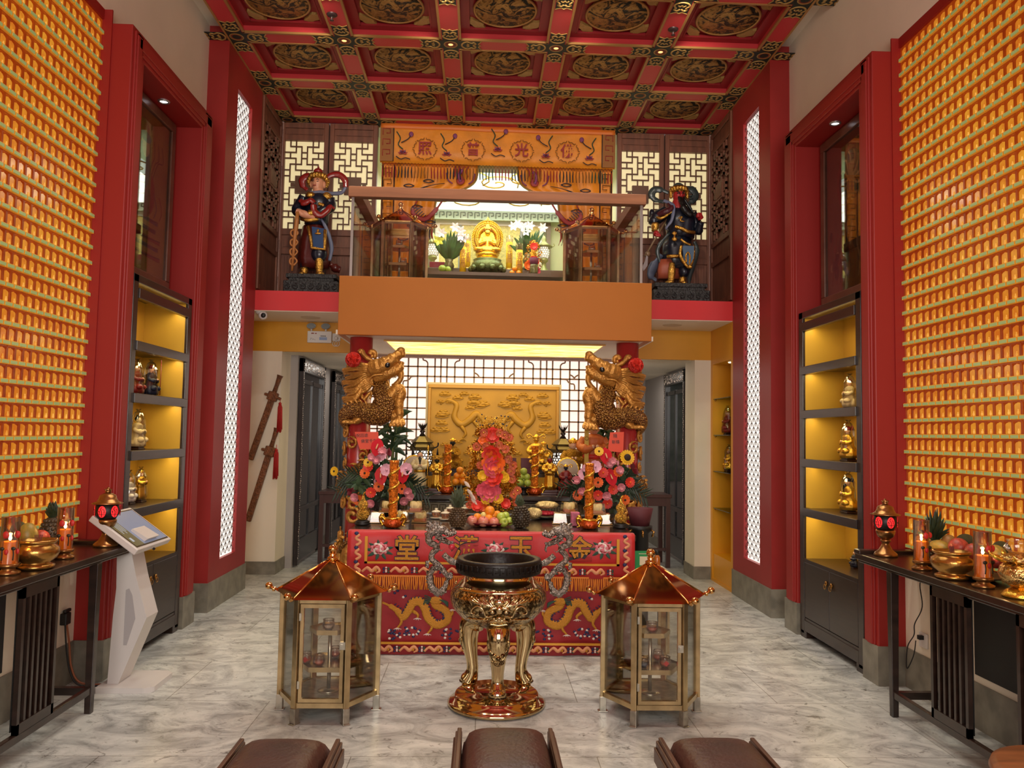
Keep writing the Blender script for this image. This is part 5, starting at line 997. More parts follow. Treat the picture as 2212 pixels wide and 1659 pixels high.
for k in range(15):
    y0 = 190+k*13; x1 = 95-((k*37) % 45); y1 = 215+k*24; d0 = .2-.004*k; b = MB()
    b.tube(cr([Dz(345-3*k, y0+25, d0), Dz(250, y0+20+((k*29) % 22), d0+.015), Dz(165, y1-22+((k*17) % 26), .17), Dz(x1, y1+((k*13) % 18), .13), Dz(x1-18, y1+34, .08)], 6), [.016, .02, .018, .014, .004], 8); obj('mane_lock', b, DRG, dg)
for k in range(6):
    b = MB(); b.tube(cr([Dz(330, 330+k*10, .17), Dz(230+k*8, 360+k*16, .18), Dz(130+k*6, 410+k*18, .15), Dz(80+k*3, 500+k*14, .11)], 6), [.014, .018, .014, .004], 8); obj('mane_lock', b, DRG, dg)
b = MB(); b.tube(cr(D((420, 300, .26), (330, 310, .26), (290, 360, .25), (330, 400, .23), (380, 400, .22)), 6), [.008, .008, .007, .006, .003], 6); obj('whisker', b, DRG, dg)
# serpentine body winding down the column
HB = [Dz(400, 330, .12), Dz(400, 430, .14), Dz(430, 530, .16), Dz(425, 640, .16), Dz(340, 680, .17), Dz(230, 640, .17), Dz(120, 640, .14), Dz(75, 720, .06)]
z0 = HB[-1][2]; body = HB+[(.155*cos(a), .155*sin(a), z0-.06-.20*(i+1)*.55) for i, a in enumerate([pi*.85+pi*.5*j*.72*-1 for j in range(1, 13)])]
nb = len(body); b = MB(); b.tube(cr(body, 7), [.07, .085, .105, .11, .095, .08, .072, .068]+[.064-.0042*i for i in range(12)], 16); fuse(b, 'body', DRS, .008, 2, dg)
bb = cr(body, 3)
for i in range(14, len(bb)-3, 1):
    p = V(bb[i]); q = V(bb[i+1]); o = V((p.x, p.y, 0)); o = o.normalized() if o.length > .01 else V((0, -1, 0)); up = V((0, 0, 1)); b = MB(); b.tube([p+up*.055+o*.03, p+up*.085+o*.04+(q-p)*.6, p+up*.1+o*.045+(q-p)*1.2], [.018, .012, .003], 6, flat=.6); obj('dorsal_fin', b, DRG, dg)
for P in (((120, 560), (150, 510), (170, 500), (185, 540), (210, 560)), ((170, 560), (195, 480), (215, 470), (230, 520), (265, 520)), ((240, 540), (270, 500), (310, 460), (318, 470), (300, 530))):
    b = MB(); b.tube(cr([Dz(x, y, .15) for x, y in P], 5), [.02, .018, .012, .016, .01], 8); obj('flame_fin', b, DRG, dg)
def claw(b, c, dx, dz, d, n=4):
    for k in range(n): f = (k-(n-1)/2); b.tube(cr([(c[0]+f*.022, c[1], c[2]), (c[0]+f*.034+dx*.03, c[1]-.035, c[2]+dz*.03), (c[0]+f*.03+dx*.05, c[1]-.03, c[2]+dz*.075)], 4), [.018, .016, .004], 8)
for P, R_, end in ((((480, 520), (520, 470), (560, 430), (590, 470), (570, 560), (575, 660), (575, 720)), [.06, .055, .055, .05, .045, .04, .035], (570, 725)), (((430, 640), (480, 650), (520, 690), (545, 735)), [.06, .055, .045, .035], (548, 738)), (((330, 620), (250, 670), (190, 720), (150, 735)), [.06, .05, .04, .036], (140, 735))):
    b = MB(); b.tube(cr([Dz(x, y, .17) for x, y in P], 6), R_, 12); c = Dz(*end, .18); claw(b, c, 0 if end[0] > 200 else -1, -1 if end[0] > 200 else -.4, 0); fuse(b, 'leg', DRG, .007, 2, dg)
b = MB()
obj('thigh_swirl', MB().tube([Dz(560+(4+1.6*j)*cos(j*.5), 440+(4+1.6*j)*sin(j*.5), .22) for j in range(18)], .008, 6), DRG, dg)
# carved clouds and waves on the lower shaft
r_ = random.Random(11)
for k in range(26):
    a = -pi/2+r_.uniform(-1.9, 1.9); z = r_.uniform(.1, 1.72); s = r_.uniform(.6, 1.2); b = MB()
    if z > .75: b.tube([((.118+.012*s)*cos(a+(.12+.035*j)*cos(j*.62)*s*.9), (.118+.012*s)*sin(a+(.12+.035*j)*cos(j*.62)*s*.9), z+(.012+.0048*j)*sin(j*.62)*s) for j in range(15)], [.02*s]*8+[.014*s]*5+[.006]*2, 8); obj('cloud_scroll', b, DRG, dg)
for k in range(11):
    a = -pi/2-1.7+k*.34; b = MB(); h = .55+.18*sin(k*2.1)
    b.tube(cr([(.15*cos(a), .15*sin(a), .0), (.15*cos(a+.12), .15*sin(a+.12), h*.3), (.145*cos(a-.08), .145*sin(a-.08), h*.6), (.14*cos(a+.1), .14*sin(a+.1), h*.9), (.15*cos(a+.3), .15*sin(a+.3), h)], 6), [.045, .04, .036, .028, .008], 10); obj('wave_crest', b, DRG, dg)
for s, x, nm in ((-1, CLX, 'left'), (1, CRX, 'right')):
    tag(link('altar_column', COLM, None, (x, CLY, 0)), 'round red column at the %s of the altar, wrapped by a gilded dragon' % nm, 'column')
d2 = dup(dg, (CRX, CLY, 0), label='gilded carved dragon coiled round the right red column, head towards the altar'); d2.scale = (-1, 1, 1)
POM = mat('red_silk_pompom', (216, 52, 36), .6, var=(40, .2))
b = MB(); r_ = random.Random(2)
for k in range(70):
    d = V((r_.gauss(0, 1), r_.gauss(0, 1)-.4, r_.gauss(0, 1))).normalized(); c = d*.05; disc_flower(b, c, .034, 0, 3, .5, d, 1)
b.ball((0, 0, 0), .05, 10); PM = b.mesh('silk_pompom', POM)
for (x, y), nm in (((144, 160), 'left'), ((144, 160), 'right')):
    p = Dz(x, y, .24); s = -1 if nm == 'left' else 1
    tag(link('silk_pompom', PM, None, ((CLX+p[0]) if s < 0 else CRX-p[0], CLY-.25, p[2])), 'red silk pompom flower pinned on the mane of the %s column dragon' % nm, 'silk flower', 'pompoms on the dragons')

# ---------------------------------------------------------------- passages: inlaid glazed doors, side tables
INLAY = mat('mother_of_pearl_inlay', (196, 180, 168), .2, .5, var=(60, .4)); DGL = mat('dark_door_glass', (22, 24, 28), .06, 0, spec=.8); FRD = mat('blackwood_door_frame', (34, 22, 18), .3, coat=.3)
def inlaid_door(n, lab, x, s, y0, y1):
    t = thing('glazed_door', lab, 'door panel', (x, (y0+y1)/2, 0), s*pi/2); w = (y1-y0)/2; b = MB()   # local front = -y
    for a in ((-w, -w+.075), (w-.075, w)): b.box(*a, -.05, 0, .02, 2.43)
    b.box(-w, w, -.05, 0, 2.27, 2.43); b.box(-w+.075, w-.075, -.03, 0, .05, .3); b.box(-w+.075, w-.075, -.03, 0, .62, .68); obj('frame', b, FRD, t, bevel=.004)
    b = MB(); b.box(-w+.075, w-.075, -.012, 0, .3, 2.27); obj('glass_pane', b, DGL, t); b = MB()
    for a in (-.02, -w+.08, w-.11): b.box(a, a+.035, -.026, 0, .3, 2.2)
    b.box(-w+.08, w-.08, -.026, 0, 2.14, 2.19); obj('stile', b, FRD, t)
    r_ = random.Random(n); b = MB()
    for k in range(90):
        for sd in (-1, 1): z = .1+k*.0255; xx = sd*(w-.0375)+r_.uniform(-.02, .02); b.ball((xx, -.051, z), (r_.uniform(.006, .016), .004, r_.uniform(.006, .014)), 6)
    for k in range(130): b.ball((r_.uniform(-w+.03, w-.03), -.051, r_.uniform(2.295, 2.41)), (r_.uniform(.008, .022), .004, r_.uniform(.006, .015)), 6)
    obj('pearl_inlay', b, INLAY, t)
inlaid_door(1, 'dark glazed door with pearl-inlaid frame, nearer one in the left passage', -2.145, 1, 9.40, 10.74)
inlaid_door(2, 'dark glazed door with pearl-inlaid frame, farther one in the left passage', -2.12, 1, 11.3, 12.3)
inlaid_door(3, 'dark glazed door with pearl-inlaid frame in the right passage', 2.555, -1, 9.78, 10.88)
SCRN = mat('glazed_bamboo_picture', (120, 126, 112), .2, var=(6, .5), var_col=(60, 78, 58))
t = thing('bamboo_picture', 'tall framed bamboo picture at the end of the right passage', 'picture', (2.0, 12.38, .9)); b = MB(); b.box(-.32, .32, -.01, .0, 0, 1.5); obj('picture', b, SCRN, t); b = MB(); b.box(-.36, -.32, -.03, 0, 0, 1.5); b.box(.32, .36, -.03, 0, 0, 1.5); b.box(-.36, .36, -.03, 0, 1.5, 1.54); obj('frame', b, FRD, t)
REDWD = mat('dark_redwood', (70, 34, 26), .35, coat=.2)
def side_table(lab, loc, w, d, h):
    t = thing('side_table', lab, 'table', loc); b = MB(); b.box(-w/2, w/2, -d/2, d/2, h-.04, h); obj('top', b, REDWD, t, bevel=.006); b = MB(); b.box(-w/2+.03, w/2-.03, -d/2+.02, -d/2+.04, h-.14, h-.04); obj('apron', b, REDWD, t)
    for x in (-1, 1):
        for y in (-1, 1): b = MB(); xx, yy = x*(w/2-.04), y*(d/2-.04); b.box(xx-.025, xx+.025, yy-.025, yy+.025, 0, h-.04); obj('leg', b, REDWD, t)
    b = MB(); b.box(-w/2+.05, w/2-.05, -d/2+.03, -d/2+.05, .2, .235); obj('stretcher', b, REDWD, t)
side_table('dark redwood side table in the left passage behind the dragon column', (-1.62, 9.9, 0), .62, .5, .86)
side_table('dark redwood side table in the right passage behind the dragon column', (2.02, 9.9, 0), .62, .5, .88)
lamp('AREA', 'passage_left_light', (-1.7, 10.6, 2.44), 7, (1, .92, .82), size=.5, size_y=1.5); lamp('AREA', 'passage_right_light', (2.0, 10.6, 2.44), 7, (1, .92, .82), size=.5, size_y=1.5)
# carved swords with tassels on the left pier
SWD = mat('carved_sword_wood', (122, 74, 44), .42, bump=(60, 1.0), var=(30, .35)); TAS = mat('red_tassel', (178, 30, 28), .6, bump=(80, .4))
def sword(lab, hilt, tip, guard, tas):
    H = V(hilt); T_ = V(tip); d = (T_-H); ln = d.length; ang = math.atan2(d.x, -d.z)
    t = thing('carved_sword', lab, 'sword', (H.x, 8.89, H.z), rot=(0, -ang, 0)); b = MB(); b.box(-.034, .034, -.02, .02, -ln, -.26*ln); obj('scabbard', b, SWD, t, bevel=.012)
    b = MB(); b.box(-.095, .095, -.026, .026, -.265*ln, -.235*ln); b.box(-.055, .055, -.03, .03, -.3*ln, -.2*ln); obj('guard', b, SWD, t, bevel=.01)
    b = MB(); b.tube([(0, 0, -.22*ln), (0, 0, -.12*ln), (0, 0, -.03*ln), (0, 0, 0)], [.026, .022, .028, .036], 10); obj('hilt', b, SWD, t)
    b = MB()
    for k in range(22):
        a = k*2.4; rr0 = .022*sqrt(k/22); x = rr0*cos(a); y = rr0*sin(a)*.6
        b.tube([(x*.3, y*.3, -.06), (x, y, -.1), (x*1.3, y*1.3, -.36+.02*sin(k))], .0055, 5)
    b.ball((0, 0, -.06), .018, 8); b.tube([(0, 0, 0), (0, 0, -.05)], .003, 5)
    o = obj('tassel', b, TAS, t); Ti = M.Rotation(-ang, 4, 'Y').inverted(); w_ = V(tas)-V((H.x, 8.89, H.z)); o.location = Ti @ w_; o.rotation_euler = (0, ang, 0)
sword('upper carved wooden sword with red tassels on the white left pier', (-2.236, 0, 2.185), (-2.53, 0, 1.25), 0, (-2.222, 8.87, 1.93)); sword('lower carved wooden sword with red tassels on the white left pier', (-2.25, 0, 1.60), (-2.53, 0, .58), 0, (-2.245, 8.87, 1.42))
# emergency light, socket, camera
PLW = mat('white_plastic', (226, 220, 214), .4)
t = thing('emergency_light', 'white emergency light box with two oval lamps on the ochre lintel', 'emergency light', (-1.819, 8.93, 2.557)); b = MB(); b.box(-.133, .133, -.05, 0, 0, .13); obj('box', b, PLW, t, bevel=.006)
for x in (-.093, .066):
    b = MB(); b.tube([(x, -.03, .13), (x, -.04, .155)], .01, 8); obj('neck', b, PLW, t); b = MB(); b.at((x, -.045, .185), rx=radians(80)); b.lathe([(.0, -.02), (.045, -.012), (.052, .004), (.05, .012)], 20, cap=False); b.v = [V((x+(p.x-x)*1.0, p.y, .185+(p.z-.185)*.68)) for p in b.v]; hd = obj('lamp_head', b, PLW, t)
    b = MB(); b.at((x, -.055, .185), rx=pi/2); b.prism([(.042*cos(q*pi/10), .028*sin(q*pi/10)) for q in range(20)], -.004, .002); obj('lens', b, mat('grey_lens', (140, 146, 146), .15), hd)
b = MB(); b.box(.0, .085, -.0515, -.05, .03, .062); obj('blue_label', b, mat('pale_blue_print', (150, 170, 206), .5), t); b = MB(); b.box(-.09, -.06, -.0515, -.05, .098, .11); b.box(-.05, -.03, -.0515, -.05, .098, .108, 0); obj('red_label', b, mat('red_print', (150, 60, 40), .5), t)
b = MB()
for k in range(7): b.box(.012+.009*k, .018+.009*k, -.0516, -.05, .068, .082)
for k in range(5): b.tube([(-.1+.012*k, -.051, .03+.01*(k % 2)), (-.09+.012*k, -.051, .055-.006*k)], .0018, 4)
obj('small_print', b, mat('grey_print', (110, 106, 110), .5), t)
t = thing('power_socket', 'white wall socket with coiled white cable beside the emergency light', 'socket', (-1.638, 8.93, 2.585)); b = MB(); b.box(-.045, .045, -.012, 0, 0, .085); obj('plate', b, PLW, t, bevel=.004); b = MB(); b.at((0, -.012, .03), rx=pi/2); b.lathe([(.022, 0), (.02, .03), (.01, .036)], 16); obj('plug', b, PLW, t)
b = MB()
for q in (-.012, .012): b.tube([(q+.026*cos(a*pi/10), -.02, -.03+.03*sin(a*pi/10)) for a in range(20)], .004, 6, closed=True)
obj('cable', b, PLW, t)
t = thing('security_camera', 'white turret security camera under the slab at far left', 'camera', (-2.29, 8.23, 2.797)); b = MB(); b.lathe([(.055, 0), (.055, -.012), (.04, -.03)], 20); obj('mount', b, PLW, t); b = MB(); b.ball((.03, -.03, -.045), .046, 16); obj('ball_housing', b, PLW, t); b = MB(); b.ball((.042, -.066, -.05), (.026, .016, .026), 14); obj('lens', b, BLACK, t)
# glass shelves and figurines in the ochre recess
for z, lab in ((1.95, 'top'), (1.32, 'second'), (.93, 'third')):
    t = thing('glass_shelf', '%s glass shelf in the ochre recess at right' % {'top': 'highest', 'second': 'middle', 'third': 'lowest'}[lab], 'shelf', (sx(1, PD+.01), 8.53, at(1560, {'top': 861, 'second': 941, 'third': 1103}[lab], X=2.62).z)); b = MB(); b.box(0, .3, -.33, .33, 0, .008); obj('pane', b, glass('shelf_glass', (200, 226, 214), .12), t)
    for y in (-.32, .32): b = MB(); b.ball((.02, y, -.008), .012, 8); obj('bracket', b, BRASS, t)
t = thing('glass_shelf', 'glass shelf carrying the lower figurine in the ochre recess', 'shelf', (sx(1, PD+.01), 8.53, at(1560, 1021, X=2.62).z)); b = MB(); b.box(0, .3, -.33, .33, 0, .008); obj('pane', b, glass('shelf_glass'), t)
for u, v, h, lab in ((1572, 941, .30, 'wrapped figurine on the upper figurine shelf of the ochre recess'), (1575, 1021, .27, 'gold wrapped figurine on the lower figurine shelf of the ochre recess')):
    p = at(u, v, X=2.76); figurine('wrapped_figurine', lab, (2.76, p.y, at(1560, v, X=2.62).z+.008), h, CRIM if v < 1000 else GOLDC, SKIN, GOLDC, -pi/2, True, 'crown', True)
lamp('SPOT', 'recess_spot', (2.76, 8.5, 2.38), 10, (1, .85, .5), size=.04, spot=1.6); b = MB(); b.lathe([(.04, 0), (.038, -.006), (.0, -.006)], 16); tag(obj('recess_downlight', b, emitm('recess_lens', (255, 240, 200), 5)), 'small round downlight at the top of the ochre recess', 'downlight').location = (2.7, 8.5, 2.399)

# ---------------------------------------------------------------- front altar table and its embroidered cloth
TZ = .865; TC = .095; TY = 5.80
ALTW = mat('altar_dark_wood', (46, 32, 26), .18, coat=.4, var=(5, .15))
t = thing('altar_table', 'long dark polished altar table behind the censer, front covered by red cloth', 'table', (TC, 6.5, 0))
b = MB(); b.box(-1.045, 1.045, -.69, .62, TZ-.05, TZ-.004); obj('top', b, ALTW, t, bevel=.006)
for x in (-1, 1):
    for y in (-.62, .55): b = MB(); b.box(x*.98-.045, x*.98+.045, y-.045, y+.045, 0, TZ-.05); obj('leg', b, ALTW, t)
b = MB(); b.box(-.95, .95, .5, .53, .55, TZ-.05); obj('apron', b, ALTW, t)
CLR = mat('red_altar_cloth', (190, 30, 32), .5, bump=(7, .3), sheen=.2); CLD = mat('deep_red_altar_cloth', (160, 24, 34), .55, bump=(7, .25), sheen=.2); BAND = mat('gold_satin_band', (214, 150, 44), .35, .3); GTHR = mat('gold_thread', (204, 140, 44), .4, .35, bump=(120, .5)); ETHR = [EMB1, GTHR, EMB3, mat('navy_thread', (40, 40, 84), .6), EMBP, mat('white_thread', (226, 210, 200), .6), mat('peach_thread', (222, 150, 104), .6)]
cl = thing('altar_cloth', 'red embroidered altar cloth with gold characters and two golden dragons', 'altar cloth', (TC, TY, 0))
def zc(v, Y=TY): return at(1072, v, Y=Y).z
wv = lambda x, z: .008*sin(x*11+z*5)+.006*sin(x*23)
ZT, ZU, ZB1, ZF0, ZF1 = TZ+.002, zc(1246), zc(1218), zc(1246), zc(1273)
b = MB(); b.sheet([[(x, wv(x, z)-.01+.02*0, z) for x in [-1.0+2*i/70 for i in range(71)]] for z in (.004, .15, .3, .45, .6, .8)]); obj('lower_panel', b, CLD, cl, solid=.004)
b = MB(); b.sheet([[(-1.03+2.06*i/70, y+(wv(-1.03+2.06*i/70, z)*.7 if y < 0 else 0), z) for i in range(71)] for y, z in ((.06, ZT+.003), (.0, ZT+.003), (-.018, ZT-.006), (-.026, TZ-.05), (-.03, .72), (-.032, ZU))]); obj('upper_panel', b, CLR, cl, solid=.004)
def band(b, x0, x1, z0, z1, y, mi=0): b.box(x0, x1, y-.004, y+.004, z0, z1, mi)
zu1, zu0 = zc(1218), zc(1213.5)
b = MB(); band(b, -.905, .915, zu1, zu0, -.044); band(b, -.905, -.885, zu1, TZ-.03, -.044); band(b, .895, .915, zu1, TZ-.03, -.044); obj('gold_band', b, BAND, cl)
b = MB(); z0 = zc(1391); band(b, -.95, .95, z0, z0+.016, -.026); obj('gold_band', b, BAND, cl)
b = MB(); r_ = random.Random(8)
for k in range(150): x = -1.02+2.04*k/149; b.tube([(x, -.036, ZF0+.004), (x+r_.uniform(-.004, .004), -.04, ZF0-.05), (x+r_.uniform(-.008, .008), -.038, ZF1)], .0056, 5)
band(b, -1.03, 1.03, ZF0, ZF0+.012, -.036); obj('fringe', b, mat('orange_fringe', (222, 130, 40), .5), cl)
for ch, u, v in (('堂', 879, 1188), ('满', 1006, 1188), ('玉', 1125, 1187), ('金', 1252, 1190)):
    p = at(u, v, Y=TY-.04); glyphs(ch, .185, GTHR, cl, 'character', (p.x-TC, -.045, p.z), (pi/2, 0, 0), .003, .003); glyphs(ch, .185, EMB4, cl, 'character_outline', (p.x-TC, -.0425, p.z), (pi/2, 0, 0), .002, .008)
for u, v in ((820, 1185), (1070, 1187), (1304, 1184)):
    p = at(u, v, Y=TY-.04); px = p.x-TC; b = MB()
    for k in range(9): a = k*2*pi/9+.3; leafblade(b, (px+.03*cos(a), -.044, p.z-.01+.02*sin(a)), (px+.105*cos(a), -.045, p.z-.01+.075*sin(a)), .012, 2)
    for l, (rr0, mi) in enumerate(((.052, 4), (.04, 4), (.03, 0), (.02, 4))):
        for k in range(9): a = k*2*pi/9+l*.35; b.ball((px+rr0*cos(a), -.046-.002*l, p.z+.62*rr0*sin(a)), (.017, .003, .014), 7, mi if (k+l) % 3 else 5)
    obj('peony', b, ETHR, cl)
def motif_row(n, x0, x1, z, y, sc=1):
    b = MB()
    for k in range(n):
        x = x0+(x1-x0)*(k+.5)/n
        if k % 2 == 0: b.tube(cr([(x-.07*sc, y, z-.012), (x-.035*sc, y, z+.016), (x, y, z-.006), (x+.03*sc, y, z+.02), (x+.055*sc, y, z-.004), (x+.03*sc, y, z-.02)], 4), [.009, .013, .014, .013, .01, .006], 6, 6, flat=.4, up=(0, 1, 0)); b.ball((x+.025*sc, y-.002, z), (.013, .003, .012), 7, 1)
        else:
            for q in range(9): b.ball((x+.017*(q % 3-1)*sc, y, z+.014*(q//3-1)+.004*(q % 2)), (.008, .003, .0075), 6, (3, 5, 2)[q % 3])
    return b
obj('border_motif', motif_row(18, -.9, .9, zc(1232), -.045), ETHR, cl); obj('border_motif', motif_row(22, -.97, .97, zc(1402), -.026), ETHR, cl)
for sx_ in (-.955, .965):
    b = MB()
    for k in range(3): z = .57+k*.1; b.tube(cr([(sx_-.012, -.045, z), (sx_+.02, -.045, z+.025), (sx_-.014, -.045, z+.05), (sx_+.012, -.045, z+.075)], 4), .011, 6, 6, flat=.4, up=(0, 1, 0)); b.ball((sx_-.01, -.046, z+.085), (.016, .003, .014), 6, 3)
    obj('border_motif', b, ETHR, cl)
def E_(x, y): p = at(720+x/3.253, 1120+y/3.253, Y=TY-.03); return p.x-TC, p.z
MX = at(1075, 1330, Y=TY-.03).x-TC
for s in (1, -1):
    def q_(x, y, d=-.03): X_1, z = E_(x, y); return (X_1 if s > 0 else 2*MX-X_1, d, z)
    pa = [(345, 590), (400, 615), (450, 650), (490, 690), (530, 640), (560, 590), (610, 585), (645, 630), (670, 700), (730, 745), (800, 715), (790, 650), (720, 610), (700, 570)]
    b = MB(); b.tube(cr([q_(*p) for p in pa], 6), [.008, .018, .025, .03, .032, .033, .033, .033, .033, .032, .03, .03, .028, .026], 10, 1, flat=.2, up=(0, 1, 0)); b.ball(q_(720, 575, -.034), (.05, .006, .028), 10, 1)
    for k in range(5): b.tube(cr([q_(690-k*4, 560+k*8, -.036), q_(660-k*6, 545+k*12, -.036), q_(640, 540+k*16, -.036)], 3), .0045, 4, 2)
    for k in range(5): b.tube(cr([q_(745+k*8, 570+k*4, -.036), q_(780+k*4, 575+k*8, -.036), q_(808, 590+k*7, -.036)], 3), .004, 4, 2)
    dn = cr([q_(*p) for p in pa], 6)
    for i in range(8, len(dn)-8, 2): p = V(dn[i]); d = (V(dn[i+1])-p).normalized(); n_ = V((-d.z, 0, d.x))*s; b.tube([p+n_*.024, p+n_*.038+d*.008], [.007, .002], 4, 3)
    for lx, ly, ex, ey in ((470, 690, 450, 770), (560, 650, 590, 700), (690, 730, 660, 810), (800, 700, 835, 640)):
        b.tube(cr([q_(lx, ly), q_((lx+ex)/2+18, (ly+ey)/2), q_(ex, ey)], 4), [.013, .011, .008], 6, 1, flat=.4, up=(0, 1, 0))
        for k in range(4): b.tube([q_(ex, ey), q_(ex-28+k*19, ey+18-6*abs(k-1.5))], [.005, .002], 4, 5)
    obj('embroidered_dragon', b, ETHR, cl)
    for cx_, cy_, n_ in ((440, 815, 16), (555, 800, 18), (820, 810, 12), (465, 520, 6)):
        b = MB(); r_ = random.Random(cx_)
        for k in range(n_): b.ball(q_(cx_+r_.uniform(-62, 62), cy_+r_.uniform(-35, 35), -.03), (.011, .003, .009), 6, 3 if k % 3 else 5)
        obj('embroidered_cloud', b, ETHR, cl)

# ---------------------------------------------------------------- offerings on the front table
AMB = mat('amber_crystal_gold', (206, 112, 30), .12, .7, var=(55, .55), bump=(75, .9), emit=((200, 96, 10), .10)); AMBR = mat('amber_crystal_red', (196, 78, 24), .12, .5, var=(45, .4), bump=(60, .5))
def amber_pillar(lab, loc, h, group='amber dragon pillars'):
    t = thing('amber_pillar', lab, 'candle pillar', loc, group=group); b = MB(); b.lathe([(.05, 0), (.066, .012), (.072, .035), (.06, .058), (.05, .064)], 24); obj('bowl', b, AMBR, t)
    b = MB(); b.lathe([(.054, .06), (.058, .07), (.046, .076)], 24); obj('rim', b, GOLDC, t)
    b = MB(); b.lathe([(.03, .07), (.033, .1), (.0345, h-.02), (.037, h), (.03, h)], 22); obj('shaft', b, AMB, t)
    b = MB(); b.tube([(.0345*cos(a*.5), .0345*sin(a*.5), .1+(h-.14)*a/40) for a in range(41)], [.006]+[.011]*12+[.009, .005], 7); obj('coiled_dragon', b, GOLDC, t)
    for s in (-1, 1): b = MB(); b.tube(cr([(s*.055, -.01, .055), (s*.085, -.015, .085), (s*.09, -.01, .05), (s*.074, -.012, .02), (s*.095, -.012, .012)], 4), [.014, .014, .012, .009, .003], 8); b.ball((s*.078, -.018, .092), (.017, .014, .013), 8); obj('handle', b, GOLDC, t)
    return t
def tpos(u, v, Z=TZ): p = at(u, v, Z=Z); return (p.x, p.y, Z)
amber_pillar('tall amber crystal pillar with coiled dragon at front left of the altar table', tpos(848, 1139), .5); amber_pillar('tall amber crystal pillar with coiled dragon at front right of the altar table', tpos(1272, 1142), .5)
GLIT = mat('gold_glitter', (222, 160, 66), .2, .9, var=(90, .6), bump=(110, 1.0))
def gourd(lab, loc):
    t = thing('gold_gourd', lab, 'gourd', loc, group='glittering gourds'); b = MB(); b.lathe([(.06, 0), (.062, .01), (.05, .018), (.055, .026), (.04, .034)], 24); obj('stand', b, BLACK, t); b = MB(); b.lathe([(.02, .034), (.04, .045), (.05, .07), (.046, .095), (.03, .115), (.025, .12), (.036, .135), (.04, .152), (.034, .172), (.016, .19), (.011, .205), (.009, .225)], 24); obj('gourd', b, GLIT, t); b = MB(); b.tube([(0, 0, .225), (.006, 0, .24)], .005, 6); b.ball((.01, 0, .243), .007, 6); obj('stopper', b, GOLDC, t)
gourd('glittering gold gourd on a black stand at left end of the altar table', tpos(783, 1133)); gourd('glittering gold gourd on a black stand at right end of the altar table', tpos(1341, 1140))
CAKE = mat('cream_bun', (232, 200, 130), .5, var=(8, .1), bump=(12, .2)); CAKB = mat('caramel_base', (196, 116, 60), .5)
PLB = glass('clear_plastic_box', (250, 250, 246), .08, .05)
def cake(lab, loc, w=.125, h=.088):
    t = thing('cake_box', lab, 'cake', loc, rnd.uniform(-.15, .15), 'boxed lotus cakes'); b = MB(); a = w/2
    b.add([(-a, -a, 0), (a, -a, 0), (a, a, 0), (-a, a, 0), (-a*.84, -a*.84, h), (a*.84, -a*.84, h), (a*.84, a*.84, h), (-a*.84, a*.84, h)], [(4, 5, 6, 7), (0, 1, 5, 4), (1, 2, 6, 5), (2, 3, 7, 6), (3, 0, 4, 7), (3, 2, 1, 0)]); obj('plastic_cover', b, PLB, t, bevel=.006)
    b = MB(); b.box(-a, a, -a, a, .0, .006); obj('tray', b, GOLDRIM, t); b = MB(); b.box(-a*.72, a*.72, -a*.72, a*.72, .006, .03); obj('sponge', b, CAKB, t, bevel=.006)
    b = MB(); b.ball((0, 0, .042), (a*.7, a*.7, h*.44), 14)
    for k in range(6): q = k*pi/3; leafblade(b, (a*.68*cos(q), a*.68*sin(q), .035), (a*.1*cos(q), a*.1*sin(q), h*.93), a*.36, 0, .012)
    obj('lotus_bun', b, CAKE, t)
for u, v, lab, up in ((813, 1130, 'boxed cream cake, leftmost of the lower left row', 0), (866, 1128, 'boxed cream cake just behind the left amber pillar', 0), (907, 1129, 'boxed cream cake at right end of the lower left row', 0), (1211, 1132, 'boxed cream cake at left end of the lower right row', 0), (1307, 1134, 'boxed cream cake at right end of the lower right row', 0)):
    p = tpos(u, v); cake(lab, (p[0], p[1]+.06, TZ))
for u, v, lab in ((836, 1107, 'boxed cream cake stacked on the leftmost lower box'), (897, 1107, 'boxed cream cake stacked at right of the left amber pillar'), (1231, 1109, 'boxed cream cake stacked at left of the right amber pillar'), (1291, 1112, 'boxed cream cake stacked behind the right amber pillar')):
    p = at(u, v, Z=TZ+.09); cake(lab, (p.x, p.y+.06, TZ+.089))
p = tpos(1244, 1138); b = MB(); b.box(-.035, .035, -.03, .03, 0, .11); tag(obj('pink_package', b, mat('pink_print_paper', (190, 96, 120), .4, var=(30, .3)), bevel=.008), 'pink printed package beside the right amber pillar', 'package').location = (p[0], p[1]+.06, TZ)
PORC = mat('cream_porcelain', (226, 210, 178), .2); PORB = mat('brown_blossom_print', (150, 100, 70), .3, var=(60, .5))
for u, v, lab in ((942, 1120, 'lidded tea bowl at left of the tea set'), (962, 1123, 'lidded tea bowl in the middle of the tea set'), (972, 1112, 'lidded tea bowl at the back of the tea set'), (1004, 1112, 'lidded tea bowl half hidden behind the left pineapple')):
    t = thing('tea_bowl', lab, 'tea cup', tpos(u, v), group='lidded tea bowls'); b = MB(); b.lathe([(.03, 0), (.05, .006), (.052, .01)], 20); obj('saucer', b, PORC, t); b = MB(); b.lathe([(.022, .008), (.034, .03), (.04, .052)], 20); obj('bowl', b, PORB, t); b = MB(); b.lathe([(.042, .052), (.036, .062), (.014, .07), (.01, .074), (.014, .082), (.01, .086)], 20); obj('lid', b, PORC, t)
PINE = mat('pineapple_rind', (92, 70, 44), .5, var=(12, .3)); PINL = mat('pineapple_leaf', (74, 84, 58), .5, var=(9, .25)); PIND = mat('dark_pineapple_rind', (66, 54, 38), .45, var=(12, .3))
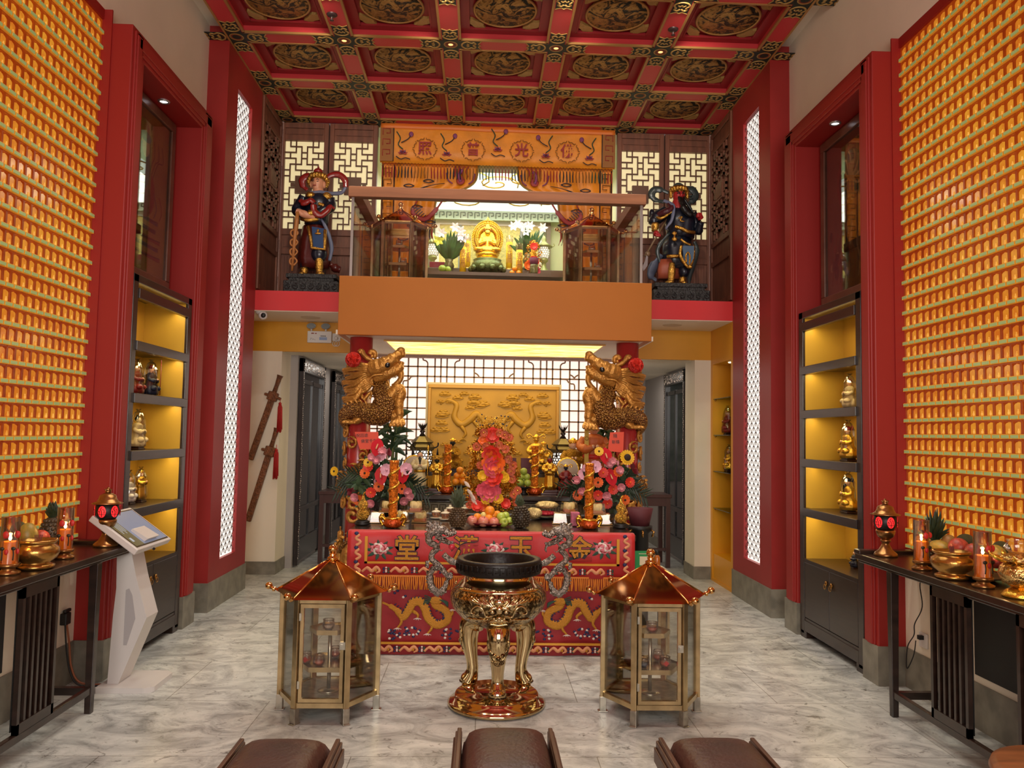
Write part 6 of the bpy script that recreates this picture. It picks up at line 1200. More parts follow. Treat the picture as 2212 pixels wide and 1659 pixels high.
def pineapple(lab, loc, h, r, m1, lean=0, leaf=1., m2=None):
    t = thing('pineapple', lab, 'pineapple', loc, rot=(0, lean, 0), group='pineapples'); b = MB(); prof = [(r*sin(pi*(.14+.78*i/9))**.6*(1-.05*i/9), h*i/9) for i in range(10)]; b.lathe(prof, 22)
    for i in range(9):
        for j in range(13): a = 2*pi*(j+.5*(i % 2))/13; z = h*(i+.6)/9.4; rr0 = r*sin(pi*(.14+.78*z/h))**.6; b.ball((rr0*.97*cos(a), rr0*.97*sin(a), z), (r*.2, r*.2, h*.052), 6)
    obj('fruit_body', b, m1, t); b = MB(); r_ = random.Random(int(h*999))
    for k in range(30): a = k*2.4; f = k/30; leafblade(b, (.01*cos(a), .01*sin(a), h*.97), ((.085-.06*f)*leaf*cos(a), (.085-.06*f)*leaf*sin(a), h+(.05+.14*f)*leaf), .011, 0, .012)
    obj('leaf_crown', b, m2 or PINL, t); return t
pineapple('pineapple with long grey-green leaves left of the fruit plate', tpos(988, 1139), .15, .062, PINE, 0, .95); pineapple('dark pineapple with short leaning crown right of the fruit plate', tpos(1127, 1139), .165, .066, PIND, -.1, .5)
pl = tpos(1057, 1138); t = thing('fruit_plate', 'oval dark red plate heaped with fruit at centre of the altar table', 'plate', (pl[0], pl[1]+.06, TZ)); b = MB(); b.lathe([(.09, 0), (.15, .012), (.19, .028), (.185, .031), (.14, .017), (.01, .012)], 40); b.v = [V((p.x, p.y*.62, p.z)) for p in b.v]; obj('dish', b, mat('plum_red_dish', (112, 22, 30), .25), t)
APK = mat('pink_apple_skin', (206, 92, 92), .3, var=(9, .35), var_col=(226, 150, 120)); APG = mat('green_apple_skin', (172, 186, 74), .3, var=(6, .15)); PALEF = mat('pale_lime_fruit', (222, 206, 120), .35)
def apple(name, lab, loc, r, m, g, rot=0, long=1.):
    t = thing(name, lab, 'apple' if 'apple' in name else 'fruit', loc, rot=(rot, rot*.6, 0), group=g); b = MB(); b.lathe([(.06*r, -.70*r), (.35*r, -.86*r), (.7*r, -.72*r), (.96*r, -.25*r), (1.0*r, .15*r), (.86*r, .6*r*long), (.55*r, .84*r*long), (.25*r, .82*r*long), (.04*r, .62*r*long)], 20); obj('flesh', b, m, t); b = MB(); b.tube([(0, 0, .6*r*long), (.08*r, 0, 1.0*r*long)], .05*r, 5); obj('stem', b, EMB4 if False else mat('fruit_stem', (70, 50, 30), .6), t)
PY = pl[1]+.06; PZ = TZ+.014
def fp(u, v, y): p = at(u, v, Y=PY+y); return (p.x, PY+y, p.z)
for u, v, y, r, lab in ((1020, 1125, -.05, .04, 'pink apple at left end of the front row of the fruit plate'), (1044, 1127, -.07, .042, 'pink apple at left-centre of the front row of the fruit plate'), (1067, 1128, -.07, .038, 'pink apple at centre of the front row of the fruit plate')): q = fp(u, v, y); apple('apple', lab, q, r, APK, 'pink apples on the plate', .3)
for u, v, y, r, lab in ((1083, 1117, -.03, .036, 'green apple with its base showing, right part of the plate'), (1092, 1115, .03, .034, 'green apple at the back right of the plate'), (1101, 1126, -.02, .032, 'small green fruit at right end of the plate')): apple('green_apple', lab, fp(u, v, y), r, APG, 'green apples on the plate', -.9)
apple('guava', 'long green guava lying at the front right of the plate', fp(1088, 1129, -.06), .036, APG, None, 1.2, 1.35)
b = MB(); b.ball((0, 0, 0), 1, 20); OM = b.mesh('orange', ORG)
for u, v, y, r, lab in ((1058, 1104, .0, .04, 'large orange on top of the fruit plate'), (1031, 1117, -.02, .031, 'tangerine at upper left of the plate beside the left pink apple'), (1039, 1119, .03, .03, 'tangerine tucked behind the left-centre pink apple'), (1056, 1120, -.03, .033, 'tangerine just below the large top orange'), (1066, 1113, .02, .033, 'orange just right of and below the top orange'), (1074, 1112, .05, .033, 'orange at the back beside the green apples')):
    tag(link('orange', OM, None, fp(u, v, y), None, r), lab, 'orange', 'oranges on the fruit plate')
tag(link('pale_fruit', OM.copy(), None, fp(1045, 1113, .0), None, .026), 'small pale yellow fruit at left of the top orange', 'fruit'); bpy.data.objects['pale_fruit'].data.materials[0] = PALEF
FOIL = mat('crinkled_foil_wrap', (216, 190, 130), .2, .4, bump=(50, 1.0), var=(14, .3)); FOILR = mat('red_foil_wrap', (170, 30, 44), .2, .3, bump=(50, 1.0))
def packet(name, lab, loc, rx, ry, rz, m):
    b = MB(); r_ = random.Random(int(loc[0]*1000)); b.ball((0, 0, rz), (rx, ry, rz), 16); b.v = [v*(1+r_.uniform(-.1, .1)) for v in b.v]; return tag(obj(name, b, m), lab, 'sweets')
p = tpos(1180, 1121); t = thing('sweets_plate', 'dark plate under foil-wrapped sweets at right of the altar table', 'plate', (p[0], p[1]+.06, TZ)); b = MB(); b.lathe([(.06, 0), (.13, .016), (.126, .019), (.01, .006)], 30); obj('dish', b, BLACK, t)
packet('sweets_bag', 'clear gold bag of sweets on the plate beside dark pineapple', p, .1, .07, .032, FOIL).location = (p[0]+.01, p[1]+.1, TZ+.075); packet('sweets_bag', 'red foil packet of sweets at the front of the sweets plate', p, .09, .05, .022, FOILR).location = (p[0]+.0, p[1]+.04, TZ+.02); packet('sweets_bag', 'crinkled clear bag of sweets half behind the dark pineapple', p, .07, .06, .045, FOIL).location = (at(1146, 1112, Z=TZ).x, 6.75, TZ+.004)
# the gold flower tower in the centre
gt = thing('flower_tower', 'tall gold tinsel flower tower with red silk flowers at centre of the altar', 'flower tower', (at(1062, 1000, Y=6.85).x, 6.85, TZ)); GX, GY = gt.location.x, 6.85
def gp(u, v, y=0): p = at(u, v, Y=GY+y); return (p.x-GX, y, p.z-TZ)
b = MB(); b.lathe([(.1, 0), (.11, .02), (.03, .05), (.02, .5), (.015, .72)], 16); obj('stand', b, GOLDC, gt)
for k, (u, v, rx, rz, n) in enumerate(((1060, 935, .13, .07, 700), (1062, 975, .2, .12, 1500), (1062, 1025, .24, .16, 2200), (1064, 1075, .25, .13, 1700))):
    q = gp(u, v); b = MB(); tinsel(b, q, rx, .13, rz, n, k+20, 0, .0105); obj('gold_tinsel', b, TINS, gt)
b = MB(); r_ = random.Random(3)
for k in range(26): x = r_.uniform(-.13, .13); q = gp(1060, 920); b.tube([(x*.5, .02, q[2]-.06), (x, -.02, q[2]+r_.uniform(-.02, .09))], .0018, 4); b.ball((x, -.02, q[2]+r_.uniform(-.02, .09)), .007, 6)
obj('wire_sprays', b, GOLDC, gt)
b = MB(); r_ = random.Random(4)
for k in range(16): x = r_.uniform(-.16, .16); q = gp(1060, 914); b.ball((x, -.02, q[2]+r_.uniform(-.03, .08)), .007, 6)
obj('blue_beads', b, mat('dark_blue_bead', (40, 48, 70), .2), gt)
for u, v, r0, m_, lay in ((1064, 940, .068, FLR, 2), (1062, 983, .082, FLR, 2), (1066, 1000, .1, FLO, 2), (1065, 1009, .09, FLP, 3), (1066, 1031, .085, FLR, 2), (1058, 1060, .095, FLP, 3), (1043, 1058, .06, FLP, 2), (1031, 1093, .05, FLR, 2), (1092, 1088, .045, FLR, 2), (1045, 1097, .04, FLO, 2), (1044, 952, .045, FLO, 2)):
    q = gp(u, v, -.17 if v > 970 else -.12); b = MB(); disc_flower(b, q, r0, 0, 8, .4, (rnd.uniform(-.3, .3), -1, rnd.uniform(-.1, .4)), lay); obj('silk_flower', b, m_, gt)
for u, v in ((1043, 1028), (1083, 1028), (1050, 1078), (1076, 1077), (1089, 1032)): q = gp(u, v, -.17); b = MB(); disc_flower(b, q, .045, 0, 6, .5, (0, -1, .2), 2); obj('yellow_blossom', b, FLY, gt)
AMF = mat('amber_bead_flower', (176, 74, 30), .15, .3, bump=(60, .5), var=(30, .3))
for u, v in ((1045, 935), (1090, 940), (1080, 935), (1100, 945), (1050, 965), (1078, 962), (1092, 970), (1108, 1005), (1104, 1018), (1106, 1035), (1098, 992), (1110, 1068), (1118, 1060), (1116, 1085), (1022, 1075), (1015, 1090), (1030, 965), (1038, 1005)): q = gp(u, v, -.15); b = MB(); disc_flower(b, q, .036, 0, 6, .2, (0, -1, .1), 1, 1); obj('amber_flower', b, [AMF, GOLDC], gt)
WPET = mat('white_rose_petal', (226, 206, 190), .5)
for u, v in ((1008, 1045), (1014, 1062), (1020, 1072), (1023, 1082)): q = gp(u, v, -.16); b = MB(); leafblade(b, (q[0]-.02, q[1], q[2]+.02), (q[0]+.03, q[1]-.02, q[2]-.03), .014); obj('white_petal', b, WPET, gt)

# ---------------------------------------------------------------- big flower arrangements with orange cards
FROND = mat('dark_palm_frond', (34, 48, 28), .5, var=(8, .3)); LEAF2 = mat('laurel_leaf', (58, 82, 52), .45, var=(8, .3)); ANTH = mat('anthurium_red', (196, 32, 44), .15, coat=.5); ROSE = mat('pink_rose_petal', (222, 142, 152), .55, var=(20, .2)); LILP = mat('pink_lily_petal', (228, 168, 186), .5, var=(20, .2)); MARO = mat('maroon_leaf', (104, 22, 34), .45); BASK = mat('dark_basket', (40, 28, 22), .6, bump=(60, .5)); CARD = mat('orange_red_card', (226, 72, 36), .5); SUNC = mat('sunflower_heart', (50, 30, 18), .7, bump=(90, .6))
def arrangement(lab, X, Y, items, seed, card, cardtxt, s):
    t = thing('flower_arrangement', lab, 'flower arrangement', (X, Y, TZ)); r_ = random.Random(seed)
    def g(u, v, y=-.12): p = at(u, v, Y=Y+y); return V((p.x-X, y, p.z-TZ))
    b = MB(); b.lathe([(.09, 0), (.12, .06), (.13, .14), (.12, .145), (.1, .05)], 22); obj('basket', b, BASK, t)
    for k in range(18):
        a = pi*(.02+.96*k/17)+r_.uniform(-.08, .08); L0 = r_.uniform(.28, .42); e = V((L0*cos(a)*1.05, r_.uniform(-.2, .06), .22+L0*sin(a)*.72-.06)); o = V((0, 0, .15)); b = MB(); mid = (o+e)/2+V((0, 0, .07)); st = cr([o, mid, e], 6); b.tube(st, .004, 5)
        for i in range(3, len(st)-1):
            p = V(st[i]); d = (V(st[i+1])-V(st[i-1])).normalized(); sd = d.cross(V((0, 1, 0))).normalized()
            for q in (-1, 1): leafblade(b, p, p+d*.07+sd*(q*.075)+V((0, -.01, -.012)), .0075)
        obj('palm_frond', b, FROND, t)
    for k in range(46):
        a = r_.uniform(0, 2*pi); rr0 = r_.uniform(.05, .26); c = V((rr0*cos(a)*1.05, r_.uniform(-.14, .05), .27+rr0*sin(a)*.75)); b = MB()
        for q in range(4): leafblade(b, c, c+V((r_.uniform(-.09, .09), -.03, r_.uniform(-.08, .09))), .02)
        obj('leaf_sprig', b, LEAF2 if k % 3 else FROND, t)
    for kind, u, v in items:
        c = g(u, v, -.2 if kind in 'agrlsoy' else -.12); b = MB(); n_ = V((c.x*1.2, -1, (c.z-.28)*1.0))
        if kind == 'a':
            pts = [(0, .075), (.03, .055), (.052, .02), (.05, -.02), (.03, -.06), (0, -.085), (-.03, -.06), (-.05, -.02), (-.052, .02), (-.03, .055)]; rz = r_.uniform(-.5, .5)
            b.T = M.Translation(c) @ M.Rotation(rz, 4, 'Y') @ M.Rotation(pi/2-.25, 4, 'X'); b.prism(pts, 0, .004); b.tube([(0, .02, .005), (.0, -.005, .03), (.0, -.03, .045)], .007, 6, 1); b.T = M.Identity(4); obj('anthurium', b, [ANTH, mat('anthurium_spadix', (214, 150, 110), .4)], t)
        elif kind in 'go': disc_flower(b, c, .045, 0, 13, .12, n_, 2, 1); obj('gerbera', b, [FLO if kind == 'o' else FLR, SUNC if kind == 'o' else FLO], t)
        elif kind == 'r':
            for l in range(4): disc_flower(b, c+V((0, -.008*l, 0)), .036-.006*l, 0, 5, .9, n_, 1)
            b.ball(c+V((0, -.012, 0)), .016, 8); obj('rose', b, ROSE, t)
        elif kind == 'l': disc_flower(b, c, .052, 0, 6, .35, n_, 1, 0); obj('lily', b, LILP, t)
        elif kind == 's': disc_flower(b, c, .066, 0, 18, .08, n_, 2); b.ball(c+V((0, -.01, 0)), (.03, .016, .03), 12, 1); obj('sunflower', b, [FLY, SUNC], t)
        elif kind == 'y': disc_flower(b, c, .04, 0, 14, .1, n_, 2, 1); obj('yellow_daisy', b, [FLY, SUNC], t)
        elif kind == 'm':
            for q in range(3): leafblade(b, c, c+V((r_.uniform(-.05, .05), -.03, r_.uniform(-.07, .07))), .022)
            obj('maroon_leaf', b, MARO, t)
        elif kind == 'b': b.ball(c, (.013, .013, .026), 8); obj('rose_bud', b, ROSE, t)
    c0, c1, c2, c3 = [g(u, v, -.16) for u, v in card]; b = MB(); b.add([c0, c1, c2, c3]+[c+V((0, .003, 0)) for c in (c0, c1, c2, c3)], [(3, 2, 1, 0), (4, 5, 6, 7), (0, 1, 5, 4), (1, 2, 6, 5), (2, 3, 7, 6), (3, 0, 4, 7)]); cd = obj('greeting_card', b, CARD, t)
    for tx, u, v, sz in cardtxt: q = g(u, v, -.163); glyphs(tx, sz, INKB, cd, 'handwriting', q, (pi/2, -.05, 0), .0005)
    cc = (c2+c3)/2; b = MB(); b.tube([cc+V((0, .01, .05)), (cc.x*.4, 0, .1)], .003, 5); obj('card_stick', b, mat('bamboo_stick', (170, 140, 80), .5), cd)
arrangement('large mixed flower arrangement with orange card at left of the altar', -.83, 6.95, [('a', 815, 965), ('l', 822, 983), ('r', 814, 994), ('r', 804, 988), ('r', 826, 975), ('m', 838, 970), ('a', 823, 1027), ('l', 835, 1015), ('o', 788, 1022), ('g', 795, 1008), ('y', 795, 999), ('o', 818, 1051), ('g', 801, 1064), ('r', 801, 1087), ('r', 767, 1074), ('b', 810, 1040), ('m', 760, 1062), ('r', 880, 1062), ('r', 872, 1082), ('l', 877, 1013), ('a', 870, 1024), ('o', 868, 1056), ('y', 722, 1018), ('r', 884, 1072), ('o', 774, 1081)], 21, ((766, 933), (817, 933), (819, 971), (777, 970)), (('祝回途', 782, 941, .034), ('佛堂千生', 797, 953, .034)), -1)
arrangement('large mixed flower arrangement with sunflower and orange card at right of the altar', 1.07, 6.95, [('a', 1309, 985), ('s', 1355, 988), ('y', 1294, 975), ('r', 1322, 997), ('r', 1316, 1003), ('b', 1335, 1001), ('a', 1320, 1030), ('o', 1336, 1019), ('g', 1303, 1021), ('o', 1292, 1042), ('g', 1361, 1042), ('g', 1325, 1057), ('r', 1341, 1053), ('r', 1310, 1071), ('o', 1350, 1080), ('g', 1312, 1088), ('l', 1272, 1012), ('l', 1262, 1024), ('l', 1286, 1008), ('r', 1246, 1037), ('r', 1258, 1061), ('g', 1292, 1070), ('m', 1368, 1015), ('o', 1248, 1070), ('b', 1320, 1082), ('r', 1338, 1016)], 33, ((1318, 934), (1348, 933), (1346, 978), (1313, 974)), (('隨', 1329, 942, .036), ('新禧', 1330, 955, .034)), 1)

# ---------------------------------------------------------------- second altar table with its figures
T2 = 1.01; t = thing('rear_altar_table', 'dark altar table with carved key-fret apron behind the offerings', 'table', (.12, 7.85, 0))
b = MB(); b.box(-.98, .98, -.42, .6, T2-.05, T2); b.box(-.96, .96, -.4, .58, T2-.075, T2-.05); obj('top', b, ALTW, t, bevel=.008)
FRET = mat('olive_carved_apron', (110, 92, 56), .45); b = MB(); b.box(-.92, .92, -.38, -.36, .84, T2-.075); obj('apron', b, FRET, t); b = MB()
for k in range(23): x = -.88+k*.078; b.tube([(x, -.384, .855), (x, -.384, .915), (x+.055, -.384, .915), (x+.055, -.384, .875), (x+.025, -.384, .875), (x+.025, -.384, .895)], .004, 4)
obj('key_fret', b, mat('fret_shadow_line', (70, 56, 34), .5), t)
for x in (-.9, .9):
    for y in (-.36, .54): b = MB(); b.box(x-.04, x+.04, y-.04, y+.04, 0, T2-.07); obj('leg', b, ALTW, t)
t = thing('rear_altar_step', 'raised dark step at the back of the rear altar table', 'altar step', (.12, 8.25, T2)); b = MB(); b.box(-.85, .85, -.2, .2, .14, .18); obj('top', b, ALTW, t); 
for x in (-.8, .8): b = MB(); b.box(x-.03, x+.03, -.18, .18, 0, .14); obj('side', b, ALTW, t)
def p2(u, Y, Z=T2): return (at(u, 1040, Y=Y).x, Y, Z)
amber_pillar('amber crystal pillar at left of the rear altar table', p2(966, 7.62), .46, 'rear amber pillars'); amber_pillar('amber crystal pillar at right of the rear altar table', p2(1155, 7.62), .46, 'rear amber pillars')
def hof(v0, Y, z0): return at(1060, v0, Y=Y).z-z0
BX2 = mat('dark_red_plinth', (74, 30, 24), .35)
for u, Y, lab in ((906, 7.58, 'dark red plinth under the cream old man figure'), (943, 7.66, 'dark red plinth under the gold spear figure'), (1187, 7.66, 'dark red plinth under the gold figure at right'), (1222, 7.58, 'dark red plinth under the kneeling gilt figure')):
    b = MB(); b.box(-.085, .085, -.06, .06, 0, .02); b.box(-.075, .075, -.05, .05, .02, .045); tag(obj('figure_plinth', b, BX2, bevel=.004), lab, 'plinth', 'plinths on the rear altar').location = p2(u, Y)
figurine('old_man_figurine', 'cream old man figure with raised staff at left of the rear altar', p2(906, 7.58, T2+.045), hof(975, 7.58, T2+.045), CREAM, SKIN, GOLDC, .1, False, 'bun', staff=True, base=False, beard=True); figurine('spear_figurine', 'gold robed figure with spear beside the left rear amber pillar', p2(943, 7.66, T2+.045), hof(988, 7.66, T2+.045), GOLDC, BLACK, GLIT, 0, False, 'wings', staff=True, base=False)
figurine('official_figurine', 'gold official figure beside the right rear amber pillar', p2(1187, 7.66, T2+.045), hof(983, 7.66, T2+.045), GOLDC, CRIM, GLIT, -.1, False, 'bun', base=False); figurine('kneeling_figurine', 'small red and gold kneeling figure at right of the rear altar', p2(1222, 7.58, T2+.045), .27, CRIM, NAVY, GOLDC, 0, True, 'wings', base=False)
SZ = T2+.18
figurine('long_haired_deity', 'gold deity seen with long black hair behind the left amber pillar', p2(976, 8.15, SZ), .36, GLIT, BLACK, GOLDC, 0, True, 'crown'); figurine('dark_haired_deity', 'gold deity with tall black headdress left of the flower tower', p2(1033, 8.2, SZ), .38, GOLDC, BLACK, GLIT, 0, True, 'bun'); figurine('horned_crown_deity', 'gold deity with curled horn crown above the right amber pillar', p2(1157, 8.15, SZ), .42, GOLDC, GOLDC, GOLDC, 0, True, 'wings'); figurine('seated_gold_deity', 'smaller gold deity right of the horn-crowned deity', p2(1173, 8.22, SZ), .34, GOLDC, GOLDC, GOLDC, 0, True, 'crown')
figurine('crowned_guardian', 'gold guardian figure in tall crown beside the right bronze lamp', p2(1237, 7.95), hof(945, 7.95, T2), GLIT, SKIN, GOLDC, 0, False, 'crown'); figurine('orange_robed_figure', 'orange-robed figure with red ribbon beside the yellow banner', p2(1281, 7.9), hof(905, 7.9, T2), mat('orange_robe', (196, 100, 36), .5, bump=(20, .3)), SKIN, FLR, 0, False, 'crown')
MIRF = mat('pale_disc_face', (206, 186, 160), .25)
for u, lab in ((894, 'round pale disc mirror in gilt rim behind the old man figure'), (1226, 'round pale disc mirror in gilt rim behind the kneeling figure')):
    q = p2(u, 7.75); t = thing('disc_mirror', lab, 'mirror', q); b = MB(); b.at((0, 0, .24), rx=pi/2); b.lathe([(.0, 0), (.1, 0), (.1, .012), (.0, .012)], 30, cap=False); obj('disc', b, MIRF, t); b = MB(); b.tube([(.104*cos(a*pi/20), 0, .24+.104*sin(a*pi/20)) for a in range(40)], .01, 8, closed=True); obj('gilt_rim', b, GOLDC, t); b = MB(); b.box(-.06, .06, -.03, .03, 0, .03); b.tube([(0, 0, .03), (0, 0, .14)], .012, 8); obj('stand', b, WOODB, t)
BLB = mat('black_bronze', (46, 38, 34), .35, .6); GLB = mat('olive_bronze', (120, 104, 66), .3, .7)
def bronze_lamp(u, lab):
    Y = 8.3; t = thing('honeycomb_lamp', lab, 'lamp', p2(u, Y), group='bronze altar lamps'); z = lambda v: at(1060, v, Y=Y).z-T2
    b = MB(); b.lathe([(.08, 0), (.05, .05), (.04, .1), (.09, z(1012)-.0), (.09, z(1008))], 16); obj('stand', b, BLB, t); b = MB(); b.lathe([(.075, z(1010)), (.1, z(1000)), (.105, z(985)), (.1, z(975))], 20); obj('glowing_globe', b, HON, t); b = MB()
    for i in range(6):
        for j in range(18): a = 2*pi*(j+.5*(i % 2))/18; zz = z(1008)+i*.028; r_ = .102+.006*(1-abs(i-2.5)/2.5); b.tube([(r_*cos(a+.2*cos(q)), r_*sin(a+.2*cos(q)), zz+.019*sin(q)) for q in [k*pi/3 for k in range(6)]], .0045, 4, closed=True)
    obj('honeycomb_mesh', b, BLB, t); b = MB(); b.lathe([(.12, z(975)), (.13, z(968)), (.1, z(960)), (.12, z(957)), (.05, z(945))], 6, sm=False); obj('roof', b, GLB, t); b = MB(); b.lathe([(.04, z(946)), (.016, z(938)), (.03, z(934)), (.012, z(930))], 14)
    for k in range(12): a = k*2.4; b.tube(cr([(0, 0, z(932)), (.03*cos(a), .03*sin(a), z(924)), (.05*cos(a), .05*sin(a), z(916))], 3), [.007, .006, .002], 5)
    obj('flame_finial', b, BLB, t)
    for k in range(6): a = k*pi/3; b = MB(); b.tube(cr([(.12*cos(a), .12*sin(a), z(970)), (.16*cos(a), .16*sin(a), z(966)), (.165*cos(a), .165*sin(a), z(958))], 3), .008, 6); b.tube([(.16*cos(a), .16*sin(a), z(970)), (.16*cos(a), .16*sin(a), z(985))], [.004, .014], 6); obj('roof_hook', b, BLB, t)
bronze_lamp(910, 'black bronze lamp with honeycomb globe at left of the gilt relief'); bronze_lamp(1215, 'black bronze lamp with honeycomb globe at right of the gilt relief')
def fruit_pile(u, Y, m, g, nm, cat, lab):
    c = p2(u, Y); t = thing('fruit_stand', 'small dark stand under the %s on the rear altar' % g, 'stand', c); b = MB(); b.lathe([(.05, 0), (.03, .02), (.03, .05), (.075, .07), (.075, .074)], 18); obj('stand', b, BLACK, t)
    me = OM if m is None else OM.copy()
    if m: me.materials[0] = m
    for k, (dx, dy, dz) in enumerate(((-.036, -.03, .036), (.036, -.03, .036), (0, .035, .036), (-.025, 0, .092), (.028, -.004, .092), (0, -.01, .145))): tag(link(nm, me, None, (c[0]+dx, c[1]+dy, T2+.074+dz), None, (.035, .035, .033)), '%s %s pile on the rear altar' % (lab, ('at lower left of the', 'at lower right of the', 'at lower back of the', 'at mid left of the', 'at mid right of the', 'on top of the')[k]), cat, g)
fruit_pile(993, 7.6, None, 'mandarin pile', 'mandarin', 'orange', 'mandarin'); fruit_pile(1131, 7.6, APG, 'green apple pile', 'green_apple', 'apple', 'green apple')
PURP = mat('plum_paper_box', (104, 40, 54), .5); 
for u, Y, w_, z0, h_, lab in ((1137, 7.95, .11, .18, .17, 'tall plum gift box right of the flower tower, rear altar'), (1108, 8.0, .05, .18, .17, 'narrow mauve box left of the tall plum gift box, rear altar')):
    t = thing('gift_box', lab, 'box', p2(u, 8.1, SZ)); b = MB(); b.box(-w_/2, w_/2, -.04, .04, 0, .06); obj('base', b, PURP, t); b = MB(); b.box(-w_/2-.004, w_/2+.004, -.044, .044, .06, .15); obj('lid', b, PURP, t)
t = thing('donation_card', 'small white and red printed card standing at right of rear altar', 'card', p2(1247, 7.6)); b = MB(); b.box(-.07, .02, -.004, .004, .0, .2); obj('white_half', b, PORC, t); b = MB(); b.box(.02, .08, -.004, .004, .0, .2); obj('red_half', b, FLR, t); b = MB(); b.box(-.03, .0, -.006, -.004, .08, .18); obj('stamp', b, EMB1, t)
p = p2(1266, 7.8); t = thing('yellow_banner', 'narrow yellow banner on a stand with figure finial, right of the altar', 'banner', p); b = MB(); b.box(-.02, .022, -.006, .006, .28, .86); obj('cloth', b, mat('banner_yellow', (206, 170, 60), .55), t); b = MB(); b.tube([(0, .012, 0), (0, .012, .92)], .008, 8); b.lathe([(.05, 0), (.05, .015), (.01, .03)], 16); obj('pole', b, BRASS, t); b = MB(); folds(b, [(.035, .88), (.028, .95), (.02, 1.0)], 12, 5); b.ball((0, 0, 1.02), .022, 8); b.lathe([(.022, 1.03), (.024, 1.045), (.0, 1.05)], 10); obj('finial_figure', b, BRASS, t)
b = MB()
for k in range(4): b.tube([(0.001+.018*cos(q*pi/5), -.007, .76-k*.11+.018*sin(q*pi/5)) for q in range(10)], .003, 4, closed=True)
obj('round_mark', b, EMB5, t)
def palm(lab, u, Y, seed, n, spread, zt):
    X = at(u, 950, Y=Y).x; t = thing('potted_plant', lab, 'plant', (X, Y, 0)); r_ = random.Random(seed); b = MB(); b.lathe([(.13, 0), (.17, .3), (.18, .32), (.15, .32)], 22); obj('pot', b, mat('plant_pot', (90, 60, 50), .5), t); b = MB(); b.tube([(0, 0, .3), (.01, 0, zt-.25)], .014, 8)
    for k in range(3): b.tube([(0, 0, .3), (r_.uniform(-.1, .1), r_.uniform(-.05, .05), zt-.2)], .009, 6)
    obj('stem', b, mat('plant_stem', (80, 86, 50), .6), t); b = MB()
    for k in range(n): a = r_.uniform(0, 2*pi); z0 = zt-r_.uniform(.0, .36); leafblade(b, (.02*cos(a), .02*sin(a), z0), (spread*r_.uniform(.6, 1.1)*cos(a), spread*.5*sin(a), z0+r_.uniform(-.14, .13)), .024, 0, .03)
    obj('leaves', b, mat('broad_plant_leaf', (48, 74, 46), .4, var=(7, .3)), t)
palm('potted green plant behind the left dragon column', 846, 8.4, 5, 40, .22, 1.72); palm('potted green plant behind the right dragon column', 1300, 8.4, 8, 40, .2, 1.72)
# right of the table: bin, stand, green sign
t = thing('maroon_bin', 'maroon velvet bin on a black metal stand at right of the altar table', 'bin', (at(1382, 1160, Y=6.45).x, 6.45, 0)); b = MB(); b.lathe([(.075, .86), (.105, 1.0), (.1, 1.0), (.07, .87)], 24); obj('bin', b, mat('maroon_velvet', (84, 26, 34), .7), t); b = MB(); b.lathe([(.09, 0), (.09, .02), (.07, .03), (.07, .8), (.1, .83), (.1, .86)], 20); obj('stand', b, BLACK, t)
for k in range(3): a = -pi/2+(k-1)*.9; b = MB(); b.tube([(.1*cos(a), .1*sin(a), .83), (.125*cos(a), .125*sin(a), .82), (.11*cos(a), .11*sin(a), .78)], .009, 6); obj('hook', b, BRASS, t)
t = thing('low_side_table', 'small pale low table behind the right floor lantern', 'table', (at(1402, 1228, Y=6.0).x, 6.0, 0)); b = MB(); zt_ = at(1402, 1228, Y=6.0).z; b.box(-.13, .13, -.14, .14, zt_-.025, zt_); obj('top', b, PORC, t, bevel=.003)
for x in (-.11, .11):
    for y in (-.12, .12): b = MB(); b.box(x-.015, x+.015, y-.015, y+.015, 0, zt_-.025); obj('leg', b, LFR, t)
p = at(1390, 1221, Y=5.96); t = thing('green_sign', 'green payment sign with blank white square, right of the altar table', 'sign', (p.x, 5.96, zt_)); b = MB(); b.box(-.065, .065, -.004, .004, 0, .135); obj('board', b, mat('sign_green', (20, 140, 70), .4), t); b = MB(); b.box(-.03, .035, -.006, -.004, .03, .095); obj('white_square', b, PORC, t); b = MB()
for k in range(9): b.box(-.035+k*.008, -.03+k*.008, -.0055, -.004, .112, .118)
obj('small_print', b, PORC, t); b = MB(); b.box(-.04, .04, .004, .05, 0, .008); obj('foot', b, PLW, t)
t = thing('bottle', 'small dark-capped bottle beside the green sign', 'bottle', (at(1425, 1220, Y=6.02).x-.02, 6.02, zt_)); b = MB(); b.lathe([(.022, 0), (.024, .01), (.022, .08), (.012, .1)], 16); obj('body', b, mat('amber_bottle', (170, 90, 30), .2), t); b = MB(); b.lathe([(.014, .1), (.016, .13), (.01, .135)], 14); b.box(-.03, .012, -.008, .008, .125, .137); obj('pump', b, BLACK, t)

# ---------------------------------------------------------------- the bronze censer
CHAMP = mat('polished_champagne_bronze', (206, 180, 134), .1, 1.); DKB = mat('blackened_bronze_rim', (26, 19, 16), .4, .4, bump=(30, .15)); ASH = mat('incense_ash', (40, 32, 28), .95, bump=(40, .5)); SILV = mat('antique_silver', (150, 142, 134), .26, 1., var=(70, .55), bump=(80, .8)); DRKR = mat('relief_shadow_bronze', (74, 58, 40), .25, .9)
m, N, L, bs = nodemat('chased_bronze'); tc = N.new('ShaderNodeTexCoord'); v = N.new('ShaderNodeTexVoronoi'); v.inputs['Scale'].default_value = 46; n = N.new('ShaderNodeTexNoise'); n.inputs['Scale'].default_value = 26; n.inputs['Detail'].default_value = 3; n.inputs['Distortion'].default_value = 3; L.new(tc.outputs['Object'], n.inputs['Vector']); L.new(tc.outputs['Object'], v.inputs['Vector'])
